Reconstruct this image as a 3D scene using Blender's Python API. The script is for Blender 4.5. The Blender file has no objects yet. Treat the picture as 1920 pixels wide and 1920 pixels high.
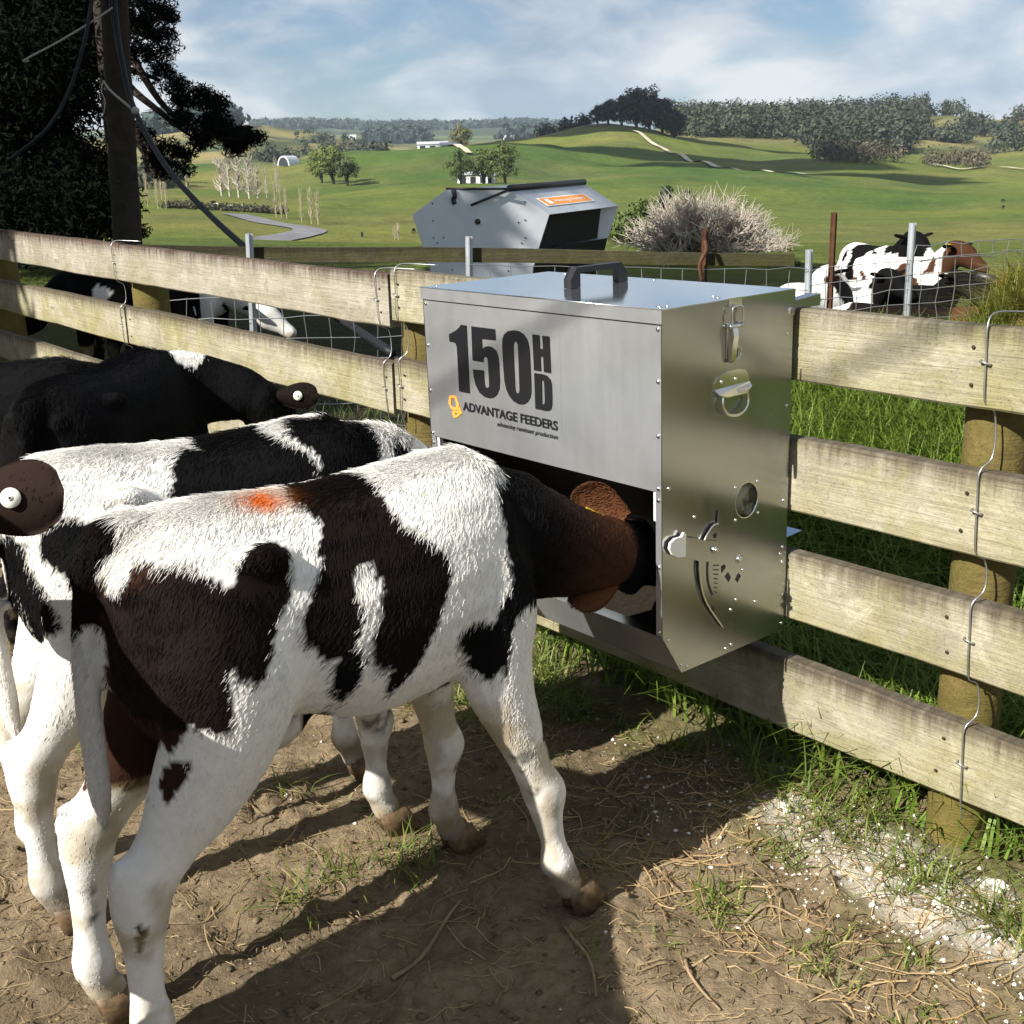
import bpy, bmesh, math, random
import numpy as np
from mathutils import Vector, Matrix

random.seed(7)
rng = np.random.default_rng(11)
scene = bpy.context.scene
col = scene.collection
R = math.radians

# ---------------------------------------------------------------- camera
FOC, PITCH, ROLL, CAMZ = 2194.0, R(16.92), R(-1.14), 1.5
CAM = np.array([0.0, 0.0, CAMZ])
_f = np.array([0, math.cos(PITCH), -math.sin(PITCH)])
_u0 = np.array([0, math.sin(PITCH), math.cos(PITCH)])
_r0 = np.array([1.0, 0, 0])
_r = _r0 * math.cos(ROLL) + _u0 * math.sin(ROLL)
_u = _u0 * math.cos(ROLL) - _r0 * math.sin(ROLL)
cam_data = bpy.data.cameras.new('camera')
cam_data.sensor_width = 36.0
cam_data.lens = FOC / 1920 * 36.0
cam_data.clip_start = 0.05
cam_data.clip_end = 20000
cam = bpy.data.objects.new('camera', cam_data)
cam.matrix_world = Matrix(((_r[0], _u[0], -_f[0], 0), (_r[1], _u[1], -_f[1], 0), (_r[2], _u[2], -_f[2], CAMZ), (0, 0, 0, 1)))
col.objects.link(cam)
scene.camera = cam

def ray(px, py):
    return _f + _r * ((px - 960) / FOC) + _u * ((960 - py) / FOC)
def at(px, py, Y):
    d = ray(px, py); return CAM + d * (Y / d[1])

# ---------------------------------------------------------------- world, sun, exposure
SUN_AZ = R(39.4)        # shadows fall towards (cos, sin) of this angle
SUN_EL = R(37.0)
sdir = np.array([math.cos(SUN_AZ) * math.cos(SUN_EL), math.sin(SUN_AZ) * math.cos(SUN_EL), -math.sin(SUN_EL)])
world = bpy.data.worlds.new('World'); scene.world = world
world.use_nodes = True
nt = world.node_tree; nt.nodes.clear()
def WN(t, **kw):
    n = nt.nodes.new(t)
    for k, v in kw.items(): setattr(n, k, v)
    return n
w_out = WN('ShaderNodeOutputWorld'); w_bg = WN('ShaderNodeBackground')
sky = WN('ShaderNodeTexSky', sky_type='NISHITA', sun_disc=False)
sky.sun_elevation = SUN_EL
sky.sun_rotation = math.atan2(-sdir[0], -sdir[1])
sky.air_density = 1.0; sky.dust_density = 0.4; sky.ozone_density = 1.5
tc = WN('ShaderNodeTexCoord'); sep = WN('ShaderNodeSeparateXYZ')
nt.links.new(tc.outputs['Generated'], sep.inputs[0])
def WM(op, a, b=None, c=None):
    n = WN('ShaderNodeMath', operation=op)
    for i, v in enumerate((a, b, c)):
        if v is None: continue
        if isinstance(v, (int, float)): n.inputs[i].default_value = v
        else: nt.links.new(v, n.inputs[i])
    return n.outputs[0]
comb = WN('ShaderNodeMapping'); nt.links.new(tc.outputs['Generated'], comb.inputs[0]); comb.inputs['Scale'].default_value = (1.0, 1.0, 2.3)
def WNoise(scale, detail, rough, off):
    mp = WN('ShaderNodeMapping'); nt.links.new(comb.outputs[0], mp.inputs[0]); mp.inputs['Location'].default_value = off
    n = WN('ShaderNodeTexNoise'); nt.links.new(mp.outputs[0], n.inputs['Vector'])
    n.inputs['Scale'].default_value = scale; n.inputs['Detail'].default_value = detail; n.inputs['Roughness'].default_value = rough
    n.inputs['Distortion'].default_value = 0.35
    return n.outputs['Fac']
n1 = WNoise(3.4, 7, 0.52, (3.1, 0.4, 0)); n2 = WNoise(9.0, 7, 0.55, (9.0, 2.0, 1.0)); n3 = WNoise(5.0, 6, 0.5, (0.7, 5.3, 4))
dens = WM('ADD', WM('MULTIPLY', n1, 0.68), WM('MULTIPLY', n2, 0.32))
mr = WN('ShaderNodeMapRange', interpolation_type='SMOOTHSTEP'); nt.links.new(dens, mr.inputs[0])
mr.inputs[1].default_value = 0.38; mr.inputs[2].default_value = 0.55
cl = WN('ShaderNodeValToRGB'); nt.links.new(WM('ADD', WM('MULTIPLY', n3, 0.55), WM('MULTIPLY', n2, 0.45)), cl.inputs[0])
cl.color_ramp.elements[0].position = 0.40; cl.color_ramp.elements[0].color = (0.62, 0.77, 0.98, 1)
cl.color_ramp.elements[1].position = 0.58; cl.color_ramp.elements[1].color = (1.42, 1.45, 1.48, 1)
sm = WN('ShaderNodeMix', data_type='RGBA', blend_type='MULTIPLY'); sm.inputs[0].default_value = 1.0
nt.links.new(sky.outputs[0], sm.inputs[6]); sm.inputs[7].default_value = (0.092, 0.118, 0.150, 1)
mixc = WN('ShaderNodeMix', data_type='RGBA')
nt.links.new(WM('MULTIPLY', mr.outputs[0], 0.9), mixc.inputs[0]); nt.links.new(sm.outputs[2], mixc.inputs[6]); nt.links.new(cl.outputs[0], mixc.inputs[7])
nt.links.new(mixc.outputs[2], w_bg.inputs[0]); w_bg.inputs[1].default_value = 0.30
nt.links.new(w_bg.outputs[0], w_out.inputs[0])

sun_data = bpy.data.lights.new('sun', 'SUN'); sun_data.energy = 5.0; sun_data.angle = R(0.53); sun_data.color = (1.0, 0.955, 0.88)
sun = bpy.data.objects.new('sun', sun_data); col.objects.link(sun)
sun.rotation_euler = Vector(sdir).to_track_quat('-Z', 'Y').to_euler()
sun.location = (-3, -3, 6)
vs = scene.view_settings
vs.view_transform = 'Standard'; vs.look = 'None'; vs.exposure = 1.0; vs.gamma = 1.0; vs.use_curve_mapping = False
scene.cycles.use_denoising = True
scene.cycles.max_bounces = 8; scene.cycles.diffuse_bounces = 3; scene.cycles.glossy_bounces = 4; scene.cycles.transparent_max_bounces = 8
scene.cycles.sample_clamp_indirect = 6.0

# ---------------------------------------------------------------- helpers
def _hash(ix, iy, iz, seed):
    h = (ix.astype(np.int64) * 374761393 + iy.astype(np.int64) * 668265263 + iz.astype(np.int64) * 2147483647 + seed * 1274126177) & 0xffffffff
    h = ((h ^ (h >> 13)) * 1274126177) & 0xffffffff
    h = ((h ^ (h >> 16)) * 2246822519) & 0xffffffff
    return ((h ^ (h >> 15)) & 0xffffff) / float(0xffffff)
def noise3(P, scale=1.0, seed=0):
    Q = np.asarray(P, float) * scale
    I = np.floor(Q); f = Q - I; I = I.astype(np.int64); f = f * f * (3 - 2 * f)
    out = np.zeros(len(Q))
    for dx in (0, 1):
        for dy in (0, 1):
            for dz in (0, 1):
                w = (f[:, 0] if dx else 1 - f[:, 0]) * (f[:, 1] if dy else 1 - f[:, 1]) * (f[:, 2] if dz else 1 - f[:, 2])
                out += w * _hash(I[:, 0] + dx, I[:, 1] + dy, I[:, 2] + dz, seed)
    return out
def fbm(P, scale, octaves=4, seed=0, gain=0.5):
    a, s, tot, out = 1.0, scale, 0.0, 0.0
    for o in range(octaves):
        out = out + a * noise3(P, s, seed + o * 17); tot += a; a *= gain; s *= 2.03
    return out / tot
def unit(v):
    v = np.asarray(v, float); return v / max(1e-9, np.linalg.norm(v))
def smooth(x, a, b):
    t = np.clip((x - a) / (b - a), 0, 1); return t * t * (3 - 2 * t)

def link(o, parent=None):
    col.objects.link(o)
    if parent is not None: o.parent = parent
    return o
def fast_mesh(name, V, F, mat=None, parent=None, smooth_shade=False, colors=None, cname='hcol'):
    V = np.ascontiguousarray(V, np.float32); F = np.ascontiguousarray(F, np.int32); k = F.shape[1]
    me = bpy.data.meshes.new(name)
    me.vertices.add(len(V)); me.vertices.foreach_set('co', V.ravel())
    me.loops.add(F.size); me.loops.foreach_set('vertex_index', F.ravel())
    me.polygons.add(len(F)); me.polygons.foreach_set('loop_start', np.arange(0, F.size, k, dtype=np.int32))
    if smooth_shade: me.polygons.foreach_set('use_smooth', np.ones(len(F), bool))
    if colors is not None:
        a = me.attributes.new(cname, 'FLOAT_COLOR', 'POINT')
        c = np.ones((len(V), 4), np.float32); c[:, :3] = colors; a.data.foreach_set('color', c.ravel())
    me.update(calc_edges=True); me.validate()
    if mat: me.materials.append(mat)
    return link(bpy.data.objects.new(name, me), parent)

class MB:
    """collects boxes, tubes, prisms; build() links them as ONE mesh object"""
    def __init__(s): s.v, s.f, s.sm = [], [], []
    def add(s, V, F, sm=False):
        b = len(s.v); s.v += [tuple(map(float, p)) for p in V]
        s.f += [tuple(int(i) + b for i in q) for q in F]; s.sm += [sm] * len(F); return s
    def box(s, c, d, rot=None, bevel=0.0):
        bm = bmesh.new(); bmesh.ops.create_cube(bm, size=1.0)
        for v in bm.verts: v.co = Vector((v.co.x * d[0], v.co.y * d[1], v.co.z * d[2]))
        if bevel > 0: bmesh.ops.bevel(bm, geom=list(bm.edges), offset=bevel, segments=2, affect='EDGES', profile=0.5)
        bm.verts.index_update()
        V = np.array([v.co[:] for v in bm.verts]); F = [[v.index for v in f.verts] for f in bm.faces]; bm.free()
        if rot is not None: V = V @ np.array(rot).T
        return s.add(V + np.array(c), F)
    def tube(s, pts, r, n=8, cap=True, sm=True):
        V, F = tube_vf(pts, r, n, cap); return s.add(V, F, sm)
    def prism(s, poly, vec):
        """poly: list of 3d points (planar), extruded along vec"""
        P = np.array(poly, float); n = len(P); Q = P + np.array(vec, float)
        F = [list(range(n))[::-1], list(range(n, 2 * n))] + [[i, (i + 1) % n, n + (i + 1) % n, n + i] for i in range(n)]
        return s.add(np.vstack([P, Q]), F)
    def dome(s, c, nrm, r, h, n=8):
        nrm = unit(nrm); a = unit(np.cross(nrm, [0.31, 0.2, 0.93])); b = np.cross(nrm, a); c = np.array(c, float)
        V, F = [], []
        for k, (rr, hh) in enumerate(((1, 0), (0.92, 0.5), (0.6, 0.88))):
            for i in range(n):
                t = 2 * math.pi * i / n; V.append(c + (a * math.cos(t) + b * math.sin(t)) * r * rr + nrm * h * hh)
        V.append(c + nrm * h)
        for k in range(2):
            for i in range(n): F.append([k * n + i, k * n + (i + 1) % n, (k + 1) * n + (i + 1) % n, (k + 1) * n + i])
        for i in range(n): F.append([2 * n + i, 2 * n + (i + 1) % n, 3 * n])
        return s.add(V, F, True)
    def build(s, name, mat=None, parent=None):
        me = bpy.data.meshes.new(name); me.from_pydata(s.v, [], s.f)
        me.polygons.foreach_set('use_smooth', np.array(s.sm, bool)); me.update()
        bm = bmesh.new(); bm.from_mesh(me); bmesh.ops.recalc_face_normals(bm, faces=bm.faces); bm.to_mesh(me); bm.free()
        if mat: me.materials.append(mat)
        return link(bpy.data.objects.new(name, me), parent)

def tube_vf(pts, r, n=8, cap=True):
    pts = np.array(pts, float); k = len(pts)
    r = np.full(k, r, float) if np.isscalar(r) else np.array(r, float)
    T = np.gradient(pts, axis=0); T /= np.maximum(1e-9, np.linalg.norm(T, axis=1))[:, None]
    ref = np.array([0.12, 0.21, 0.97]) if abs(T[0][2]) < 0.85 else np.array([0.97, 0.2, 0.1])
    a = unit(np.cross(T[0], ref)); V = []
    for i in range(k):
        a = unit(a - T[i] * (a @ T[i])); b = np.cross(T[i], a)
        th = np.arange(n) * 2 * math.pi / n
        V.append(pts[i] + r[i] * (np.cos(th)[:, None] * a + np.sin(th)[:, None] * b))
    V = np.vstack(V)
    F = [[i * n + j, i * n + (j + 1) % n, (i + 1) * n + (j + 1) % n, (i + 1) * n + j] for i in range(k - 1) for j in range(n)]
    if cap: F += [list(range(n))[::-1], list(range((k - 1) * n, k * n))]
    return V, F

def spline(P, m=6):
    P = np.array(P, float); k = len(P); out = []
    for i in range(k - 1):
        p0, p1, p2, p3 = P[max(0, i - 1)], P[i], P[i + 1], P[min(k - 1, i + 2)]
        for t in np.linspace(0, 1, m, endpoint=False):
            out.append(0.5 * ((2 * p1) + (p2 - p0) * t + (2 * p0 - 5 * p1 + 4 * p2 - p3) * t * t + (3 * p1 - p0 - 3 * p2 + p3) * t ** 3))
    out.append(P[-1]); return np.array(out)

def tag(o, label=None, cat=None, group=None, kind=None):
    if label: o['label'] = label
    if cat: o['category'] = cat
    if group: o['group'] = group
    if kind: o['kind'] = kind
    return o
def thing(name, label, cat, loc=(0, 0, 0), rotz=0.0, group=None):
    o = bpy.data.objects.new(name, None); o.empty_display_size = 0.1; col.objects.link(o)
    o.location = tuple(map(float, loc)); o.rotation_euler = (0, 0, rotz)
    return tag(o, label, cat, group)
def copy_obj(o, parent=None):
    c = o.copy(); col.objects.link(c); c.parent = parent; return c

# ---------------------------------------------------------------- materials
class Mat:
    def __init__(s, name):
        s.m = bpy.data.materials.new(name); s.m.use_nodes = True; s.nt = s.m.node_tree
        s.b = s.nt.nodes['Principled BSDF']; s.out = s.nt.nodes['Material Output']
    def n(s, t, **kw):
        n = s.nt.nodes.new(t)
        for k, v in kw.items(): setattr(n, k, v)
        return n
    def l(s, a, b): s.nt.links.new(a, b)
    def set(s, n, i, v):
        if v is None: return
        if hasattr(v, 'links') or isinstance(v, bpy.types.NodeSocket): s.l(v, n.inputs[i])
        else: n.inputs[i].default_value = v
    def coord(s, kind='Object', scale=(1, 1, 1), loc=(0, 0, 0), rnd=False):
        tcn = s.n('ShaderNodeTexCoord'); mp = s.n('ShaderNodeMapping'); s.l(tcn.outputs[kind], mp.inputs[0])
        mp.inputs['Scale'].default_value = scale; mp.inputs['Location'].default_value = loc
        if not rnd: return mp.outputs[0]
        oi = s.n('ShaderNodeObjectInfo'); ml = s.n('ShaderNodeVectorMath', operation='SCALE'); ml.inputs[0].default_value = (37, 19, 53); s.l(oi.outputs['Random'], ml.inputs['Scale'])
        ad = s.n('ShaderNodeVectorMath', operation='ADD'); s.l(mp.outputs[0], ad.inputs[0]); s.l(ml.outputs[0], ad.inputs[1]); return ad.outputs[0]
    def noise(s, vec, scale=5, detail=4, rough=0.55, dist=0.0):
        n = s.n('ShaderNodeTexNoise'); s.l(vec, n.inputs['Vector'])
        n.inputs['Scale'].default_value = scale; n.inputs['Detail'].default_value = detail; n.inputs['Roughness'].default_value = rough; n.inputs['Distortion'].default_value = dist
        return n.outputs['Fac']
    def ramp(s, fac, stops):
        n = s.n('ShaderNodeValToRGB'); s.l(fac, n.inputs[0]); e = n.color_ramp.elements
        while len(e) < len(stops): e.new(0.5)
        for i, (p, c) in enumerate(stops):
            e[i].position = p; e[i].color = (c, c, c, 1) if isinstance(c, (int, float)) else (*c, 1)
        return n.outputs[0]
    def mix(s, fac, a, b, mode='MIX'):
        n = s.n('ShaderNodeMix', data_type='RGBA', blend_type=mode)
        s.set(n, 0, fac)
        for i, v in ((6, a), (7, b)):
            if isinstance(v, tuple): n.inputs[i].default_value = (*v, 1) if len(v) == 3 else v
            else: s.l(v, n.inputs[i])
        return n.outputs[2]
    def math(s, op, a, b=None):
        n = s.n('ShaderNodeMath', operation=op); s.set(n, 0, a)
        if b is not None: s.set(n, 1, b)
        return n.outputs[0]
    def bump(s, h, strength=0.3, dist=0.01):
        n = s.n('ShaderNodeBump'); s.l(h, n.inputs['Height']); n.inputs['Strength'].default_value = strength; n.inputs['Distance'].default_value = dist
        s.l(n.outputs[0], s.b.inputs['Normal'])
    def base(s, v):
        if isinstance(v, tuple): s.b.inputs['Base Color'].default_value = (*v, 1)
        else: s.l(v, s.b.inputs['Base Color'])
        return s
    def p(s, **kw):
        names = dict(rough='Roughness', metal='Metallic', spec='Specular IOR Level', trans='Transmission Weight', sheen='Sheen Weight', aniso='Anisotropic')
        for k, v in kw.items(): s.set(s.b, names[k], v)
        return s
def plain(name, c, rough=0.6, metal=0.0, spec=0.4, var=0.0, scale=8):
    m = Mat(name)
    if var > 0:
        f = m.noise(m.coord(rnd=True), scale, 4)
        m.base(m.ramp(f, [(0.3, tuple(x * (1 - var) for x in c)), (0.7, tuple(min(1, x * (1 + var)) for x in c))]))
    else: m.base(tuple(c))
    m.p(rough=rough, metal=metal, spec=spec); return m.m
def attr_mat(name, rough=0.7, spec=0.25, cname='hcol', var=0.0, vscale=40.0, bump=0.0):
    m = Mat(name); a = m.n('ShaderNodeAttribute', attribute_name=cname); c = a.outputs['Color']
    if var > 0: c = m.mix(1.0, c, m.ramp(m.noise(m.coord(), vscale, 5), [(0.25, 1 - var), (0.75, 1 + var)]), 'MULTIPLY')
    m.base(c); m.p(rough=rough, spec=spec)
    if bump > 0: m.bump(m.noise(m.coord(), vscale * 2, 4), bump, 0.01)
    return m.m

def wood_mat(name, light, mid, dark, lichen, lich_amt, stain=0.5, zhalf=0.085):
    m = Mat(name)
    v = m.coord(rnd=True)
    g = m.n('ShaderNodeMapping'); m.l(v, g.inputs[0]); g.inputs['Scale'].default_value = (1.6, 30, 40)
    grain = m.noise(g.outputs[0], 2.0, 8, 0.68, 0.8)
    blot = m.noise(v, 6.0, 8, 0.68, 0.6)
    g2 = m.n('ShaderNodeMapping'); m.l(v, g2.inputs[0]); g2.inputs['Scale'].default_value = (34, 6, 2.4)
    drip = m.noise(g2.outputs[0], 1.3, 7, 0.7, 0.4)
    c = m.mix(m.ramp(grain, [(0.22, 0.0), (0.72, 1.0)]), tuple(mid), tuple(light))
    c = m.mix(m.math('MULTIPLY', m.ramp(blot, [(0.36, 1.0), (0.58, 0.0)]), 0.75), c, tuple(x * 0.72 for x in mid))
    lf = m.ramp(m.noise(v, 3.4, 9, 0.68, 1.0), [(0.44, 0.0), (0.62, 1.0)])
    c = m.mix(m.math('MULTIPLY', lf, lich_amt), c, tuple(lichen))
    lf2 = m.ramp(m.noise(v, 9.0, 8, 0.7, 0.8), [(0.54, 0.0), (0.66, 1.0)])
    c = m.mix(m.math('MULTIPLY', lf2, 0.45), c, tuple(min(1, x * 1.22) for x in light))
    sp = m.n('ShaderNodeSeparateXYZ'); tcn = m.n('ShaderNodeTexCoord'); m.l(tcn.outputs['Object'], sp.inputs[0])
    hz = m.n('ShaderNodeMapRange'); m.l(sp.outputs[2], hz.inputs[0]); hz.inputs[1].default_value = -zhalf * 0.35; hz.inputs[2].default_value = zhalf * 1.0
    st = m.math('MULTIPLY', m.math('POWER', hz.outputs[0], 1.3), m.math('ADD', m.math('MULTIPLY', drip, 1.5), -0.05))
    st = m.ramp(st, [(0.30, 0.0), (0.78, 1.0)])
    c = m.mix(m.math('MULTIPLY', st, stain), c, tuple(dark))
    tp = m.n('ShaderNodeMapRange'); m.l(sp.outputs[2], tp.inputs[0]); tp.inputs[1].default_value = zhalf * 0.80; tp.inputs[2].default_value = zhalf * 1.02
    c = m.mix(m.math('MULTIPLY', tp.outputs[0], stain * 0.8), c, tuple(x * 1.1 for x in dark))
    bt = m.n('ShaderNodeMapRange'); m.l(sp.outputs[2], bt.inputs[0]); bt.inputs[1].default_value = -zhalf * 0.25; bt.inputs[2].default_value = -zhalf * 1.0
    c = m.mix(m.math('MULTIPLY', m.math('MULTIPLY', bt.outputs[0], m.ramp(m.noise(v, 5.0, 6, 0.6, 0.5), [(0.35, 0.0), (0.6, 1.0)])), lich_amt), c, tuple(x * 0.85 for x in lichen))
    kv = m.n('ShaderNodeMapping'); m.l(v, kv.inputs[0]); kv.inputs['Scale'].default_value = (1.9, 0.0, 6.5)
    vo = m.n('ShaderNodeTexVoronoi'); m.l(kv.outputs[0], vo.inputs['Vector']); vo.inputs['Scale'].default_value = 1.0
    kn = m.math('ADD', vo.outputs['Distance'], m.math('MULTIPLY', m.noise(v, 30, 3, 0.6), 0.05))
    c = m.mix(m.ramp(kn, [(0.05, 0.75), (0.075, 0.25), (0.085, 0.7), (0.11, 0.0)]), c, tuple(x * 0.42 for x in mid))
    spk = m.ramp(m.noise(v, 130, 4, 0.7), [(0.30, 0.35), (0.45, 1.0)])
    c = m.mix(0.65, c, spk, 'MULTIPLY')
    m.base(c); m.p(rough=0.9, spec=0.12)
    m.bump(m.math('ADD', m.math('MULTIPLY', grain, 0.9), m.math('MULTIPLY', m.noise(v, 60, 6, 0.65), 0.6)), 0.8, 0.008)
    return m.m

def metal_mat(name, c, rough, metal, blot=0.12, brushed=(1, 1, 1), bump=0.02, spangle=0.0):
    m = Mat(name); v = m.coord()
    f = m.noise(v, 3.5, 6, 0.6, 0.5)
    g = m.n('ShaderNodeMapping'); m.l(v, g.inputs[0]); g.inputs['Scale'].default_value = brushed
    br = m.noise(g.outputs[0], 30, 4, 0.6)
    sc = m.ramp(m.noise(v, 14, 8, 0.75, 1.2), [(0.28, 0.90), (0.42, 1.0)])
    cc = m.mix(1.0, m.ramp(f, [(0.3, tuple(x * (1 - blot) for x in c)), (0.7, tuple(min(1, x * (1 + blot)) for x in c))]), sc, 'MULTIPLY')
    m.base(cc); m.p(metal=metal, spec=0.5)
    rr = m.n('ShaderNodeMapRange'); m.l(m.math('ADD', m.math('MULTIPLY', f, 0.6), m.math('MULTIPLY', br, 0.4)), rr.inputs[0]); rr.inputs[1].default_value = 0.3; rr.inputs[2].default_value = 0.7
    rr.inputs[3].default_value = rough * 0.8; rr.inputs[4].default_value = rough * 1.25
    m.l(rr.outputs[0], m.b.inputs['Roughness'])
    m.bump(m.math('ADD', m.math('MULTIPLY', m.noise(v, 1.8, 2, 0.5), 1.0), m.math('MULTIPLY', br, 0.04)), bump, 0.05)
    return m.m
HAIR_A, HAIR_B, HAIR_D, HAIR_E, HAIR_C = 230000, 150000, 80000, 30000, 25000
# ================================================================ terrain: one sheet from the yard to the horizon
TC = {   # image column : (distance, height of that ground in the picture) pairs
 -500: [(130,500),(250,430),(450,365),(700,330),(1000,318),(1500,262),(2200,282),(4200,250)],
 0:    [(130,495),(250,425),(450,362),(700,330),(1000,312),(1500,258),(2200,280),(4200,248)],
 270:  [(130,462),(180,422),(260,398),(400,352),(600,340),(900,312),(1500,250),(2200,275),(4200,243)],
 400:  [(130,466),(180,424),(260,398),(400,350),(600,338),(900,306),(1500,240),(2200,272),(4200,240)],
 470:  [(130,470),(200,424),(300,388),(450,345),(600,330),(900,300),(1450,228),(2200,270),(4200,240)],
 540:  [(130,474),(200,428),(300,388),(450,342),(600,315),(760,322),(1100,285),(1450,243),(2200,270),(4200,238)],
 640:  [(130,480),(200,432),(300,382),(450,332),(600,298),(760,306),(1100,288),(1450,263),(2200,270),(4200,238)],
 720:  [(130,485),(200,432),(300,376),(450,322),(600,288),(760,297),(1100,296),(1450,284),(2200,272),(4200,241)],
 850:  [(130,485),(200,432),(300,371),(450,310),(600,273),(760,284),(1100,296),(1450,290),(2200,270),(4200,242)],
 950:  [(130,485),(200,432),(300,374),(450,314),(620,266),(760,276),(1100,292),(1450,290),(2200,268),(4200,236)],
 1040: [(130,490),(200,434),(300,382),(450,320),(620,266),(760,252),(1000,272),(1450,285),(2200,268),(4200,240)],
 1090: [(130,490),(200,434),(300,384),(450,322),(620,268),(760,236),(1000,272),(1450,285),(2200,268),(4200,244)],
 1140: [(130,490),(200,434),(300,386),(450,324),(620,269),(760,226),(1000,272),(1450,280),(2200,268),(4200,246)],
 1200: [(130,490),(200,436),(300,388),(450,324),(620,270),(760,238),(1000,262),(1300,252),(2200,268),(4200,248)],
 1270: [(130,490),(200,438),(300,392),(450,326),(620,276),(760,264),(1000,252),(1300,236),(2200,266),(4200,250)],
 1400: [(130,490),(200,440),(300,396),(450,334),(620,294),(760,276),(1000,254),(1300,231),(2200,264),(4200,250)],
 1560: [(130,490),(200,440),(300,396),(450,346),(620,304),(760,288),(1000,262),(1300,229),(2200,264),(4200,250)],
 1700: [(130,490),(200,440),(300,396),(450,348),(620,316),(760,297),(1000,268),(1300,222),(2200,262),(4200,250)],
 1770: [(130,490),(200,440),(300,394),(450,348),(620,320),(760,302),(1000,268),(1300,212),(2200,262),(4200,248)],
 1850: [(130,490),(200,438),(300,392),(450,347),(620,324),(760,304),(1000,272),(1300,234),(2200,258),(4200,246)],
 1920: [(130,490),(200,436),(300,390),(450,346),(620,326),(760,306),(1000,264),(1300,222),(2200,250),(4200,244)],
 2500: [(130,490),(200,436),(300,390),(450,346),(620,326),(760,306),(1000,264),(1300,226),(2200,250),(4200,244)],
}
_cols = sorted(TC)
_rl = np.log(np.geomspace(130, 4200, 90))
def _tan(px, py):
    d = ray(px, py); return d[2] / math.hypot(d[0], d[1])
def _az(px):
    d = ray(px, 300); return math.atan2(d[0], d[1])
_azc = np.array([_az(c) for c in _cols])
_prof = []
for c in _cols:
    rr = np.log([a for a, b in TC[c]]); tt = np.array([_tan(c, b) for a, b in TC[c]])
    _prof.append(np.interp(_rl, rr, tt))
_prof = np.array(_prof)
_azg = np.linspace(_azc[0], _azc[-1], 420)
_pg = np.array([np.interp(_azg, _azc, _prof[:, j]) for j in range(len(_rl))]).T
def _blur(A, w, ax):
    k = np.exp(-0.5 * (np.arange(-3 * w, 3 * w + 1) / w) ** 2); k /= k.sum()
    A = np.moveaxis(A, ax, -1); P = np.pad(A, [(0, 0)] * (A.ndim - 1) + [(3 * w, 3 * w)], mode='edge')
    A = np.apply_along_axis(lambda r_: np.convolve(r_, k, 'valid'), -1, P); return np.moveaxis(A, -1, ax)
_pg = _blur(_blur(_pg, 4, 0), 1, 1)

# fence frame: s runs to the left along the rails, d away behind them
FYAW = R(129.48)
FX = np.array([math.cos(FYAW), math.sin(FYAW), 0]); FY = np.array([math.sin(FYAW), -math.cos(FYAW), 0])
FO = np.array([0.3034, 2.33, 0.0])           # feeder front right corner on the ground
F0 = FO + FY * 0.44                          # rail face
def fw(s, d, z): return F0 + FX * s + FY * d + np.array([0, 0, z])
def near_height(x, y):
    """the yard and the ground close behind the fence"""
    s = (x - F0[0]) * FX[0] + (y - F0[1]) * FX[1]; d = (x - F0[0]) * FY[0] + (y - F0[1]) * FY[1]
    bank = (0.46 * smooth(d, 0.2, 2.3) - 0.9 * smooth(d, 2.9, 4.6)) * smooth(x - 0.16 * y, -0.15, 0.30)
    left = -0.22 * smooth(d, 0.3, 2.5) * (1 - smooth(x - 0.16 * y, -0.8, -0.2))
    return bank + left
def ground_height(x, y):
    x = np.asarray(x, float); y = np.asarray(y, float)
    r = np.hypot(x, y); az = np.arctan2(x, y)
    azc = np.clip(az, _azg[0], _azg[-1]); lr = np.clip(np.log(np.maximum(r, 1e-3)), _rl[0], _rl[-1])
    ia = np.clip(np.interp(azc, _azg, np.arange(len(_azg))), 0, len(_azg) - 1.001); ir = np.clip(np.interp(lr, _rl, np.arange(len(_rl))), 0, len(_rl) - 1.001)
    a0 = ia.astype(int); r0 = ir.astype(int); fa = ia - a0; fr = ir - r0
    t = (_pg[a0, r0] * (1 - fa) + _pg[a0 + 1, r0] * fa) * (1 - fr) + (_pg[a0, r0 + 1] * (1 - fa) + _pg[a0 + 1, r0 + 1] * fa) * fr
    zfar = CAMZ + r * t
    P = np.stack([x, y, np.zeros_like(x)], -1).reshape(-1, 3)
    und = ((fbm(P, 1 / 90.0, 4, 5) - 0.5).reshape(x.shape)) * np.clip(r / 130, 0, 5) * 3.4
    zfar = zfar + und * smooth(r, 130, 240)
    r14 = 11.2
    z130 = zfar
    k = np.clip(1 - np.exp(-np.maximum(0, r - r14) / 20.0), 0, 1); k = k + (1 - k) * smooth(r, 80, 130)
    zn = near_height(x, y)
    return zn * (1 - smooth(r, 9.5, 14)) * (1 - smooth(r, r14, 24)) + np.where(r < 130, k * z130, z130) 

def ground_at(px, dist):
    """ground point in the direction of an image column at a horizontal distance"""
    a = _az(px); x, y = dist * math.sin(a), dist * math.cos(a); return np.array([x, y, float(ground_height(np.array([x]), np.array([y]))[0])])

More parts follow.
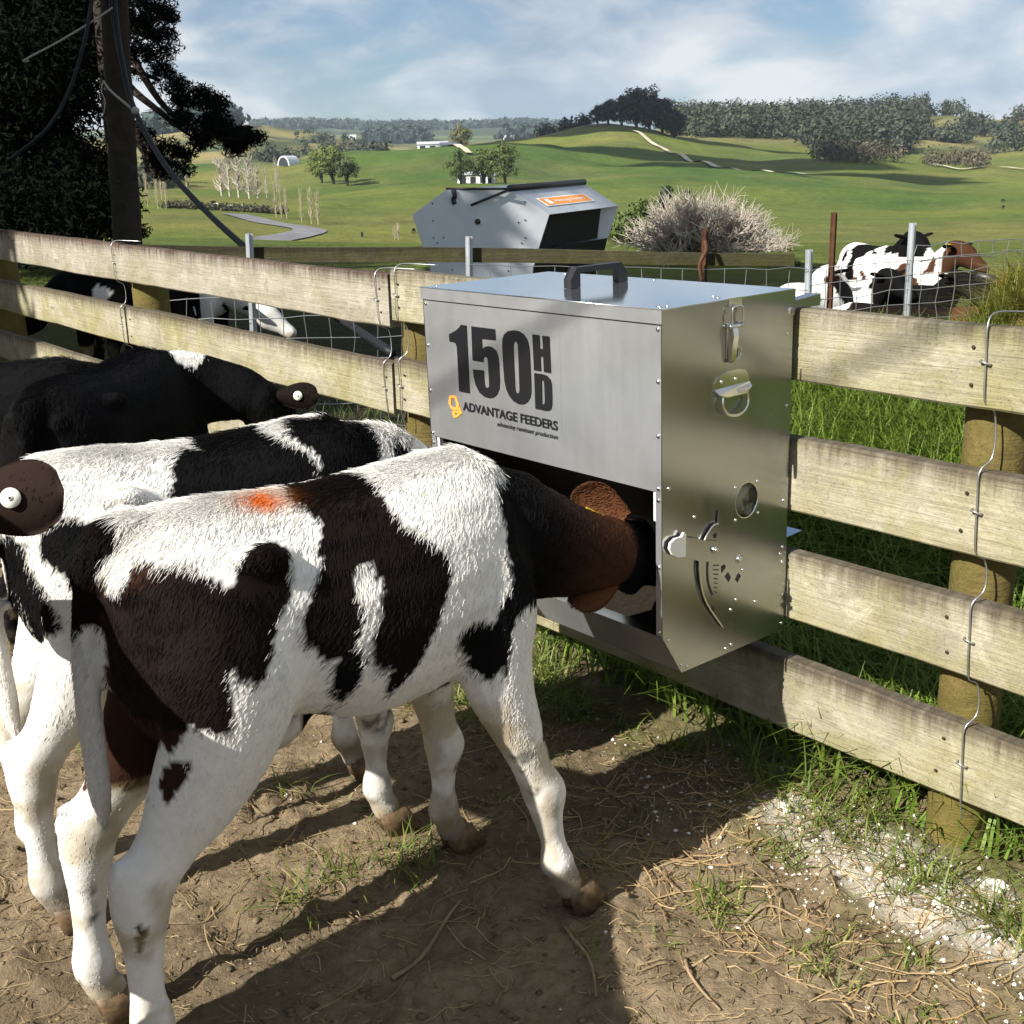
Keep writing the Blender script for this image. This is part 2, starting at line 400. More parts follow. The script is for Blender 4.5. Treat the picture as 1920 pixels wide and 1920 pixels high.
m_ground = Mat('pasture_ground')
_a = m_ground.n('ShaderNodeAttribute', attribute_name='hcol')
_v = m_ground.coord()
_big = m_ground.ramp(m_ground.noise(_v, 0.012, 9, 0.68, 0.8), [(0.32, (0.66, 0.74, 0.78)), (0.68, (1.34, 1.18, 1.0))])
_mid = m_ground.ramp(m_ground.noise(_v, 0.10, 9, 0.75, 0.5), [(0.30, 0.74), (0.72, 1.26)])
_fin = m_ground.ramp(m_ground.noise(_v, 0.55, 9, 0.8), [(0.30, 0.70), (0.70, 1.30)])
_c = m_ground.mix(1.0, m_ground.mix(1.0, m_ground.mix(1.0, _a.outputs['Color'], _big, 'MULTIPLY'), _mid, 'MULTIPLY'), _fin, 'MULTIPLY')
m_ground.base(_c); m_ground.p(rough=0.9, spec=0.1)
m_ground.bump(m_ground.noise(_v, 0.16, 9, 0.75), 0.8, 1.6)
m_ground = m_ground.m

rr_ = np.concatenate([[0.02, 0.5], np.geomspace(0.9, 4700, 320)])
azf = np.concatenate([np.linspace(-math.pi, -0.95, 26, endpoint=False), np.linspace(-0.95, -0.52, 40, endpoint=False), np.linspace(-0.52, 0.52, 300, endpoint=False), np.linspace(0.52, 0.95, 40, endpoint=False), np.linspace(0.95, math.pi, 26, endpoint=False)])
AZ, RR_ = np.meshgrid(azf, rr_)
gx, gy = RR_ * np.sin(AZ), RR_ * np.cos(AZ)
gz = ground_height(gx, gy)
yard_d = (gx - F0[0]) * FY[0] + (gy - F0[1]) * FY[1]
gz = gz - 0.05 * (1 - smooth(RR_, 5.5, 7.0)) * (yard_d < 0.5)
na, nr = len(azf), len(rr_)
ii = np.arange(nr - 1)[:, None] * na; jj = np.arange(na)[None, :]; jn = (jj + 1) % na
GF = np.stack([ii + jj, ii + jn, ii + na + jn, ii + na + jj], -1).reshape(-1, 4)
gP = np.stack([gx, gy, gz], -1).reshape(-1, 3)
gr = RR_.ravel(); gaz = AZ.ravel()
c_paddock = np.array([0.108, 0.138, 0.031]); c_rich = np.array([0.064, 0.110, 0.024]); c_dry = np.array([0.165, 0.156, 0.058]); c_rough = np.array([0.19, 0.175, 0.078]); c_bush = np.array([0.055, 0.070, 0.032]); c_mud_shade = np.array([0.040, 0.034, 0.022]); c_soil = np.array([0.20, 0.15, 0.092])
n_a = fbm(gP * [1, 1, 0], 1 / 60.0, 5, 31); n_b = fbm(gP * [1, 1, 0], 1 / 14.0, 4, 47); n_c = fbm(gP * [1, 1, 0], 1 / 220.0, 4, 77)
gc = c_paddock + (c_rich - c_paddock) * smooth(n_c, 0.46, 0.56)[:, None]
gc = gc + (c_dry - gc) * (smooth(n_a, 0.52, 0.72) * 0.5)[:, None]
pxg = np.interp(gaz, np.array([_az(c) for c in range(-500, 2600, 50)]), np.arange(-500, 2600, 50))
wr = np.where(pxg < 760, smooth(gr, 760, 1000), np.where(pxg < 1250, smooth(gr, 690, 760), smooth(gr, 820, 960)))
rough_c = c_rough + (c_bush - c_rough) * smooth(n_a, 0.50, 0.60)[:, None]
gc = gc * (1 - wr[:, None]) + rough_c * wr[:, None]
wfar = smooth(gr, 1900, 2400)[:, None]
gc = gc * (1 - wfar) + (np.array([0.045, 0.065, 0.035]) + np.array([0.07, 0.08, 0.03]) * smooth(n_c, 0.5, 0.62)[:, None]) * wfar
# close to the yard: soil in the pen, trampled mud behind the left rails darkened in colour for the shade there, grass behind the right rails
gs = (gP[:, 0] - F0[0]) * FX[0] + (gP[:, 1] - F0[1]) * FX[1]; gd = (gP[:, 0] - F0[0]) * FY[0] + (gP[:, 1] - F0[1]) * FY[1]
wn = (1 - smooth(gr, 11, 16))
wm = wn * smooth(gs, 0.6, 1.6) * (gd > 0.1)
gc = gc * (1 - wm[:, None]) + (c_mud_shade + np.array([0.02, 0.035, 0.0]) * smooth(n_b, 0.4, 0.6)[:, None]) * wm[:, None]
ws = wn * (1 - smooth(gd, 0.0, 0.25))
gc = gc * (1 - ws[:, None]) + c_soil * ws[:, None]
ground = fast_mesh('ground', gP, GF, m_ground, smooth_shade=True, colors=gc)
ground['kind'] = 'structure'

# ---------------------------------------------------------------- the trampled soil of the pen
m_soil = Mat('trampled_soil')
_v = m_soil.coord()
_a = m_soil.n('ShaderNodeAttribute', attribute_name='hcol')
_f1 = m_soil.noise(_v, 5.0, 9, 0.68, 0.3); _f2 = m_soil.noise(_v, 42, 7, 0.72); _f3 = m_soil.noise(_v, 170, 4, 0.7)
_c = m_soil.mix(1.0, _a.outputs['Color'], m_soil.ramp(_f1, [(0.28, (0.66, 0.62, 0.57)), (0.74, (1.22, 1.2, 1.17))]), 'MULTIPLY')
_c = m_soil.mix(1.0, _c, m_soil.ramp(_f2, [(0.28, 0.62), (0.70, 1.22)]), 'MULTIPLY')
_c = m_soil.mix(m_soil.ramp(_f3, [(0.66, 0.0), (0.78, 0.8)]), _c, (0.34, 0.27, 0.16))
m_soil.base(_c); m_soil.p(rough=0.95, spec=0.12)
m_soil.bump(m_soil.math('ADD', m_soil.math('MULTIPLY', _f2, 1.0), m_soil.math('MULTIPLY', _f3, 0.35)), 0.75, 0.02)
m_soil = m_soil.m
ux = np.linspace(-2.9, 2.6, 430); uy = np.linspace(0.3, 5.6, 410)
YX, YY = np.meshgrid(ux, uy)
yP = np.stack([YX, YY, 0 * YX], -1).reshape(-1, 3)
def soil_relief(P):
    P = np.asarray(P, float) * [1, 1, 0]
    return (fbm(P, 2.2, 3, 3) - 0.5) * 0.04 + (fbm(P, 9.0, 4, 9) - 0.5) * 0.026 - 0.012 * smooth(fbm(P, 6.5, 2, 29), 0.60, 0.70) + np.maximum(0, fbm(P, 30, 3, 21) - 0.50) * 0.045
ys = (yP[:, 0] - F0[0]) * FX[0] + (yP[:, 1] - F0[1]) * FX[1]; yd = (yP[:, 0] - F0[0]) * FY[0] + (yP[:, 1] - F0[1]) * FY[1]
def pen_height(x, y):
    P = np.stack([np.atleast_1d(x), np.atleast_1d(y), 0 * np.atleast_1d(x)], -1).astype(float); return soil_relief(P) + near_height(P[:, 0], P[:, 1])
edge = smooth(yP[:, 0], -2.9, -2.6) * (1 - smooth(yP[:, 0], 2.3, 2.6)) * (1 - smooth(yP[:, 1], 5.2, 5.6)) * (1 - smooth(yd, 0.55, 0.9))
yP[:, 2] = soil_relief(yP) + near_height(yP[:, 0], yP[:, 1]) - 0.14 * (1 - edge)
chalk_n = fbm(yP * [1, 1, 0], 6.0, 4, 61)
chalk = np.exp(-(((ys + 0.42) / 0.40) ** 2 + ((yd + 0.12) / 0.13) ** 2)) + 0.85 * np.exp(-(((ys + 1.0) / 0.45) ** 2 + ((yd + 0.15) / 0.12) ** 2))
chalk = smooth(chalk * (0.45 + 1.3 * chalk_n), 0.28, 0.62)
damp = smooth(fbm(yP * [1, 1, 0], 1.6, 4, 71), 0.45, 0.62)
yc = np.array([0.255, 0.200, 0.130])[None, :] * (1 - 0.28 * damp[:, None])
moss = smooth(yd, -0.55, -0.1) * smooth(fbm(yP * [1, 1, 0], 5.0, 4, 81), 0.42, 0.58)
yc = yc + (np.array([0.13, 0.135, 0.045]) - yc) * (0.6 * moss)[:, None]
yc = yc + (np.array([0.52, 0.49, 0.42]) - yc) * (0.85 * chalk)[:, None]
iy = np.arange(len(uy) - 1)[:, None] * len(ux); ix = np.arange(len(ux) - 1)[None, :]
YF = np.stack([iy + ix, iy + ix + 1, iy + len(ux) + ix + 1, iy + len(ux) + ix], -1).reshape(-1, 4)
yard = fast_mesh('yard_ground', yP, YF, m_soil, smooth_shade=True, colors=yc)
yard['kind'] = 'structure'
# ================================================================ timber fence of the pen
m_rail = wood_mat('weathered_rail', (0.41, 0.38, 0.29), (0.28, 0.252, 0.176), (0.055, 0.042, 0.030), (0.235, 0.214, 0.08), 0.60, stain=0.75)
m_rail_far = wood_mat('weathered_rail_grey', (0.385, 0.355, 0.295), (0.275, 0.247, 0.195), (0.055, 0.032, 0.026), (0.21, 0.188, 0.09), 0.40, stain=0.95)
m_post = wood_mat('treated_post', (0.195, 0.148, 0.050), (0.135, 0.105, 0.033), (0.06, 0.05, 0.024), (0.125, 0.112, 0.022), 0.6, stain=0.15, zhalf=0.6)
m_wire = plain('galvanised_wire', (0.42, 0.42, 0.42), 0.35, 0.85, 0.5)
m_staple = plain('staple_steel', (0.36, 0.35, 0.33), 0.4, 0.8, 0.5)

fence = thing('timber_fence', 'weathered post and rail timber fence with four rails round the pen', 'fence', F0)
def rail(s0, s1, zt0, zt1, h, mat, parent, thick=0.045, d0=0.0, seed=0):
    """a sawn rail from s0 to s1 with uneven edges; local x along, z up, centred so the material sees its own height"""
    n = max(6, int(abs(s1 - s0) / 0.12)); t = np.linspace(0, 1, n + 1); L = abs(s1 - s0)
    rs = np.random.default_rng(seed)
    top = np.convolve(rs.normal(0, 0.0035, n + 5), np.ones(5) / 5 * 1.6, 'valid'); bot = np.convolve(rs.normal(0, 0.0035, n + 5), np.ones(5) / 5 * 1.6, 'valid'); fr = np.convolve(rs.normal(0, 0.003, n + 5), np.ones(5) / 5 * 1.6, 'valid')
    V = []
    b = 0.005
    for i in range(n + 1):
        x = (t[i] - 0.5) * L; zt = h / 2 + top[i]; zb = -h / 2 + bot[i]; y0 = fr[i]; y1 = thick + fr[i]
        V += [(x, y0, zb + b), (x, y0, zt - b), (x, y0 + b, zt), (x, y1 - b, zt), (x, y1, zt - b), (x, y1, zb + b), (x, y1 - b, zb), (x, y0 + b, zb)]
    F = [[i * 8 + k, i * 8 + (k + 1) % 8, (i + 1) * 8 + (k + 1) % 8, (i + 1) * 8 + k] for i in range(n) for k in range(8)]
    F += [list(range(8))[::-1], [n * 8 + k for k in range(8)]]
    o = MB().add(V, F).build('rail', mat, parent)
    slope = math.atan2((zt1 - zt0), L)
    # local +x points towards larger s
    rot = Matrix(((FX[0], FY[0], 0), (FX[1], FY[1], 0), (0, 0, 1))).to_4x4() @ Matrix.Rotation(-slope, 4, 'Y')
    c = FX * ((s0 + s1) / 2) + FY * d0 + np.array([0, 0, (zt0 + zt1) / 2 - h / 2])
    o.matrix_local = Matrix.Translation(Vector(c)) @ rot
    return o
right_rails = [(1.158, 0.162), (0.868, 0.176), (0.592, 0.170), (0.318, 0.178)]
left_rails = [(1.138, 0.168), (0.848, 0.176), (0.535, 0.170), (0.245, 0.172)]
for k, (zt, h) in enumerate(right_rails):
    rail(-2.45, 1.612, zt + 0.028 - 0.006 * k, zt - 0.004, h, m_rail, fence, seed=10 + k)
for k, (zt, h) in enumerate(left_rails):
    rail(1.622, 3.86, zt, zt + 0.004, h, m_rail_far if k < 1 else m_rail, fence, seed=20 + k)
    rail(3.87, 6.4, zt + 0.004, zt + 0.008, h, m_rail_far if k < 1 else m_rail, fence, seed=30 + k)
def post(s, r, zt, zb=-0.15):
    V = []; n = 18; P = []
    for z, q in ((zb, 1.02), (0.0, 1.02), (0.3, 1.0), (0.7, 0.99), (zt - 0.012, 0.98), (zt, 0.90)):
        P.append((z, q * r))
    mb = MB(); Vv, Ff = tube_vf([(0, 0, z) for z, q in P], [q for z, q in P], n); 
    Vv = np.array(Vv); Vv[:, :2] *= (1 + 0.04 * (noise3(Vv, 6, int(s * 10) & 255)[:, None] - 0.5)); mb.add(Vv, Ff, True)
    o = mb.build('post', m_post, fence); o.location = tuple(FX * s + FY * (0.047 + r)); return o
post(-0.43, 0.066, 1.12); post(1.60, 0.082, 1.10); post(3.86, 0.086, 1.10); post(-2.42, 0.07, 1.12); post(6.1, 0.09, 1.1)

def tie(s, rails, zlow, sag, name='tie_wire', bend=0.05, back=0.10):
    """fencing wire stapled down the face of the rails, stepping in over every gap"""
    zt = rails[0][0]; P = [(s - 0.10, back, zt + 0.012), (s - 0.03, back * 0.5, zt + 0.016), (s, 0.012, zt + 0.014), (s + 0.002, -0.006, zt - 0.012)]
    for k, (t, h) in enumerate(rails):
        zb = t - h
        if zb < zlow - 0.05: break
        P += [(s + sag * k * 2, -0.0045, t - h * 0.4), (s + sag * (2 * k + 1), -0.0045, zb + 0.008)]
        nxt = rails[k + 1][0] if k + 1 < len(rails) and rails[k + 1][0] - rails[k + 1][1] >= zlow - 0.05 else None
        if nxt:
            P += [(s + sag * (2 * k + 1) - 0.006, 0.026, zb - 0.018), (s + sag * (2 * k + 1) - 0.012, 0.030, (zb + nxt) / 2), (s + sag * (2 * k + 1.5) - 0.010, 0.022, nxt + 0.020), (s + sag * (2 * k + 2) + 0.002, -0.004, nxt - 0.006)]
        else:
            P += [(s + sag * (2 * k + 1), 0.006, zb - 0.03), (s + sag * (2 * k + 1) + 0.002, 0.012, zb - 0.05)]
    Q = spline([FX * a + FY * b + np.array([0, 0, c]) for a, b, c in P], 4)
    o = MB().tube(Q, 0.0019, 6).build(name, m_wire, fence)
    for k, (t, h) in enumerate(rails):
        if t - h < zlow - 0.05: break
        c = FX * (s + sag * k * 2) + FY * (-0.006) + np.array([0, 0, t - h * 0.52])
        a = FX * 0.011
        MB().tube([c - a + FY * 0.007, c - a * 0.9 - FY * 0.002 + [0, 0, 0.002], c + a * 0.9 - FY * 0.002 + [0, 0, 0.006], c + a + FY * 0.007 + [0, 0, 0.007]], 0.0024, 5).build('staple', m_staple, fence)
tie(-0.452, [(z + 0.02 - 0.004 * i, h) for i, (z, h) in enumerate(right_rails)], 0.0, -0.006)
tie(1.575, right_rails, 0.65, 0.0, bend=0.04); tie(1.690, left_rails, 0.65, -0.012)
tie(3.93, left_rails, 0.35, -0.01)

m_nail = plain('rusty_nail', (0.06, 0.035, 0.022), 0.7, 0.6, 0.4)
for ps, rails_, offs in ((-0.43, right_rails, 0.012), (1.56, right_rails, 0.0), (1.665, left_rails, 0.0), (3.82, left_rails, 0.0), (3.91, left_rails, 0.0)):
    for k, (zt, h) in enumerate(rails_):
        for f in (0.28, 0.74):
            MB().dome(FX * (ps + 0.012 * math.sin(k * 3 + f * 9)) + np.array([0, 0, zt + offs - h * f]) - FY * 0.002, -FY, 0.0042, 0.003, 8).build('nail', m_nail, fence)
# ================================================================ calf feeder hung on the rails
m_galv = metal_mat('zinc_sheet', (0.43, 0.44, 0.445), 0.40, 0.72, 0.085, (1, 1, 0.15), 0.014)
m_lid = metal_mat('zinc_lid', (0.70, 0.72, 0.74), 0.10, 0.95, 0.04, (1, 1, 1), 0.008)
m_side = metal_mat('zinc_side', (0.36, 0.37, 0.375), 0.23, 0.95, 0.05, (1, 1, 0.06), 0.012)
m_inner = plain('dark_inside_shade', (0.010, 0.009, 0.009), 0.6, 0.0, 0.25, 0.3, 12)  # near-black colour stands in for the shade inside the feeders
m_chrome = plain('bright_zinc', (0.72, 0.71, 0.68), 0.2, 1.0, 0.5, 0.08, 20)
m_screw = plain('screw_head', (0.75, 0.75, 0.74), 0.16, 1.0, 0.5)
m_blackpl = plain('black_plastic', (0.014, 0.014, 0.017), 0.42, 0, 0.5)
m_whitepl = plain('white_plastic', (0.85, 0.84, 0.80), 0.4, 0, 0.5)
m_decal = plain('decal_black', (0.010, 0.010, 0.012), 0.35, 0, 0.5)
m_orange = plain('decal_orange', (0.85, 0.30, 0.05), 0.5, 0, 0.3)
m_film = plain('decal_film', (0.48, 0.49, 0.50), 0.3, 0.5, 0.5)
m_dark = plain('shadow_gap_steel', (0.05, 0.05, 0.05), 0.6, 0.3, 0.3)
m_glass = Mat('clear_pane'); m_glass.base((0.30, 0.32, 0.24)); m_glass.p(rough=0.08, trans=0.85); m_glass = m_glass.m
m_feed = plain('grain_feed_shaded', (0.018, 0.014, 0.010), 0.95, 0, 0.1, 0.3, 90)  # feed coloured almost black to carry the shade inside the trough

FH = 0.80
feeder = thing('calf_feeder', 'large silver metal calf feeder lettered 150HD hanging on the timber fence', 'feeder')
_Rf = Matrix.Rotation(FYAW, 4, 'Z') @ Matrix.Rotation(-0.0145, 4, 'X') @ Matrix.Rotation(0.0148, 4, 'Y')
feeder.matrix_world = Matrix.Translation((0.3034, 2.33, 1.2021)) @ _Rf @ Matrix.Translation((0, 0, -FH))
def fl(x, d, z): return np.array([x, -d, z + FH])          # x left along the front, d depth, z below the top edge
LF, DF = 0.812, 0.42
def sheet(name, poly, vec, mat, parent=None): return MB().prism([fl(*p) for p in poly], np.array([vec[0], -vec[1], vec[2]])).build(name, mat, parent or feeder)
# front panel
sheet('front_panel', [(0.0015, 0, -0.031), (LF - 0.0015, 0, -0.031), (LF - 0.0015, 0, -0.377), (0.0015, 0, -0.377)], (0, 0.0025, 0), m_galv)
sheet('panel_fold', [(0.019, 0.0026, -0.3745), (LF - 0.019, 0.0026, -0.3745), (LF - 0.019, 0.0026, -0.3775), (0.019, 0.0026, -0.3775)], (0, 0.02, 0), m_galv)
for x0 in (0.0015, LF - 0.0175):
    sheet('corner_flange', [(x0, 0.0002, -0.3772), (x0 + 0.016, 0.0002, -0.3772), (x0 + 0.016, 0.0002, -0.699), (x0, 0.0002, -0.699)], (0, 0.0025, 0), m_galv)
for x0 in (0.0195, LF - 0.0285):
    MB().box(fl(x0 + 0.0045, 0.012, -0.411), (0.009, 0.016, 0.066), bevel=0.002).build('corner_cleat', m_whitepl, feeder)
# side panels: hexagon outline with a round window
def side(x0, hole):
    bm = bmesh.new()
    out = [(0, -0.0045), (DF, -0.0045), (DF, -0.803), (0.0594, -0.8008), (0, -0.7017)]
    vs_ = [bm.verts.new(fl(x0, a, b)) for a, b in out]; es = [bm.edges.new((vs_[i], vs_[(i + 1) % 5])) for i in range(5)]
    if hole:
        hv = [bm.verts.new(fl(x0, 0.2725 + 0.0385 * math.cos(t), -0.4505 + 0.0400 * math.sin(t))) for t in np.linspace(0, 2 * math.pi, 32, endpoint=False)]
        es += [bm.edges.new((hv[i], hv[(i + 1) % 32])) for i in range(32)]
    bmesh.ops.triangle_fill(bm, use_beauty=True, edges=es)
    bmesh.ops.recalc_face_normals(bm, faces=bm.faces)
    me = bpy.data.meshes.new('side_panel'); bm.to_mesh(me); bm.free(); me.materials.append(m_side)
    o = link(bpy.data.objects.new('side_panel', me), feeder)
    md = o.modifiers.new('thick', 'SOLIDIFY'); md.thickness = 0.002; md.offset = 0; return o
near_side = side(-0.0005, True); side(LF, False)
MB().tube([fl(0.0035, 0.2725, -0.4505), fl(0.0055, 0.2725, -0.4505)], 0.0435, 32).build('window_pane', m_glass, near_side)
V = []; F = []
for t in np.linspace(0, 2 * math.pi, 32, endpoint=False):
    for rr2, xx in ((0.0405, -0.0018), (0.0385, -0.0022), (0.0385, 0.001)): V.append(fl(xx, 0.2725 + rr2 * math.cos(t), -0.4505 + rr2 * 1.03 * math.sin(t)))
for i in range(32):
    j = (i + 1) % 32
    for k in range(2): F.append([i * 3 + k, j * 3 + k, j * 3 + k + 1, i * 3 + k + 1])
MB().add(V, F, True).build('window_rim', m_chrome, near_side)
# back, hopper slope, trough
sheet('back_panel', [(0.003, DF - 0.003, -0.006), (LF - 0.003, DF - 0.003, -0.006), (LF - 0.003, DF - 0.003, -0.80), (0.003, DF - 0.003, -0.80)], (0, 0.0022, 0), m_inner)
sheet('hopper_slope', [(0.003, 0.024, -0.377), (LF - 0.003, 0.024, -0.377), (LF - 0.003, 0.30, -0.62), (0.003, 0.30, -0.62)], (0, 0, -0.002), m_inner)
tr = sheet('trough', [(0.0012, 0.0, -0.7017), (LF - 0.0012, 0.0, -0.7017), (LF - 0.0012, 0.0594, -0.8005), (0.0012, 0.0594, -0.8005)], (0, 0.0026, 0.0012), m_galv)
sheet('trough_floor', [(0.0012, 0.0594, -0.8012), (LF - 0.0012, 0.0594, -0.8012), (LF - 0.0012, DF - 0.001, -0.8035), (0.0012, DF - 0.001, -0.8035)], (0, 0, 0.0022), m_inner, tr)
sheet('trough_lip', [(0.0195, 0.0, -0.7005), (LF - 0.0195, 0.0, -0.7005), (LF - 0.0195, 0.017, -0.690), (0.0195, 0.017, -0.690)], (0, 0.001, -0.0022), m_chrome, tr)
sheet('feed', [(0.006, 0.05, -0.775), (LF - 0.006, 0.05, -0.775), (LF - 0.006, DF - 0.01, -0.70), (0.006, DF - 0.01, -0.70)], (0, 0, -0.004), m_feed, tr)
# lid with folded skirt
LID = MB()
z0, z1, o_ = 0.002, -0.0275, 0.0035
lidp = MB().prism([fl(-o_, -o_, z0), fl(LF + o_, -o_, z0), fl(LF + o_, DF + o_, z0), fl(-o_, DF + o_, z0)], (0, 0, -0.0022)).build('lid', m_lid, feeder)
for nm, P, v in (('lid_skirt', [(-o_, -o_, z0 - 0.0022), (LF + o_, -o_, z0 - 0.0022), (LF + o_, -o_, z1), (-o_, -o_, z1)], (0, 0.0018, 0)),
                 ('lid_skirt', [(-o_ - 0.0002, -o_ + 0.002, z0 - 0.0022), (-o_ - 0.0002, DF + o_, z0 - 0.0022), (-o_ - 0.0002, DF + o_, z1), (-o_ - 0.0002, -o_ + 0.002, z1)], (0.0016, 0, 0)),
                 ('lid_skirt', [(LF + o_ - 0.0016, -o_ + 0.002, z0 - 0.0022), (LF + o_ - 0.0016, DF + o_, z0 - 0.0022), (LF + o_ - 0.0016, DF + o_, z1), (LF + o_ - 0.0016, -o_ + 0.002, z1)], (0.0016, 0, 0))):
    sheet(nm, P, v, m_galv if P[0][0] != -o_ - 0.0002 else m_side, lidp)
MB().tube([fl(-o_, -o_ + 0.001, z0 - 0.001), fl(LF + o_, -o_ + 0.001, z0 - 0.001)], 0.0018, 6).build('lid_fold', m_chrome, lidp)
sheet('seam_gap', [(0.002, 0.0024, -0.02), (LF - 0.002, 0.0024, -0.02), (LF - 0.002, 0.0024, -0.034), (0.002, 0.0024, -0.034)], (0, 0.001, 0), m_dark, lidp)
# lid handle: black bow standing front to back
hx = 0.446
def hsec(d, z, w, h): return [fl(hx - w, d, z), fl(hx + w, d, z), fl(hx + w, d, z + h), fl(hx - w, d, z + h)]
MBh = MB()
prof = [(0.158, 0.0025), (0.188, 0.0025), (0.188, 0.037), (0.315, 0.037), (0.315, 0.0025), (0.345, 0.0025), (0.345, 0.022), (0.325, 0.050), (0.178, 0.050), (0.158, 0.022)]
MBh.prism([fl(hx - 0.011, d, z) for d, z in prof], (0.022, 0, 0))
hnd = MBh.build('lid_handle', m_blackpl, lidp)
for xx in (hx - 0.0125, hx + 0.0105):
    MB().prism([fl(xx, d, z) for d, z in [(0.1565, 0.0025), (0.160, 0.0025), (0.160, 0.0225), (0.1795, 0.0515), (0.1775, 0.0525), (0.1565, 0.0235)]], (0.002, 0, 0)).build('rib', m_blackpl, hnd)
for (x, d) in ((0.02, 0.018), (0.02, 0.040), (0.035, 0.03), (0.03, 0.205), (0.05, 0.215), (0.70, 0.40), (0.715, 0.395), (0.40, 0.40), (0.79, 0.03)):
    MB().dome(fl(x, d, 0.002), (0, 0, 1), 0.0045, 0.003).build('rivet', m_screw, lidp)
# screws
for (x, z) in [(0.8005, -0.0385), (0.8015, -0.143), (0.803, -0.259), (0.803, -0.369), (0.803, -0.395), (0.009, -0.0385), (0.009, -0.144), (0.009, -0.257), (0.009, -0.369), (0.009, -0.394), (0.009, -0.542), (0.008, -0.690)]:
    MB().dome(fl(x, 0.0, z), (0, 1, 0), 0.0052, 0.0036).build('screw', m_screw, feeder)
for (d, z) in [(0.0194, -0.3705), (0.0991, -0.4501), (0.233, -0.4129), (0.3081, -0.4137), (0.2348, -0.4884), (0.3124, -0.4884), (0.4042, -0.4794), (0.4052, -0.5925), (0.3979, -0.6078), (0.4068, -0.6299), (0.4083, -0.7117), (0.4098, -0.7851), (0.2268, -0.7846), (0.2084, -0.7892), (0.0581, -0.7814), (0.0772, -0.7913), (0.0172, -0.7106), (0.1863, -0.6906), (0.2231, -0.6984), (0.2411, -0.6789), (0.3098, -0.7019), (0.1882, -0.4937), (0.4006, -0.0943), (0.406, -0.257), (0.2618, -0.6122)]:
    MB().dome(fl(-0.0014, d, z), (-1, 0, 0), 0.0042, 0.003).build('screw', m_screw, near_side)
# toggle latch
la = MB(); la.box(fl(-0.003, 0.206, -0.085), (0.003, 0.024, 0.075), bevel=0.001); latch = la.build('latch', m_chrome, near_side)
MB().prism([fl(-0.0055, 0.198, 0.003), fl(-0.0055, 0.240, 0.003), fl(-0.0055, 0.240, -0.014), fl(-0.0055, 0.198, -0.014)], (0.0018, 0, 0)).build('hook_plate', m_chrome, latch)
MB().tube(spline([fl(-0.012, 0.199, -0.056), fl(-0.014, 0.199, -0.022), fl(-0.014, 0.206, -0.014), fl(-0.014, 0.226, -0.014), fl(-0.014, 0.234, -0.022), fl(-0.012, 0.234, -0.052)], 4), 0.0019, 6).build('bail', m_chrome, latch)
MB().tube([fl(-0.010, 0.196, -0.056), fl(-0.010, 0.238, -0.054)], 0.005, 10).build('pivot', m_chrome, latch)
MB().prism([fl(-0.004, 0.197, -0.052), fl(-0.018, 0.197, -0.058), fl(-0.021, 0.197, -0.075), fl(-0.013, 0.197, -0.128), fl(-0.007, 0.197, -0.132)], (0, -0.016, 0)).build('lever', m_chrome, latch)
MB().tube(spline([fl(-0.006, 0.222, -0.098), fl(-0.006, 0.236, -0.104), fl(-0.006, 0.236, -0.122), fl(-0.006, 0.222, -0.128), fl(-0.006, 0.213, -0.120)], 4), 0.0016, 5).build('lock_ring', m_chrome, latch)
# drop handle on the side
hp = MB(); pl = [(0.157, -0.172), (0.170, -0.158), (0.20, -0.150), (0.235, -0.150), (0.258, -0.155), (0.268, -0.166), (0.272, -0.184), (0.262, -0.186), (0.248, -0.196), (0.185, -0.196), (0.170, -0.190), (0.158, -0.188)]
hp.prism([fl(-0.0015, d, z) for d, z in pl], (-0.002, 0, 0)); hplate = hp.build('drop_handle', m_chrome, near_side)
MB().prism([fl(-0.0036, 0.158, -0.186), fl(-0.014, 0.162, -0.196), fl(-0.0155, 0.186, -0.204), fl(-0.0155, 0.246, -0.204), fl(-0.014, 0.268, -0.192), fl(-0.0036, 0.272, -0.183)], (0, 0, 0.002)).build('hood', m_chrome, hplate)
MB().tube(spline([fl(-0.010, 0.178, -0.200), fl(-0.012, 0.176, -0.222), fl(-0.014, 0.190, -0.240), fl(-0.015, 0.217, -0.246), fl(-0.014, 0.244, -0.240), fl(-0.012, 0.258, -0.222), fl(-0.010, 0.256, -0.200)], 5), 0.0034, 8).build('grip_ring', m_chrome, hplate)
for d in (0.180, 0.226): MB().dome(fl(-0.0035, d, -0.170), (-1, 0, 0), 0.0045, 0.003).build('rivet', m_screw, hplate)
# feed rate quadrant: slotted arc plate, lever with white grip
arc_o = [(0.1716, -0.452), (0.1690, -0.4793), (0.1493, -0.4815), (0.1236, -0.5077), (0.1085, -0.5504), (0.1124, -0.6008), (0.134, -0.6567), (0.1926, -0.7337), (0.203, -0.728), (0.199, -0.700), (0.182, -0.660), (0.180, -0.52), (0.186, -0.49), (0.180, -0.452)]
q = MB().prism([fl(-0.0052, d, z) for d, z in arc_o], (-0.0018, 0, 0)); quad = q.build('quadrant_plate', m_side, near_side)
edge_pts = spline([fl(-0.0085, d, z) for d, z in arc_o[1:8]], 5)
MB().tube(edge_pts, 0.0022, 6).build('quadrant_edge', m_chrome, quad)
sl = [(0.1355 + 0.018 * ((t - 0.35) / 0.65) ** 2 * (1 if t > 0.35 else 0.3), -0.552 - 0.09 * t) for t in np.linspace(0, 1, 9)]
MB().prism([fl(-0.0072, d - 0.0035, z) for d, z in sl] + [fl(-0.0072, d + 0.0035, z) for d, z in sl[::-1]], (-0.0004, 0, 0)).build('slot', m_dark, quad)
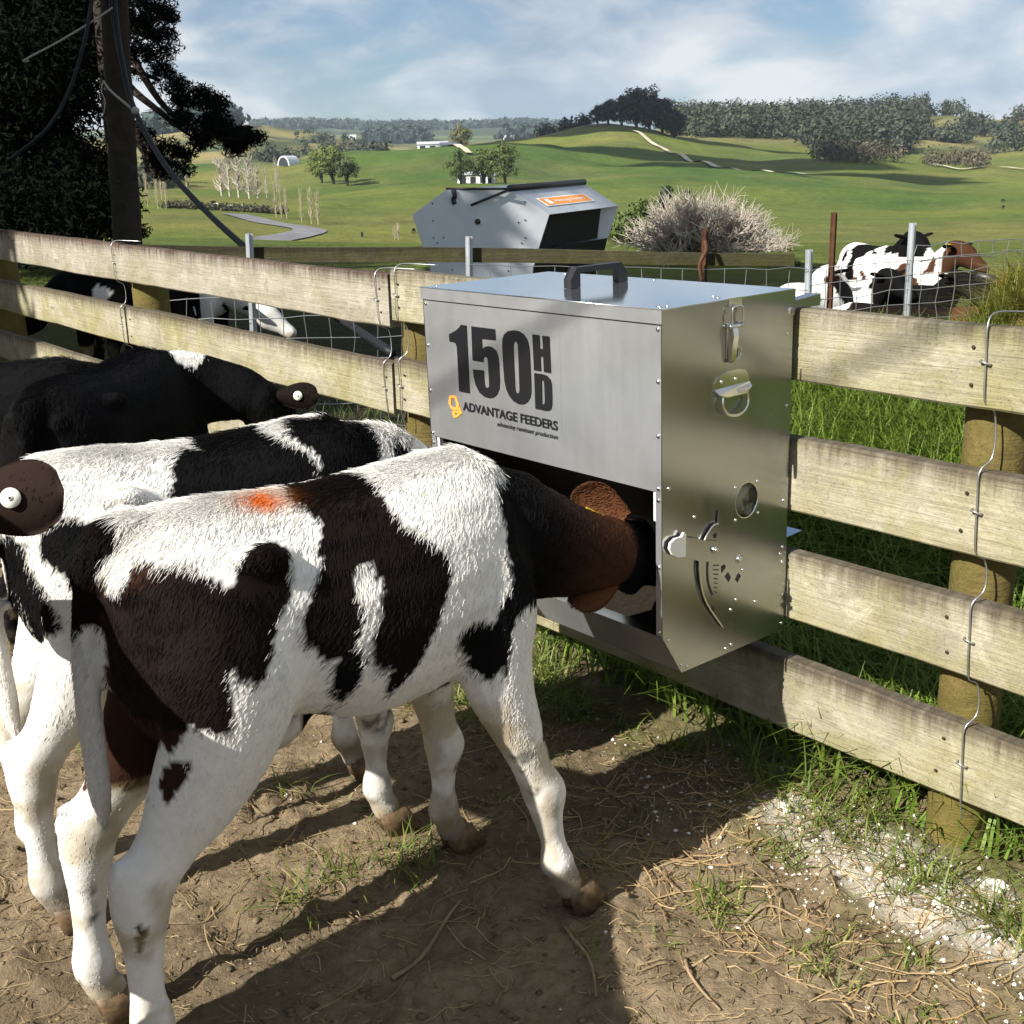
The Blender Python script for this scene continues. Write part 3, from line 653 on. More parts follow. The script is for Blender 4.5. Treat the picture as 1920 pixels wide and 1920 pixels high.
for k in range(8):
    z = -0.561 - 0.0105 * k; d = 0.150 + 0.0008 * k; w = 0.022 * (1 - 0.085 * k)
    MB().prism([fl(-0.0072, d + 0.004, z), fl(-0.0072, d + 0.004 + w, z - 0.005), fl(-0.0072, d + 0.004 + w, z - 0.0075), fl(-0.0072, d + 0.004, z - 0.0025)], (-0.0004, 0, 0)).build('scale_mark', m_dark, quad)
for (d, z, r_) in ((0.156, -0.676, 0.0055), (0.160, -0.505, 0.006)):
    MB().tube([fl(-0.0071, d, z), fl(-0.0076, d, z)], r_, 12).build('plate_hole', m_dark, quad)
lv = MB().prism([fl(-0.0095, d, z) for d, z in [(0.052, -0.481), (0.120, -0.505), (0.165, -0.518), (0.243, -0.556), (0.247, -0.585), (0.222, -0.594), (0.150, -0.562), (0.110, -0.552), (0.049, -0.524)]], (-0.0022, 0, 0)).build('rate_lever', m_side, near_side)
MB().prism([fl(-0.0080, d, z) for d, z in [(0.060, -0.478), (0.058, -0.527), (0.035, -0.523), (0.018, -0.513), (0.009, -0.498), (0.012, -0.486), (0.026, -0.479), (0.046, -0.480), (0.054, -0.472)]], (-0.006, 0, 0)).build('lever_grip', m_whitepl, lv)
MB().tube([fl(-0.010, 0.152, -0.534), fl(-0.016, 0.152, -0.534)], 0.0085, 6).build('lock_nut', m_chrome, lv)
MB().tube([fl(-0.010, 0.152, -0.534), fl(-0.022, 0.152, -0.534)], 0.0042, 8).build('bolt', m_chrome, lv)
MB().tube([fl(-0.0015, 0.235, -0.577), fl(-0.0128, 0.235, -0.577)], 0.0105, 14).build('pivot_washer', m_chrome, lv)
MB().dome(fl(-0.0128, 0.235, -0.577), (-1, 0, 0), 0.0075, 0.006, 10).build('pivot_bolt', m_screw, lv)
for pts in ([(0.186, -0.586), (0.200, -0.580), (0.204, -0.592), (0.190, -0.602)], [(0.200, -0.612), (0.212, -0.604), (0.222, -0.620), (0.214, -0.630)], [(0.236, -0.628), (0.247, -0.615), (0.257, -0.626), (0.245, -0.639)]):
    MB().prism([fl(-0.0014, d, z) for d, z in pts], (-0.0004, 0, 0)).build('punched_hole', m_dark, near_side)
# brackets that hook over the top rail
for x0 in (0.004, LF - 0.034):
    br = MB().prism([fl(x0, DF - 0.01, -0.028), fl(x0, DF + 0.105, -0.020), fl(x0, DF + 0.105, -0.046), fl(x0, DF + 0.028, -0.046), fl(x0, DF + 0.016, -0.055), fl(x0, DF - 0.01, -0.066)], (0.03, 0, 0)).build('rail_hook', m_side, feeder)
    MB().tube([fl(x0 - 0.003, DF - 0.012, -0.045), fl(x0 - 0.006, DF - 0.012, -0.045)], 0.008, 12).build('washer', m_chrome, br)
pl_ = sheet('foot_tab', [(0.0, DF + 0.002, -0.575), (0.0, DF + 0.06, -0.572), (0.05, DF + 0.06, -0.572), (0.05, DF + 0.002, -0.575)], (0, 0, 0.002), m_lid)
# ---------------------------------------------------------------- decal and lettering on the front
decal = sheet('decal', [(0.303, -0.0004, -0.066), (0.727, -0.0004, -0.066), (0.744, -0.0004, -0.262), (0.742, -0.0004, -0.325), (0.305, -0.0004, -0.329)], (0, 0.0003, 0), m_galv)
def glyph(name, outer, inner, mat, d=-0.0022):
    bm = bmesh.new(); es = []
    for lp in [outer] + ([inner] if inner else []):
        v_ = [bm.verts.new(fl(x, d, z)) for x, z in lp]; es += [bm.edges.new((v_[i], v_[(i + 1) % len(v_)])) for i in range(len(v_))]
    bmesh.ops.triangle_fill(bm, use_beauty=True, edges=es)
    bmesh.ops.recalc_face_normals(bm, faces=bm.faces)
    me = bpy.data.meshes.new(name); bm.to_mesh(me); bm.free(); me.materials.append(mat)
    o = link(bpy.data.objects.new(name, me), decal); md = o.modifiers.new('t', 'SOLIDIFY'); md.thickness = 0.0006; md.offset = 0; return o
G1 = [(0.658, -0.0798), (0.6355, -0.0801), (0.6364, -0.2452), (0.6787, -0.2452), (0.6783, -0.1368), (0.683, -0.127), (0.6941, -0.1246), (0.7074, -0.1249), (0.7081, -0.1071), (0.6934, -0.1016), (0.6744, -0.0932), (0.6641, -0.0865)]
G5 = [(0.6165, -0.0802), (0.5268, -0.08), (0.526, -0.1054), (0.5784, -0.1068), (0.5777, -0.1323), (0.5698, -0.1258), (0.5563, -0.1224), (0.5407, -0.1226), (0.5268, -0.1291), (0.5193, -0.1431), (0.5173, -0.1593), (0.517, -0.2004), (0.52, -0.2191), (0.5288, -0.2335), (0.5412, -0.2426), (0.5574, -0.2472), (0.5787, -0.2465), (0.597, -0.2386), (0.6107, -0.2215), (0.6166, -0.2035), (0.6189, -0.1842), (0.5766, -0.1822), (0.5758, -0.214), (0.5729, -0.2221), (0.5664, -0.2238), (0.5595, -0.2205), (0.5577, -0.2135), (0.5586, -0.1603), (0.561, -0.1506), (0.5688, -0.1477), (0.5749, -0.152), (0.5773, -0.1622), (0.6182, -0.1622)]
G0o = [(0.4589, -0.0767), (0.4391, -0.0771), (0.4224, -0.0828), (0.4109, -0.0944), (0.4057, -0.1097), (0.4041, -0.1253), (0.4034, -0.1985), (0.404, -0.2131), (0.4083, -0.2265), (0.4176, -0.2383), (0.4341, -0.2461), (0.4516, -0.2476), (0.469, -0.2433), (0.4836, -0.2328), (0.4941, -0.2176), (0.4994, -0.2001), (0.5013, -0.1707), (0.5022, -0.117), (0.5006, -0.1007), (0.4934, -0.0888), (0.479, -0.0804)]
G0i = [(0.4542, -0.1014), (0.4481, -0.1033), (0.4454, -0.1086), (0.4451, -0.1197), (0.4454, -0.2133), (0.447, -0.2192), (0.4514, -0.223), (0.4576, -0.2213), (0.461, -0.2152), (0.4615, -0.2022), (0.4621, -0.1213), (0.4614, -0.1101), (0.4585, -0.1042)]
GH = [(0.3933, -0.0804), (0.3691, -0.0803), (0.3682, -0.1106), (0.3581, -0.1102), (0.3594, -0.0806), (0.3357, -0.0804), (0.334, -0.1617), (0.3575, -0.1618), (0.3582, -0.1279), (0.3677, -0.128), (0.3669, -0.1613), (0.3916, -0.1617)]
GDo = [(0.3912, -0.168), (0.362, -0.1675), (0.3456, -0.1696), (0.3365, -0.1764), (0.3328, -0.187), (0.3322, -0.2106), (0.3333, -0.2345), (0.3373, -0.2445), (0.3469, -0.2498), (0.3589, -0.2507), (0.3913, -0.2502)]
GDi = [(0.3658, -0.1814), (0.3603, -0.1823), (0.3578, -0.1876), (0.3573, -0.228), (0.3585, -0.2338), (0.363, -0.2368), (0.3673, -0.2365)]
glyph('lettering', G1, None, m_decal); glyph('lettering', G5, None, m_decal); glyph('lettering', G0o, G0i, m_decal); glyph('lettering', GH, None, m_decal); glyph('lettering', GDo, GDi, m_decal)
glyph('logo', [(0.7208, -0.2618), (0.7032, -0.2587), (0.692, -0.2608), (0.6823, -0.2806), (0.6850, -0.2930), (0.7076, -0.2960), (0.7165, -0.2939), (0.7255, -0.2809)], [(0.7126, -0.2669), (0.6994, -0.2644), (0.6934, -0.2768), (0.6945, -0.2870), (0.7076, -0.2900), (0.7157, -0.285)], m_orange)
glyph('logo', [(0.7075, -0.2975), (0.6848, -0.2945), (0.6815, -0.2830), (0.6712, -0.2992), (0.6938, -0.3138), (0.707, -0.3166), (0.7140, -0.3020)], [(0.7030, -0.3030), (0.6990, -0.3090), (0.6935, -0.3075), (0.6890, -0.3010)], m_orange)
def text_mesh(body, x0, x1, zb, zt, mat, parent, shear=0.0, bold=0.0, d=-0.0022):
    cu = bpy.data.curves.new('text', 'FONT'); cu.body = body; cu.size = 1; cu.shear = shear; cu.offset = bold; cu.fill_mode = 'FRONT' if hasattr(cu, 'fill_mode') else cu.fill_mode
    to = bpy.data.objects.new('text', cu); col.objects.link(to)
    dg = bpy.context.evaluated_depsgraph_get(); me = bpy.data.meshes.new_from_object(to.evaluated_get(dg)); bpy.data.objects.remove(to)
    V = np.array([v.co[:] for v in me.vertices]); a, b = V.min(0), V.max(0)
    cap = 0.0 if not any(ch in body for ch in 'gpqyj') else 0.0
    t = (V[:, 0] - a[0]) / (b[0] - a[0]); h = (V[:, 1] - a[1]) / (b[1] - a[1])
    W = np.stack([x0 + (x1 - x0) * t, np.full(len(V), -d), zb + (zt - zb) * h + FH], -1)
    me.vertices.foreach_set('co', W.astype(np.float32).ravel()); me.name = 'lettering'; me.materials.clear(); me.materials.append(mat); me.update()
    return link(bpy.data.objects.new('lettering', me), parent)
text_mesh('ADVANTAGE FEEDERS', 0.6675, 0.3165, -0.2915, -0.2690, m_decal, decal, 0, 0.028)
text_mesh('advancing ruminant production', 0.5345, 0.3175, -0.3150, -0.3005, m_decal, decal, 0.22, 0.012)
# ================================================================ calves
m_coat = attr_mat('calf_coat', 0.8, 0.06, 'hcol', 0.08, 60.0, 0.10)
m_hair = Mat('calf_hair'); _a = m_hair.n('ShaderNodeAttribute', attribute_name='hcol'); m_hair.base(_a.outputs['Color']); m_hair.p(rough=0.6, spec=0.08); m_hair = m_hair.m
m_hoof = plain('hoof_horn', (0.13, 0.085, 0.045), 0.55, 0, 0.35, 0.5, 60)
m_tagw = plain('ear_tag_white', (0.82, 0.80, 0.70), 0.45, 0, 0.4)
m_tagy = plain('ear_tag_yellow', (0.75, 0.52, 0.03), 0.45, 0, 0.4)
m_eye = plain('eye', (0.01, 0.008, 0.006), 0.08, 0, 0.6)

def loft(pts, rads, lat, n=16, m=5, power=2.0):
    """closed tube with elliptical rings: rads = (lateral, other); lat = lateral vectors per point (or one)"""
    pts = np.array(pts, float); rads = np.array(rads, float)
    lat = np.array([lat] * len(pts), float) if np.ndim(lat) == 1 else np.array(lat, float)
    C = spline(pts, m); A = spline(rads, m); Lv = spline(lat, m)
    T = np.gradient(C, axis=0); T /= np.linalg.norm(T, axis=1)[:, None]
    Lv = Lv - T * (Lv * T).sum(1)[:, None]; Lv /= np.linalg.norm(Lv, axis=1)[:, None]
    O = np.cross(T, Lv)
    th = np.arange(n) * 2 * math.pi / n
    ring = C[:, None, :] + Lv[:, None, :] * (np.cos(th)[None, :, None] * A[:, 0][:, None, None]) + O[:, None, :] * (np.sin(th)[None, :, None] * A[:, 1][:, None, None])
    k = len(C); V = ring.reshape(-1, 3)
    F = [[i * n + j, i * n + (j + 1) % n, (i + 1) * n + (j + 1) % n, (i + 1) * n + j] for i in range(k - 1) for j in range(n)]
    F += [list(range(n))[::-1], list(range((k - 1) * n, k * n))]
    return V, F
def torso(secs, n=24, m=5):
    S = spline(secs, m); th = np.arange(n) * 2 * math.pi / n; V = []
    for x, zc_, hw, hu, hd in S:
        c, s_ = np.cos(th), np.sin(th)
        y = hw * np.sign(c) * np.abs(c) ** 0.85 * (1 - 0.16 * np.maximum(0, s_) ** 2)
        z = zc_ + np.where(s_ > 0, hu, hd) * np.sign(s_) * np.abs(s_) ** 0.95
        V.append(np.stack([np.full(n, x), y, z], -1))
    k = len(S); V = np.vstack(V)
    F = [[i * n + j, i * n + (j + 1) % n, (i + 1) * n + (j + 1) % n, (i + 1) * n + j] for i in range(k - 1) for j in range(n)]
    F += [list(range(n))[::-1], list(range((k - 1) * n, k * n))]
    return V, F
TORSO = [(-0.372, 0.815, 0.060, 0.080, 0.12), (-0.345, 0.795, 0.108, 0.140, 0.18), (-0.285, 0.775, 0.152, 0.194, 0.21), (-0.19, 0.765, 0.172, 0.208, 0.205), (-0.09, 0.75, 0.168, 0.214, 0.180), (0.03, 0.735, 0.182, 0.224, 0.205), (0.15, 0.73, 0.182, 0.238, 0.200), (0.26, 0.735, 0.164, 0.240, 0.185), (0.335, 0.745, 0.140, 0.222, 0.172), (0.40, 0.755, 0.105, 0.155, 0.150), (0.435, 0.755, 0.06, 0.09, 0.10)]
HIND = [((-0.195, 0.085, 0.84), (0.075, 0.115)), ((-0.215, 0.105, 0.72), (0.086, 0.132)), ((-0.245, 0.115, 0.61), (0.072, 0.104)), ((-0.295, 0.115, 0.515), (0.054, 0.082)), ((-0.346, 0.115, 0.445), (0.038, 0.056)), ((-0.385, 0.115, 0.390), (0.041, 0.054)), ((-0.390, 0.115, 0.335), (0.038, 0.046)), ((-0.390, 0.115, 0.27), (0.026, 0.034)), ((-0.388, 0.115, 0.19), (0.024, 0.030)), ((-0.383, 0.115, 0.130), (0.034, 0.039)), ((-0.373, 0.115, 0.090), (0.029, 0.032)), ((-0.356, 0.115, 0.060), (0.031, 0.035)), ((-0.352, 0.115, 0.046), (0.027, 0.031))]
FORE = [((0.265, 0.085, 0.83), (0.055, 0.095)), ((0.295, 0.110, 0.70), (0.064, 0.105)), ((0.290, 0.118, 0.60), (0.058, 0.085)), ((0.295, 0.118, 0.52), (0.052, 0.068)), ((0.315, 0.118, 0.42), (0.041, 0.050)), ((0.330, 0.118, 0.34), (0.036, 0.040)), ((0.345, 0.118, 0.285), (0.043, 0.046)), ((0.342, 0.118, 0.235), (0.031, 0.034)), ((0.342, 0.118, 0.175), (0.024, 0.027)), ((0.342, 0.118, 0.125), (0.034, 0.037)), ((0.352, 0.118, 0.090), (0.029, 0.031)), ((0.364, 0.118, 0.060), (0.031, 0.035)), ((0.368, 0.118, 0.046), (0.027, 0.031))]

def ear_vf(base, dirv, face, L=0.135, W=0.046, n=18, k=13):
    """leaf shaped cupped ear with thickness; dirv to the tip, face = opening direction"""
    d = unit(dirv); f = unit(np.array(face) - d * (np.array(face) @ d)); s = np.cross(d, f)
    G = []
    for sgn in (0, 1):
        for i in range(n):
            u = i / (n - 1); w = W * (0.35 + 0.65 * math.sin(min(1, u * 1.25) * math.pi * 0.5)) * math.sqrt(max(0.0, 1 - u ** 4.5)) + 0.002
            for j in range(k):
                v = -1 + 2 * j / (k - 1)
                cup = 0.62 * (1 - 0.55 * u)
                p = base + d * (L * u) + s * (w * v * (1 - 0.18 * cup * v * v)) + f * (w * cup * v * v - 0.010 * math.sin(u * 2.6)) - f * (0.006 * sgn * (1 - 0.75 * v * v) * (1 - 0.5 * u))
                G.append(p)
    F = []
    for sgn in (0, 1):
        b = sgn * n * k
        for i in range(n - 1):
            for j in range(k - 1):
                q = [b + i * k + j, b + i * k + j + 1, b + (i + 1) * k + j + 1, b + (i + 1) * k + j]; F.append(q if sgn else q[::-1])
    rim = [i * k for i in range(n)] + [(n - 1) * k + j for j in range(1, k)] + [i * k + k - 1 for i in range(n - 2, -1, -1)] + [j for j in range(k - 2, 0, -1)]
    for a, b in zip(rim, rim[1:] + rim[:1]): F.append([a, b, b + n * k, a + n * k])
    return np.array(G), F

def hull_mesh(shells, voxel, smooth_it=3):
    mb = MB()
    for V, F in shells: mb.add(V, F)
    me = bpy.data.meshes.new('tmp'); me.from_pydata(mb.v, [], mb.f); me.update()
    o = bpy.data.objects.new('tmp', me); col.objects.link(o)
    md = o.modifiers.new('r', 'REMESH'); md.mode = 'VOXEL'; md.voxel_size = voxel; md.adaptivity = 0
    sm_ = o.modifiers.new('s', 'SMOOTH'); sm_.factor = 0.5; sm_.iterations = smooth_it
    dg = bpy.context.evaluated_depsgraph_get(); ev = bpy.data.meshes.new_from_object(o.evaluated_get(dg))
    V = np.empty(len(ev.vertices) * 3, np.float32); ev.vertices.foreach_get('co', V)
    F = np.empty(len(ev.loops), np.int32); ev.loops.foreach_get('vertex_index', F)
    bpy.data.objects.remove(o)
    return V.reshape(-1, 3).astype(float), F.reshape(-1, 4)

def girth(P):
    """unrolled coat coordinates: x along the body, g = distance round it from the spine (right side negative)"""
    g = np.abs(P[:, 1]) + np.maximum(0, 0.97 - P[:, 2]); return np.where(P[:, 1] < 0, -g, g)
def in_poly(x, y, poly):
    poly = np.array(poly); ins = np.zeros(len(x), bool); j = len(poly) - 1
    for i in range(len(poly)):
        xi, yi = poly[i]; xj, yj = poly[j]
        c = ((yi > y) != (yj > y)) & (x < (xj - xi) * (y - yi) / (yj - yi + 1e-12) + xi); ins ^= c; j = i
    return ins

class Calf:
    def __init__(s, name, label, loc, yaw, scale=1.0, feet=None, neck=None, head=None, tail=None, coat=None, voxel=0.011, hair=0, hair_len=0.022, group=None, tags=(), lying=False, ears=True, zscale=1.0, view_bias=True, hair_w=0.00048, neck_end=(0.067, 0.085), ear_off=(0, 0, 0)):
        """feet: dict of RF LF RH LH -> (x,y) hoof positions; neck: list of points; head: (poll, forward, up) in local space"""
        s.root = thing(name, label, 'calf', loc, yaw, group); s.root.scale = (scale,) * 3
        s.feet = dict(RF=(0.365, -0.118), LF=(0.365, 0.118), RH=(-0.35, -0.115), LH=(-0.35, 0.115)); s.feet.update(feet or {})
        poll, fwd, up = head or ((0.62, 0, 1.0), (0.75, 0, -0.66), (0.6, 0, 0.8))
        fwd = unit(fwd); up = unit(np.array(up) - fwd * (np.array(up) @ fwd)); left = np.cross(up, fwd); poll = np.array(poll, float)
        s.head = (poll, fwd, up, left)
        sh = [torso(TORSO)]
        for key, base, sg in (('RF', FORE, -1), ('LF', FORE, 1), ('RH', HIND, -1), ('LH', HIND, 1)):
            if lying: 
                continue
            P = np.array([p for p, r in base]); P[:, 1] *= sg; r_ = np.array([r for p, r in base])
            off = np.array(s.feet[key]) - P[-1, :2]
            w = np.clip(1 - (P[:, 2] - 0.03) / 0.62, 0, 1) ** 1.05; P[:, :2] += off[None, :] * w[:, None]
            sh.append(loft(P, r_, (0, 1, 0), 14, 4))
            if key[1] == 'H':      # point of the hock
                k_ = 5; sh.append(loft([P[k_] + [-0.020, 0, -0.035], P[k_] + [-0.036, 0, 0.018], P[k_] + [-0.026, 0, 0.062]], [(0.016, 0.018), (0.020, 0.022), (0.012, 0.016)], (0, 1, 0), 10, 3))
            else:
                k_ = 6; sh.append(loft([P[k_] + [0.012, 0, -0.035], P[k_] + [0.022, 0, 0.0], P[k_] + [0.012, 0, 0.035]], [(0.025, 0.018), (0.034, 0.026), (0.025, 0.018)], (0, 1, 0), 10, 3))
        for sg in (-1, 1):     # hook and pin bones, shoulder blade
            sh.append(loft([(-0.20, sg * 0.125, 0.90), (-0.155, sg * 0.138, 0.90), (-0.11, sg * 0.125, 0.885)], [(0.015, 0.015), (0.024, 0.026), (0.015, 0.015)], (0, 1, 0), 10, 4))
            sh.append(loft([(-0.365, sg * 0.050, 0.86), (-0.345, sg * 0.062, 0.87), (-0.30, sg * 0.07, 0.88)], [(0.015, 0.02), (0.026, 0.034), (0.02, 0.03)], (0, 1, 0), 10, 4))
        nk = neck or [(0.30, 0, 0.80), (0.42, 0, 0.84), (0.53, 0, 0.92), tuple(poll - fwd * 0.0)]
        nk = [np.array(p, float) for p in nk]; kN = len(nk)
        nr = [(0.115 - (0.115 - neck_end[0]) * (i / (kN - 1)) ** 0.8, 0.170 - (0.17 - neck_end[1]) * (i / (kN - 1)) ** 0.8) for i in range(kN)]
        lats = [unit(np.array([0, 1, 0]) * (1 - i / (kN - 1)) + left * (i / (kN - 1))) for i in range(kN)]
        nk.append(nk[-1] + fwd * 0.03); nr.append((0.05, 0.06)); lats.append(left)
        sh.append(loft(nk, nr, lats, 18, 5))
        hd = [(-0.045, 0.0, 0.035, 0.035), (-0.02, 0.0, 0.062, 0.066), (0.04, -0.006, 0.076, 0.085), (0.10, -0.016, 0.078, 0.092), (0.17, -0.022, 0.060, 0.074), (0.23, -0.026, 0.047, 0.054), (0.275, -0.03, 0.048, 0.048), (0.305, -0.034, 0.044, 0.042), (0.32, -0.036, 0.028, 0.026)]
        sh.append(loft([poll + fwd * a + up * b for a, b, c, d in hd], [(c, d) for a, b, c, d in hd], left, 18, 4))
        for sg in (-1, 1):
            p = poll + fwd * 0.085 + left * (sg * 0.066) + up * 0.018; sh.append(loft([p - fwd * 0.03, p, p + fwd * 0.03], [(0.010, 0.012), (0.022, 0.026), (0.010, 0.012)], left, 8, 3))
        if tail is None: tail = [(-0.33, 0, 0.915), (-0.385, 0, 0.905), (-0.415, 0, 0.80), (-0.41, 0, 0.62), (-0.405, 0, 0.48), (-0.40, 0, 0.36)]
        tr_ = np.interp(np.linspace(0, 1, len(tail)), [0, 0.18, 0.5, 0.72, 0.9, 1], [0.034, 0.030, 0.021, 0.021, 0.020, 0.007])
        sh.append(loft(tail, [(q, q) for q in tr_], (0, 1, 0), 10, 5)); s.tail = np.array(tail, float)
        if not lying: sh.append(loft([(-0.02, 0, 0.575), (-0.075, 0, 0.525), (-0.115, 0, 0.515), (-0.15, 0, 0.545)], [(0.02, 0.02), (0.026, 0.024), (0.022, 0.022), (0.014, 0.014)], (0, 1, 0), 10, 3))      # navel fold
        V, F = hull_mesh(sh, voxel)
        s.nb = len(V); s.earinfo = []
        if ears:
            for sg, spec in zip((1, -1), ears if isinstance(ears, (list, tuple)) else (None, None)):
                eL, eW = 0.135, 0.046
                if spec is None: dv, fc = left * sg * 0.95 + up * 0.12 - fwd * 0.22, fwd * 0.55 - up * 0.75
                else:
                    dv, fc = np.array(spec[0], float), np.array(spec[1], float)
                    if len(spec) > 2: eL, eW = spec[2]
                base = poll + left * (sg * 0.058) + fwd * 0.012 + up * 0.012 + (np.array(ear_off) if np.ndim(ear_off) == 1 else np.array(ear_off[0 if sg > 0 else 1]))
                EV, EF = ear_vf(base, dv, fc, eL, eW); s.earinfo.append((base, unit(dv), unit(fc - unit(dv) * (fc @ unit(dv)))))
                F = np.vstack([F, np.array(EF) + len(V)]); V = np.vstack([V, EV])
        # gentle hide relief
        V[:s.nb] += 0.004 * (fbm(V[:s.nb], 14, 3, 4)[:, None] - 0.5) * unit_rows(V[:s.nb] - V[:s.nb].mean(0))
        s.V, s.F = V, F
        s.coat_fn = coat
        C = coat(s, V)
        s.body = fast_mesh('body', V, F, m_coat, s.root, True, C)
        if not lying:
            for key, sg in (('RF', -1), ('LF', 1), ('RH', -1), ('LH', 1)):
                s.hoof(key)
        for ear_i, along, mat, shape in tags: s.ear_tag(ear_i, along, mat, shape)
        if hair: s.grow(hair, hair_len, view_bias, hair_w)
    def hoof(s, key):
        x, y = s.feet[key]; mb = MB()
        for sg in (-1, 1):
            P = [(x - 0.030, y + sg * 0.014, 0.052), (x - 0.034, y + sg * 0.016, 0.028), (x - 0.034, y + sg * 0.017, 0.002)]
            top = [(x + 0.030, y + sg * 0.006, 0.055)]
            V = []
            for z, k in ((0.064, 0.86), (0.034, 1.0), (0.001, 1.16)):
                for t in np.linspace(0, 2 * math.pi, 12, endpoint=False):
                    cx_, sy_ = math.cos(t), math.sin(t)
                    xx = x + (0.048 if cx_ > 0 else 0.034) * cx_ * k + (0.058 - z) * 0.42; yy = y + sg * 0.0165 + 0.0155 * sy_ * k * (1 - 0.35 * max(0, cx_))
                    V.append((xx, yy, z))
            F = [[i * 12 + j, i * 12 + (j + 1) % 12, (i + 1) * 12 + (j + 1) % 12, (i + 1) * 12 + j] for i in range(2) for j in range(12)] + [list(range(12)), list(range(24, 36))[::-1]]
            mb.add(V, F, True)
        return mb.build('hoof', m_hoof, s.root)
    def ear_tag(s, i, along, mat, shape):
        base, d, f = s.earinfo[i]; c = base + d * along; side_ = np.cross(d, f)
        if shape == 'button':
            a = MB(); a.tube([c - f * 0.0205, c - f * 0.0175], 0.0150, 20); o = a.build('ear_tag', mat, s.root)
            MB().tube([c - f * 0.0206, c - f * 0.0222], 0.0045, 12).build('tag_pin', mat, o)
            MB().tube([c - f * 0.0223, c - f * 0.0228], 0.0020, 8).build('tag_hole', m_eye, o)
            b = MB(); b.tube([c + f * 0.004, c + f * 0.010], 0.015, 18).build('tag_back', mat, o)
        else:
            P = [c + f * (0.004 + a) + d * b - side_ * 0.016 for a, b in ((0.0, -0.034), (0.0, 0.034), (0.026, 0.036), (0.03, 0.0), (0.026, -0.036))]
            MB().prism(P, side_ * 0.0032).build('ear_tag', mat, s.root)
    def normals(s):
        tri = s.V[s.F]; n = np.cross(tri[:, 2] - tri[:, 0], tri[:, 3] - tri[:, 1]); ar = 0.5 * np.linalg.norm(n, axis=1); n /= np.maximum(1e-12, 2 * ar)[:, None]
        N = np.zeros_like(s.V)
        for k in range(4): np.add.at(N, s.F[:, k], n * ar[:, None])
        N /= np.maximum(1e-12, np.linalg.norm(N, axis=1))[:, None]; return n, ar, N
    def grow(s, count, length, view_bias, hw):
        n, ar, N = s.normals(); r_ = np.random.default_rng(5)
        M4 = np.array(s.root.matrix_basis); cl_ = np.linalg.inv(M4) @ np.array([*CAM, 1.0]); cl_ = cl_[:3]
        cen = s.V[s.F].mean(1); w = ar.copy()
        if view_bias:
            vd = cl_ - cen; vd /= np.linalg.norm(vd, axis=1)[:, None]; fc = (n * vd).sum(1); w = w * np.where(fc > -0.12, 1.0, 0.12)
        w = w * np.where(cen[:, 2] < 0.06, 0.0, 1.0)
        idx = r_.choice(len(w), count, p=w / w.sum())
        a, b = r_.random(count), r_.random(count); q = s.F[idx]
        wts = np.stack([(1 - a) * (1 - b), a * (1 - b), a * b, (1 - a) * b], -1)
        P = (s.V[q] * wts[..., None]).sum(1); Nn = (N[q] * wts[..., None]).sum(1); Nn /= np.maximum(1e-9, np.linalg.norm(Nn, axis=1))[:, None]
        flow = np.stack([-0.55 - 0 * a, 0 * a, -0.75 - 0 * a], -1) + 0.9 * (np.stack([fbm(P, 7, 2, 1), fbm(P, 7, 2, 2), fbm(P, 7, 2, 3)], -1) - 0.5)
        flow[P[:, 0] > 0.46] = flow[P[:, 0] > 0.46] * [1.4, 1, 0.6]
        flow = flow + r_.normal(0, 0.15, flow.shape); flow -= Nn * (flow * Nn).sum(1)[:, None]; flow /= np.maximum(1e-9, np.linalg.norm(flow, axis=1))[:, None]
        clump = fbm(P, 30, 2, 8)
        Ln = length * (0.55 + 0.75 * r_.random(count)) * np.interp(P[:, 2], [0.05, 0.30, 0.50, 0.75], [0.5, 0.5, 0.75, 1.0]) * (0.75 + 0.6 * clump)
        ridge = np.exp(-(P[:, 1] / 0.05) ** 2) * (P[:, 2] > 0.88); Ln *= 1 + 0.6 * ridge
        lift = 0.15 + 0.07 * r_.normal(0, 1, count) + 0.35 * ridge
        ear = np.array(idx >= 0) & (q.min(1) >= s.nb); Ln = np.where(ear, Ln * 0.45, Ln)
        d1 = flow + Nn * lift[:, None]; d1 /= np.linalg.norm(d1, axis=1)[:, None]
        d2 = flow + Nn * (lift * 0.35)[:, None] + [0, 0, -0.12]; d2 /= np.linalg.norm(d2, axis=1)[:, None]
        p0 = P - Nn * 0.002; p1 = p0 + d1 * (Ln * 0.5)[:, None]; p2 = p1 + d2 * (Ln * 0.5)[:, None]
        pos = np.stack([p0, p1, p2], 1).reshape(-1, 3).astype(np.float32)
        jit = P + r_.normal(0, 0.0035, P.shape)
        C = s.coat_fn(s, jit, idx=q[:, 0]) * (0.86 + 0.28 * r_.random(count))[:, None] * (0.86 + 0.28 * clump)[:, None]
        hc = bpy.data.hair_curves.new('coat'); hc.add_curves([3] * count)
        hc.attributes['position'].data.foreach_set('vector', pos.ravel())
        ra = hc.attributes.get('radius') or hc.attributes.new('radius', 'FLOAT', 'POINT')
        ra.data.foreach_set('value', np.tile(np.array([hw, hw * 0.85, hw * 0.2], np.float32), count))
        ca = hc.attributes.new('hcol', 'FLOAT_COLOR', 'CURVE'); c4 = np.ones((count, 4), np.float32); c4[:, :3] = np.clip(C, 0, 1); ca.data.foreach_set('color', c4.ravel())
        hc.materials.append(m_hair)
        o = link(bpy.data.objects.new('coat', hc), s.root); o['kind'] = 'stuff'; return o
def unit_rows(A): return A / np.maximum(1e-9, np.linalg.norm(A, axis=1))[:, None]

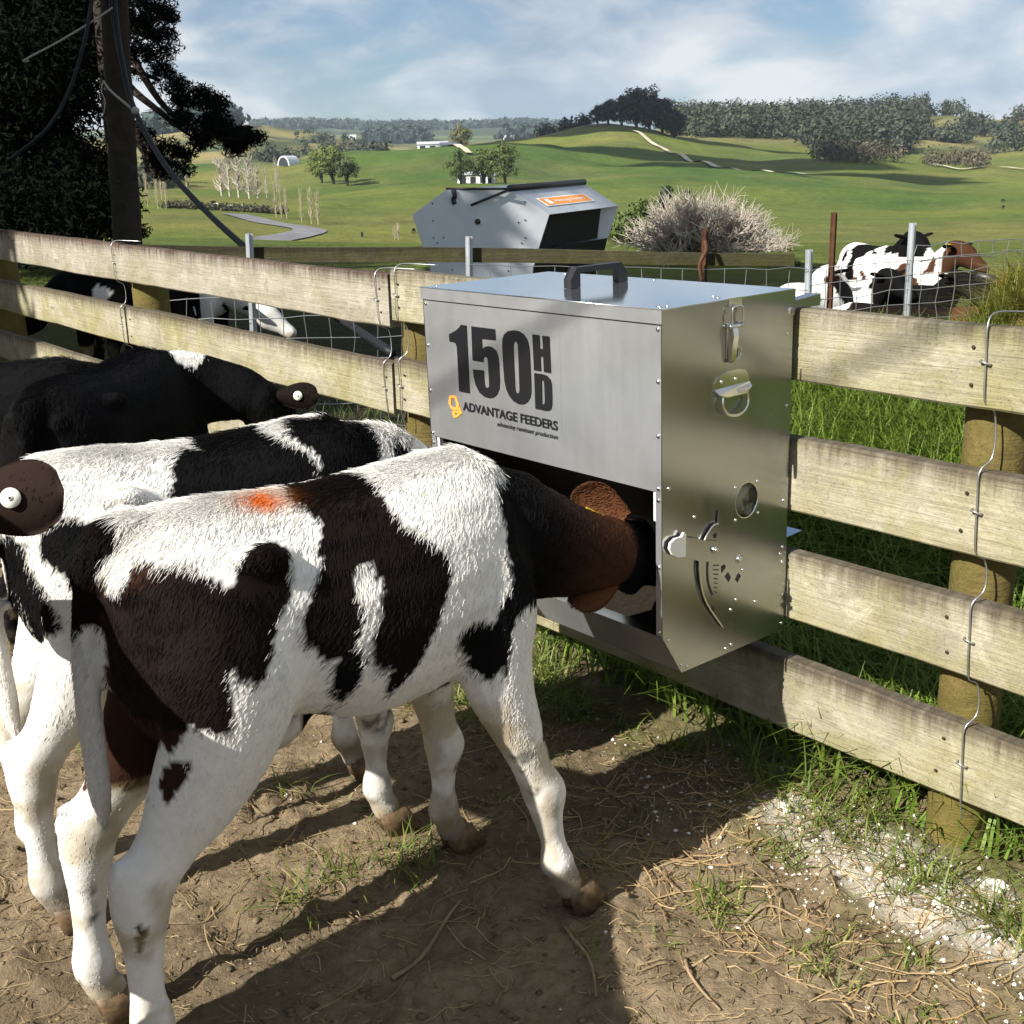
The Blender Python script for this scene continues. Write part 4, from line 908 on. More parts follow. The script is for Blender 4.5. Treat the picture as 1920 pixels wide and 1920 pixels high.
WHITE = np.array([0.73, 0.71, 0.66]); BLACK = np.array([0.0042, 0.0040, 0.0042]); BROWN = np.array([0.050, 0.021, 0.011]); DKBROWN = np.array([0.0080, 0.0052, 0.0042]); RED = np.array([0.16, 0.060, 0.024])
def blend(C, col_, w): return C * (1 - w[:, None]) + np.array(col_) * w[:, None]
def jag(P, amt=0.018, seed=0): return (fbm(P, 26, 3, seed) - 0.5) * amt * 2
def muddy(C, P):
    """mud and stain on the lower legs"""
    w = smooth(0.17 - P[:, 2] + (fbm(P, 20, 3, 66) - 0.5) * 0.20, 0.0, 0.12); C = blend(C, (0.15, 0.105, 0.052), w * 0.85)
    w2 = smooth(fbm(P, 13, 4, 90), 0.54, 0.68) * (P[:, 2] < 0.48); C = blend(C, (0.34, 0.27, 0.15), w2 * 0.6)
    w3 = smooth(fbm(P, 30, 4, 91), 0.60, 0.68) * smooth(fbm(P, 6, 2, 95), 0.45, 0.6) * (P[:, 2] < 0.42); return blend(C, (0.035, 0.030, 0.022), w3 * 0.75)
def simple_coat(patches, ground_col=WHITE, dark=BLACK, thr=0.5, seed=1, scale=3.0, headcol=None, legs_white=True):
    def fn(s, P, idx=None):
        f = fbm(P * [1, 1, 0.8], scale, 3, seed) + jag(P, 0.02, seed)
        C = np.where((f > thr)[:, None], dark, ground_col)
        if legs_white: C = np.where(((P[:, 2] < 0.36))[:, None], ground_col if legs_white is True else dark, C)
        if headcol is not None: C = np.where((P[:, 0] > 0.45)[:, None], headcol, C)
        if s is not None:
            e = np.zeros(len(P), bool)
            if idx is not None: e = idx >= s.nb
            elif len(P) == len(s.V) : e = np.arange(len(P)) >= s.nb
            C = np.where(e[:, None], DKBROWN, C)
        return muddy(C.astype(float), P)
    return fn
# ---------------------------------------------------------------- the herd
def loc_dir(v, yaw):
    c, s_ = math.cos(yaw), math.sin(yaw); v = np.array(v, float); return np.array([v[0] * c + v[1] * s_, -v[0] * s_ + v[1] * c, v[2]])
def is_ear(s, P, idx):
    if idx is not None: return idx >= s.nb
    return (np.arange(len(P)) >= s.nb) if len(P) == len(s.V) else np.zeros(len(P), bool)
def blob(P, c, r, seed, amt=0.35):
    d = np.linalg.norm((P - np.array(c)) / np.array(r), axis=1); return (d + (fbm(P, 22, 3, seed) - 0.5) * amt) < 1.0
PATCH_A = []
PATCH_B = []
PATCH_A = [
    ([(-0.023, 0.038), (0.069, 0.063), (0.112, -0.017), (0.111, -0.072), (0.105, -0.143), (0.113, -0.2), (0.144, -0.244), (0.173, -0.284), (0.18, -0.334), (0.155, -0.389), (0.128, -0.444), (0.103, -0.482), (0.072, -0.509), (0.054, -0.512), (0.043, -0.498), (0.052, -0.481), (0.008, -0.464), (0.01, -0.429), (0.027, -0.375), (0.034, -0.311), (0.033, -0.264), (0.004, -0.258), (-0.007, -0.297), (0.0, -0.346), (0.0, -0.387), (-0.019, -0.414), (-0.04, -0.429), (-0.068, -0.432), (-0.095, -0.406), (-0.117, -0.372), (-0.101, -0.322), (-0.062, -0.266), (-0.052, -0.206), (-0.032, -0.148), (-0.045, -0.093)], DKBROWN),
    ([(-0.221, -0.244), (-0.195, -0.209), (-0.167, -0.183), (-0.126, -0.16), (-0.115, -0.195), (-0.109, -0.24), (-0.125, -0.293), (-0.151, -0.33), (-0.167, -0.368), (-0.177, -0.411), (-0.203, -0.445), (-0.232, -0.429), (-0.242, -0.405), (-0.26, -0.389), (-0.29, -0.407), (-0.307, -0.421), (-0.322, -0.473), (-0.346, -0.487), (-0.345, -0.38), (-0.357, -0.302), (-0.363, -0.232), (-0.365, -0.169), (-0.345, -0.118), (-0.323, -0.119), (-0.308, -0.152), (-0.28, -0.169), (-0.255, -0.205)], DKBROWN),
    ([(0.34, -0.119), (0.414, -0.09), (0.434, -0.202), (0.389, -0.419), (0.308, -0.456), (0.298, -0.53), (0.29, -0.579), (0.279, -0.561), (0.269, -0.541), (0.259, -0.567), (0.232, -0.53), (0.206, -0.489), (0.177, -0.462), (0.196, -0.441), (0.242, -0.433), (0.268, -0.449), (0.288, -0.416), (0.32, -0.382), (0.315, -0.312), (0.327, -0.236), (0.335, -0.166)], BLACK),
    ([(-0.354, -0.499), (-0.336, -0.505), (-0.318, -0.524), (-0.331, -0.554), (-0.358, -0.568), (-0.362, -0.537)], BLACK),
    ([(-0.422, -0.769), (-0.41, -0.78), (-0.418, -0.803), (-0.428, -0.811), (-0.429, -0.783)], BLACK),
]
PATCH_B = [
    ([(0.016, 0.054), (0.117, 0.058), (0.181, 0.001), (0.168, -0.04), (0.195, -0.088), (0.239, -0.177), (0.239, -0.234), (0.184, -0.266), (0.058, -0.26), (-0.066, -0.227), (-0.075, -0.209), (-0.051, -0.127), (-0.034, -0.077), (-0.002, -0.038), (0.028, -0.072), (0.029, 0.054)], BLACK),
    ([(0.241, 0.003), (0.302, -0.007), (0.38, 0.055), (0.435, 0.042), (0.43, -0.106), (0.413, -0.221), (0.237, -0.242), (0.253, -0.17), (0.228, -0.119), (0.215, -0.07)], BLACK),
    ([(0.483, -0.087), (0.553, -0.148), (0.449, -0.188), (0.451, -0.14)], BLACK),
    ([(-0.321, -0.238), (-0.297, -0.228), (-0.272, -0.219), (-0.242, -0.246), (-0.206, -0.265), (-0.136, -0.27), (-0.146, -0.417), (-0.198, -0.414), (-0.229, -0.388), (-0.288, -0.363), (-0.315, -0.324), (-0.327, -0.282)], BLACK),
    ([(-0.413, -0.135), (-0.371, -0.171), (-0.357, -0.2), (-0.348, -0.235), (-0.347, -0.293), (-0.335, -0.342), (-0.323, -0.382), (-0.319, -0.421), (-0.314, -0.458), (-0.327, -0.456), (-0.34, -0.45), (-0.36, -0.345), (-0.376, -0.297)], BLACK),
    ([(-0.289, -0.44), (-0.242, -0.449), (-0.238, -0.494), (-0.278, -0.501), (-0.29, -0.484)], BLACK),
]

def coat_A(s, P, idx=None):
    P = np.asarray(P, float); x = P[:, 0] + jag(P, 0.012, 3); g = girth(P) + jag(P + 7, 0.012, 5)
    C = np.tile(WHITE, (len(P), 1))
    C = np.where((((P[:, 0] + 0.030) / 0.030) ** 2 + ((girth(P) + 0.455) / 0.036) ** 2 + (fbm(P, 30, 2, 6) - 0.5) < 1.0)[:, None], BLACK, C)
    for poly, c in PATCH_A: C = np.where(in_poly(x, g, poly)[:, None], np.array(c), C)
    lf = (P[:, 1] > 0.03) & (P[:, 2] > 0.45) & (fbm(P, 3.0, 3, 12) > 0.5); C = np.where(lf[:, None], DKBROWN, C)
    lt = (P[:, 1] > -0.035 - 0.05 * (P[:, 2] < 0.72)) & (P[:, 0] < -0.16) & (P[:, 2] > 0.47 + jag(P, 0.03, 6)) & (P[:, 2] < 0.90 + jag(P, 0.02, 7)); C = np.where(lt[:, None], BLACK, C)
    nk = P[:, 0] - 0.10 * (P[:, 2] - 0.75) * (P[:, 2] < 0.75) > 0.385 + jag(P, 0.02, 8) + 0.06 * (0.95 - P[:, 2])
    C = np.where((nk & (P[:, 2] > 0.36))[:, None], BLACK * 1.2, C)
    br = smooth(P[:, 0] + (P[:, 2] - 0.7) * 0.2 + (fbm(P, 12, 3, 2) - 0.5) * 0.12, 0.46, 0.66) * (P[:, 2] > 0.56)
    C = blend(C, (0.055, 0.023, 0.012), br)
    poll, fwd, up, left = s.head; q = P - poll; hf = q @ fwd; hu_ = q @ up
    C = np.where(((hf > -0.015) & (hu_ > 0.02) | (hf > 0.06))[:, None], BLACK, C)
    td = np.min(np.linalg.norm(P[:, None, :] - s.tailpts[None], axis=2), axis=1) if len(P) < 400000 else np.ones(len(P))
    tailm = (td < 0.036) & (P[:, 0] < -0.335 - 0.03 * (P[:, 2] < 0.85)); C = np.where(tailm[:, None], np.where((P[:, 2] > s.tail_white + jag(P, 0.03, 4))[:, None], DKBROWN * 0.8, WHITE * 0.92), C)
    rump = smooth(-P[:, 0] + (fbm(P, 5, 2, 5) - 0.5) * 0.1, 0.24, 0.36) * (C.mean(1) < 0.1) * (~tailm); C = blend(C, (0.036, 0.016, 0.010), rump)
    rr_ = (P[:, 0] < -0.25) & (P[:, 2] > 0.66 + jag(P, 0.02, 9)) & (P[:, 2] < 0.885 + jag(P, 0.015, 10)) & (P[:, 1] < 0.02) & (girth(P) < -0.125); C = np.where(rr_[:, None] & (td > 0.034)[:, None], DKBROWN * 1.3, C)
    om = np.exp(-(((P[:, 0] + 0.090) / 0.042) ** 2 + ((girth(P) + 0.040) / 0.030) ** 2)) * (0.3 + fbm(P, 40, 3, 6)); C = blend(C, (0.90, 0.27, 0.035), np.clip(om * 1.4, 0, 1))
    om2 = np.exp(-(((P[:, 0] + 0.03) / 0.06) ** 2 + ((girth(P) + 0.03) / 0.05) ** 2)); C = blend(C, (0.42, 0.30, 0.17), np.clip(om2 * 0.5, 0, 0.6) * (1 - np.clip(om * 1.5, 0, 1)) * (C.mean(1) > 0.2))
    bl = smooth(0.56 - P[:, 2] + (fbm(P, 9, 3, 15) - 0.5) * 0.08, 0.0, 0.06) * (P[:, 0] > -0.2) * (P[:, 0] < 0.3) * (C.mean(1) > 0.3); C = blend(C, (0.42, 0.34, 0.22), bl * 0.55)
    C = np.where(is_ear(s, P, idx)[:, None], np.array([0.105, 0.042, 0.019]), C)
    return muddy(C, P)
def coat_B(s, P, idx=None):
    P = np.asarray(P, float); x = P[:, 0] + jag(P, 0.012, 13); g = girth(P) + jag(P + 7, 0.012, 15)
    C = np.tile(WHITE, (len(P), 1))
    for poly, c in PATCH_B: C = np.where(in_poly(x, g, poly)[:, None], np.array(c), C)
    lf = (P[:, 1] > 0.06) & (P[:, 2] > 0.5) & (fbm(P, 3.0, 3, 22) > 0.5); C = np.where(lf[:, None], BLACK, C)
    C = np.where((P[:, 0] > 0.60)[:, None], BLACK, C)
    C = np.where(is_ear(s, P, idx)[:, None], DKBROWN, C)
    return muddy(C, P)
def coat_D(s, P, idx=None):
    P = np.asarray(P, float); C = np.tile(BLACK * 1.0, (len(P), 1))
    C = np.where(blob(P, (0.40, -0.09, 0.96), (0.075, 0.055, 0.10), 3)[:, None], WHITE, C)
    C = np.where(((P[:, 2] < 0.22))[:, None], WHITE * 0.9, C)
    C = np.where(is_ear(s, P, idx)[:, None], DKBROWN, C)
    return muddy(C, P)
def coat_E(s, P, idx=None):
    P = np.asarray(P, float); C = np.tile(BLACK * 1.0, (len(P), 1))
    C = np.where(blob(P, (-0.42, 0.0, 0.90), (0.10, 0.12, 0.10), 5)[:, None], np.array([0.30, 0.15, 0.07]), C)
    C = np.where(is_ear(s, P, idx)[:, None], DKBROWN, C); return muddy(C, P)
def coat_C(s, P, idx=None):
    P = np.asarray(P, float); C = np.where((fbm(P, 2.6, 3, 44) > 0.52)[:, None], WHITE, BLACK)
    C = np.where((P[:, 0] > 0.40)[:, None], DKBROWN, C); C = np.where(is_ear(s, P, idx)[:, None], np.array([0.020, 0.012, 0.009]), C); return muddy(C, P)

YA = R(37)
_tailA = [(-0.28, 0.0, 0.935), (-0.325, 0.004, 0.945), (-0.355, 0.02, 0.925), (-0.378, 0.03, 0.885), (-0.392, 0.036, 0.82), (-0.402, 0.04, 0.72), (-0.404, 0.042, 0.60), (-0.404, 0.042, 0.50), (-0.402, 0.042, 0.42)]
class CalfT(Calf): pass
Calf.tailpts = np.array(_tailA); Calf.tailpts = spline(_tailA, 5); Calf.tail_white = 0.78
calf_A = Calf('calf', 'white and brown-black calf with orange mark on its rump feeding from the feeder', (-0.35, 1.95, 0), YA,
    feet=dict(RF=(0.454, -0.168), LF=(0.379, 0.165), RH=(-0.385, -0.100), LH=(-0.415, 0.115)),
    neck=[(0.30, 0, 0.785), (0.41, 0, 0.775), (0.53, 0.0, 0.730), (0.64, 0.0, 0.695), (0.70, 0.005, 0.69)],
    head=((0.70, 0.005, 0.69), loc_dir((0.55, 0.75, -0.42), YA), loc_dir((0.75, -0.6, 0.1), YA)),
    neck_end=(0.080, 0.080), ear_off=(loc_dir((0.005, -0.050, 0.028), YA), loc_dir((0.0, -0.045, 0.012), YA)),
    ears=((loc_dir((-0.82, -0.12, 0.46), YA), loc_dir((0.05, -1, -0.05), YA), (0.125, 0.056)), (loc_dir((-0.80, -0.50, -0.34), YA), loc_dir((0.05, 0.42, -0.9), YA), (0.115, 0.044))),
    tail=_tailA, coat=coat_A, voxel=0.010, hair=HAIR_A, hair_len=0.017, group='calves crowding round the feeder',
    tags=((0, 0.055, m_tagy, 'flag'), (1, 0.030, m_tagw, 'button')))
YB = R(32)
calf_B = Calf('calf', 'white backed calf with black patches feeding behind the orange marked calf', (-0.67, 2.34, 0), YB, 0.99,
    feet=dict(RF=(0.346, -0.150), LF=(0.395, 0.125), RH=(-0.370, -0.108)),
    neck=[(0.30, 0, 0.79), (0.41, 0.02, 0.80), (0.51, 0.06, 0.775), (0.60, 0.10, 0.70), (0.655, 0.12, 0.64)],
    head=((0.655, 0.12, 0.64), (0.80, 0.25, -0.55), (0.5, 0.1, 0.86)),
    coat=coat_B, voxel=0.011, hair=HAIR_B, hair_len=0.018, group='calves crowding round the feeder')
YD = R(80)
calf_D = Calf('calf', 'black calf with a white neck patch and white button tag in its ear', (-1.175, 3.32, 0), YD, 0.98,
    neck=[(0.28, 0, 0.78), (0.37, -0.05, 0.825), (0.44, -0.15, 0.815), (0.47, -0.26, 0.795)],
    head=((0.475, -0.29, 0.785), loc_dir((0.40, 0.52, -0.76), YD), loc_dir((0.30, 0.68, 0.66), YD)),
    ears=(None, (loc_dir((1.0, -0.12, 0.02), YD), loc_dir((0.0, 1.0, -0.25), YD), (0.15, 0.052))),
    coat=coat_D, voxel=0.012, hair=HAIR_D, hair_len=0.017, group='calves crowding round the feeder', tags=((1, 0.085, m_tagw, 'button'),))
calf_E = Calf('calf', 'black calf standing farthest back between the rails and the tagged black calf', (-1.86, 4.15, 0), R(10), 0.86,
    neck=[(0.30, 0, 0.80), (0.40, 0.08, 0.80), (0.46, 0.17, 0.74), (0.48, 0.25, 0.66)], head=((0.48, 0.28, 0.63), (0.3, 0.5, -0.8), (0.5, 0.6, 0.5)),
    coat=coat_E, voxel=0.014, hair=HAIR_E, hair_len=0.020, group='calves crowding round the feeder')
calf_C = Calf('calf', 'calf at the left edge showing only its dark ear with a white button tag', (-0.905, 1.06, 0), R(91), 1.05,
    feet=dict(RF=(0.33, -0.08), RH=(-0.35, -0.08)), neck=[(0.30, 0, 0.79), (0.42, 0.0, 0.86), (0.53, 0.005, 0.925), (0.60, 0.0, 0.95)],
    head=((0.61, 0.0, 0.955), (0.80, 0.25, -0.58), (0.58, 0, 0.8)), ears=(None, ((0.05, -0.95, 0.12), (0.9, -0.05, -0.30), (0.165, 0.066))),
    coat=coat_C, voxel=0.014, hair=HAIR_C, hair_len=0.016, group='calves crowding round the feeder', tags=((1, 0.092, m_tagw, 'button'),))

# calves resting behind the rails
def far_calf(label, px, Y, yaw, coat, scale=1.0, head=None, neck=None, group='calves beyond the fence', dz=0.0, tags=()):
    a = at(px, 400, Y); z = float(ground_height(np.array([a[0]]), np.array([Y]))[0])
    return Calf('calf', label, (a[0], Y, z + dz), yaw, scale, coat=coat, voxel=0.022, group=group, head=head, neck=neck, tags=tags)
low = dict(neck=[(0.30, 0, 0.79), (0.42, 0, 0.76), (0.53, 0, 0.70), (0.60, 0, 0.66)], head=((0.62, 0, 0.64), (0.85, 0.1, -0.5), (0.5, 0, 0.86)))
lvl = dict(neck=[(0.30, 0, 0.80), (0.42, 0, 0.84), (0.53, 0, 0.88), (0.60, 0, 0.90)], head=((0.62, 0, 0.90), (0.93, 0, -0.36), (0.36, 0, 0.93)))
far_calf('black calf with a pale muzzle standing in shade behind the left rails', 235, 7.6, R(176), simple_coat(None, BLACK, WHITE, 0.68, 3, 4.0, None, False), 1.0, **low)
far_calf('black calf with a white face seen between the left rails', 300, 8.0, R(-12), simple_coat(None, BLACK, WHITE, 0.62, 9, 3.0, WHITE * 0.9, False), 1.0, **low)
GR = 'calves resting behind the wire netting'
up_ = dict(neck=[(0.28, 0, 0.80), (0.38, 0, 0.88), (0.46, 0, 0.98), (0.50, 0, 1.04)], head=((0.52, 0, 1.05), (0.90, 0, -0.42), (0.42, 0, 0.9)))
far_calf('dark brown calf with a white forehead nearest the netting, facing right', 1680, 7.9, R(-32), simple_coat(None, DKBROWN, WHITE, 0.66, 21, 3.0, BROWN * 1.3, False), 0.95, group=GR, dz=0.02, **lvl)
far_calf('white backed calf with black patches left of the netting group', 1530, 8.5, R(38), simple_coat(None, WHITE, BLACK, 0.56, 5, 3.2, BLACK, False), 0.95, group=GR, dz=0.12, **low)
far_calf('black calf head up in the middle of the netting group', 1580, 8.9, R(-60), simple_coat(None, BLACK, WHITE, 0.60, 33, 3.0, BLACK, False), 0.92, group=GR, dz=0.10, **up_)
far_calf('brown and white faced calf looking left among the netting group', 1640, 8.9, R(215), simple_coat(None, BROWN, WHITE, 0.50, 14, 4.0, None, False), 0.92, group=GR, dz=0.12, **up_)
far_calf('black calf with a white blaze at the back of the netting group', 1642, 9.9, R(-70), simple_coat(None, BLACK, WHITE, 0.57, 8, 5.0, None, False), 0.95, group=GR, dz=0.22, **up_)
far_calf('brown calf with a yellow ear tag behind the steel post', 1690, 9.4, R(-50), simple_coat(None, BROWN, WHITE, 0.55, 18, 4.0, BROWN, False), 0.95, group=GR, dz=0.20, tags=((1, 0.07, m_tagy, 'button'),), **up_)
far_calf('black calf with a white button tag close behind the brown faced calf', 1712, 8.7, R(-65), simple_coat(None, BLACK, WHITE, 0.66, 28, 4.0, BLACK, False), 0.92, group=GR, dz=0.10, tags=((1, 0.07, m_tagw, 'button'),), **up_)

# ================================================================ background vegetation helpers
m_conifer = attr_mat('conifer_needles', 0.9, 0.04)
m_leaf = attr_mat('leaves', 0.7, 0.2)
m_bark = plain('bark', (0.034, 0.027, 0.022), 0.95, 0, 0.1, 0.5, 14)
m_twig = plain('bare_twigs', (0.42, 0.37, 0.31), 0.9, 0, 0.1, 0.25, 3)
m_poplar = plain('bare_poplar', (0.40, 0.34, 0.24), 0.9, 0, 0.1, 0.25, 0.5)
def cards(C, size, aspect, r_, N=None, rough=0.55):
    """one four-sided leaf per centre; with N the leaves lie roughly along the crown surface"""
    n = len(C); nn = r_.normal(0, 1, (n, 3))
    if N is not None: nn = N + nn * rough
    nn = unit_rows(nn); a = unit_rows(np.cross(nn, r_.normal(0, 1, (n, 3)))); b = np.cross(nn, a)
    s = np.broadcast_to(size, (n,))[:, None] * (0.6 + 0.8 * r_.random((n, 1)))
    V = np.stack([C - a * s * 0.5, C + b * s * 0.5 * aspect - a * s * 0.08, C + a * s * 0.5, C - b * s * 0.5 * aspect - a * s * 0.08], 1).reshape(-1, 3)
    return V, np.arange(4 * n).reshape(-1, 4)
def clumps(cent, rad, per, r_, squash=0.7, want_n=False):
    """leaf centres: a shell-weighted ball of per leaves round every clump centre"""
    cent = np.repeat(cent, per, 0); rad = np.repeat(np.broadcast_to(rad, (len(cent) // per,)), per)
    d = unit_rows(r_.normal(0, 1, cent.shape)); q = r_.random(len(cent)) ** 0.38
    C = cent + d * (rad * q)[:, None] * [1, 1, squash]
    return (C, d) if want_n else C
def leaf_colors(C, base, r_, var=0.35, seed=3, scale=0.6):
    n = len(C); c = np.array(base)[None, :] * (1 - var + 2 * var * fbm(C, scale, 3, seed))[:, None] * (0.8 + 0.4 * r_.random((n, 1))); return np.repeat(c, 4, 0)
def foliage(name, C, size, base, parent, r_, aspect=0.5, mat=None, var=0.4, scale=0.6, N=None):
    V, F = cards(C, size, aspect, r_, N); return fast_mesh(name, V, F, mat or m_leaf, parent, False, leaf_colors(C, base, r_, var, 3, scale))
def trunk_obj(parent, pts, rads, name='trunk', mat=None, n=8): return MB().tube(spline(pts, 3), np.interp(np.linspace(0, 1, 3 * (len(pts) - 1) + 1), np.linspace(0, 1, len(rads)), rads), n).build(name, mat or m_bark, parent)
def tree(name, label, base, h, w, color, seed, nclump=26, per=60, leaf=None, group=None, trunk_h=0.3, mat=None, squash=0.8, cat='tree', shape='round'):
    r_ = np.random.default_rng(seed); t = thing(name, label, cat, base, 0, group)
    trunk_obj(t, [(0, 0, -0.2), (0.02 * w, 0, h * trunk_h), (0, 0.02 * w, h * 0.75)], [w * 0.05, w * 0.035, w * 0.012])
    k = nclump; d = unit_rows(r_.normal(0, 1, (k, 3))); q = r_.random((k, 1)) ** 0.4
    P = d * q * [w * 0.5 * 0.8, w * 0.5 * 0.8, h * (1 - trunk_h) * 0.5 * 0.85]
    if shape == 'cone':
        zz = r_.random(k); P = np.stack([np.cos(d[:, 0] * 9) * w * 0.42 * (1 - zz), np.sin(d[:, 0] * 9) * w * 0.42 * (1 - zz), (zz - 0.5) * h * (1 - trunk_h)], -1)
    P[:, 2] += h * (trunk_h + (1 - trunk_h) * 0.5)
    for p in P[:5]: trunk_obj(t, [(0, 0, h * trunk_h), tuple(p * [0.5, 0.5, 0.75]), tuple(p)], [w * 0.025, w * 0.015, w * 0.006], 'limb', None, 5)
    rad = w * 0.5 * (0.22 + 0.2 * r_.random(k)) * (0.7 if shape == 'cone' else 1.0)
    C, D_ = clumps(P, rad, per, r_, squash, True); ok_ = C[:, 2] > 0.02 * h; C, D_ = C[ok_], D_[ok_]
    D_ = D_ + 0.6 * unit_rows(C - np.array([0, 0, h * 0.5]))
    foliage('crown', C, leaf or w * 0.055, color, t, r_, 0.7, mat, 0.45, 2.2 / w, D_)
    return t

# ---------------------------------------------------------------- dark conifers at the left
rt = np.random.default_rng(77)
def px_clumps(spec, Y, depth, n):
    """clump centres spread through ellipsoids given by where they stand in view and how far away"""
    out, rad = [], []
    for (cx_, cy_, rx_, ry_, k) in spec:
        for _ in range(k):
            a = rt.random() * 2 * math.pi; q = math.sqrt(rt.random())
            yy = Y + rt.normal(0, depth); p = at(cx_ + rx_ * q * math.cos(a), cy_ + ry_ * q * math.sin(a), yy); out.append(p); rad.append(0.35 + 0.25 * rt.random())
    return np.array(out), np.array(rad)
cbase = at(60, 500, 16.5); cz = float(ground_height(np.array([cbase[0]]), np.array([16.5]))[0])
con = thing('conifer_tree', 'huge dark conifer filling the upper left corner behind the pole', 'tree', (cbase[0], 16.5, cz))
def rel(P): return np.asarray(P, float) - np.array([cbase[0], 16.5, cz])
trunk_obj(con, [(-2.4, 1.2, -0.5), (-2.3, 1.2, 3), (-2.4, 1.2, 7), (-2.3, 1.2, 11)], [0.40, 0.32, 0.22, 0.1])
P1, R1 = px_clumps([(30, 30, 190, 110, 120), (10, 170, 130, 90, 80), (30, 260, 120, 70, 70), (60, 330, 130, 70, 85), (70, 410, 140, 60, 90), (-160, 200, 160, 300, 120), (130, 20, 120, 60, 40), (150, 110, 50, 40, 14), (165, 330, 40, 40, 14), (40, -160, 320, 130, 120), (60, 120, 130, 130, 90), (30, 380, 170, 80, 90)], 16.5, 1.1, 0)
C1 = clumps(P1, R1, 190, rt, 0.55)
foliage('crown', rel(C1), 0.105, (0.0055, 0.0075, 0.0042), con, rt, 0.24, m_conifer, 0.4, 0.8)
for poly in ([(150, 90), (215, 120), (300, 150)], [(60, 100), (150, 120), (205, 135)], [(120, 180), (160, 195), (195, 210)], [(40, 240), (120, 300), (180, 330)]):
    trunk_obj(con, [rel(at(x, y, 15.8)) for x, y in poly], [0.07, 0.05, 0.02], 'limb', None, 6)
pbase = at(215, 500, 14.2); pz = float(ground_height(np.array([pbase[0]]), np.array([14.2]))[0])
pine = thing('pine_tree', 'dark pine behind the pole reaching a long branch out to the right', 'tree', (pbase[0] + 0.02, 14.6, pz))
def relp(P): return np.asarray(P, float) - np.array([pbase[0] + 0.02, 14.6, pz])
trunk_obj(pine, [(0, 0, -0.5), (0.05, 0, 2.5), (0.1, 0, 5.0), (0.1, 0, 7)], [0.13, 0.12, 0.10, 0.05])
branch_pts = [[(215, 60), (255, 120), (300, 190), (340, 225), (400, 255), (470, 262)], [(215, 130), (250, 170), (300, 210), (330, 235), (370, 262), (410, 280)], [(230, 210), (255, 240), (280, 275), (310, 300), (345, 318)], [(225, 20), (260, 60), (300, 70)], [(240, 230), (262, 270), (285, 310), (292, 335)]]
for bp in branch_pts: trunk_obj(pine, [relp(at(x, y, 14.0 - 0.004 * (x - 215))) for x, y in bp], [0.055, 0.045, 0.035, 0.025, 0.015, 0.008][:len(bp)], 'limb', None, 6)
tuft = [(262, 15, 60, 40, 26), (300, 40, 26, 34, 16), (285, 85, 40, 34, 20), (300, 120, 24, 30, 12), (330, 165, 34, 22, 14), (365, 185, 32, 20, 16), (400, 200, 26, 22, 14), (410, 225, 24, 18, 10), (345, 210, 34, 18, 12), (385, 245, 34, 18, 16), (430, 255, 32, 16, 16), (465, 258, 26, 16, 12), (440, 278, 18, 10, 6), (375, 268, 22, 10, 6), (310, 275, 34, 12, 10), (345, 290, 18, 10, 6), (300, 320, 20, 14, 7), (290, 300, 20, 14, 6), (265, 255, 18, 20, 5), (345, 318, 10, 8, 3), (262, 440, 12, 10, 4), (255, 380, 10, 12, 3), (235, 110, 30, 60, 14)]
P2, R2 = px_clumps(tuft, 13.6, 0.28, 0)
C2 = clumps(P2, R2 * 0.24, 100, rt, 0.7)
foliage('needles', relp(C2), 0.062, (0.006, 0.0078, 0.0055), pine, rt, 0.2, m_conifer, 0.4, 1.5)
# a further conifer beside the yard, left of the picture, shading the ground behind the rails
sh = thing('shelter_tree', 'dark shelter tree beside the yard just beyond the left edge', 'tree', (-10.0, 5.2, -0.2))
trunk_obj(sh, [(0, 0, 0), (0.1, 0, 3), (0, 0, 7), (0, 0, 10.5)], [0.4, 0.32, 0.2, 0.05])
kk = 520; zz = rt.random(kk); aa = rt.random(kk) * 6.283; rr3 = np.sqrt(rt.random(kk)) * 3.9 * (1 - 0.55 * zz)
C3 = clumps(np.stack([np.cos(aa) * rr3, np.sin(aa) * rr3, 0.8 + zz * 11.5], -1), 0.75, 46, rt, 0.7)
foliage('crown', C3, 0.42, (0.016, 0.022, 0.013), sh, rt, 0.45, m_conifer, 0.4, 0.8)

# ---------------------------------------------------------------- utility pole and its cables
m_pole = wood_mat('old_pole', (0.060, 0.048, 0.036), (0.026, 0.022, 0.017), (0.015, 0.013, 0.011), (0.04, 0.036, 0.023), 0.3, 0.2, 3.0)
m_cable = plain('black_cable', (0.009, 0.0095, 0.012), 0.55, 0, 0.25)
m_rope = plain('pale_rope', (0.33, 0.31, 0.27), 0.9, 0, 0.1)
YP = 12.0
b0 = at(240, 470, YP); t0 = at(203, -160, YP); gzp = float(ground_height(np.array([b0[0]]), np.array([YP]))[0])
b0g = b0 + (b0 - t0) * ((b0[2] - gzp + 0.5) / (t0[2] - b0[2]))
pole = thing('utility_pole', 'tall weathered wooden pole leaning slightly behind the left rails', 'pole', (b0[0], YP, gzp))
orig = np.array([b0[0], YP, gzp])
pp = [b0g + (t0 - b0g) * k for k in np.linspace(0, 1, 14)]
V, F = tube_vf(np.array(pp) - orig, np.linspace(0.152, 0.118, 14), 20); V = np.array(V); V[:, :2] += (noise3(V, 3, 4)[:, None] - 0.5) * 0.02
MB().add(V, F, True).build('pole_shaft', m_pole, pole)
def cable(pts, r_, name, label, cat, mat, m=8): return tag(MB().tube(spline(pts, m), r_, 8).build(name, mat), label, cat)
cable([at(206, -160, 11.83), at(214, 0, 11.80), at(228, 110, 11.7), at(252, 205, 11.5), at(310, 310, 10.9), at(390, 400, 10.0), at(488, 487, 8.9), at(600, 572, 7.6), at(735, 662, 6.3)], 0.026, 'guy_cable', 'thick black cable slanting from the pole down to the fence', 'cable', m_cable)
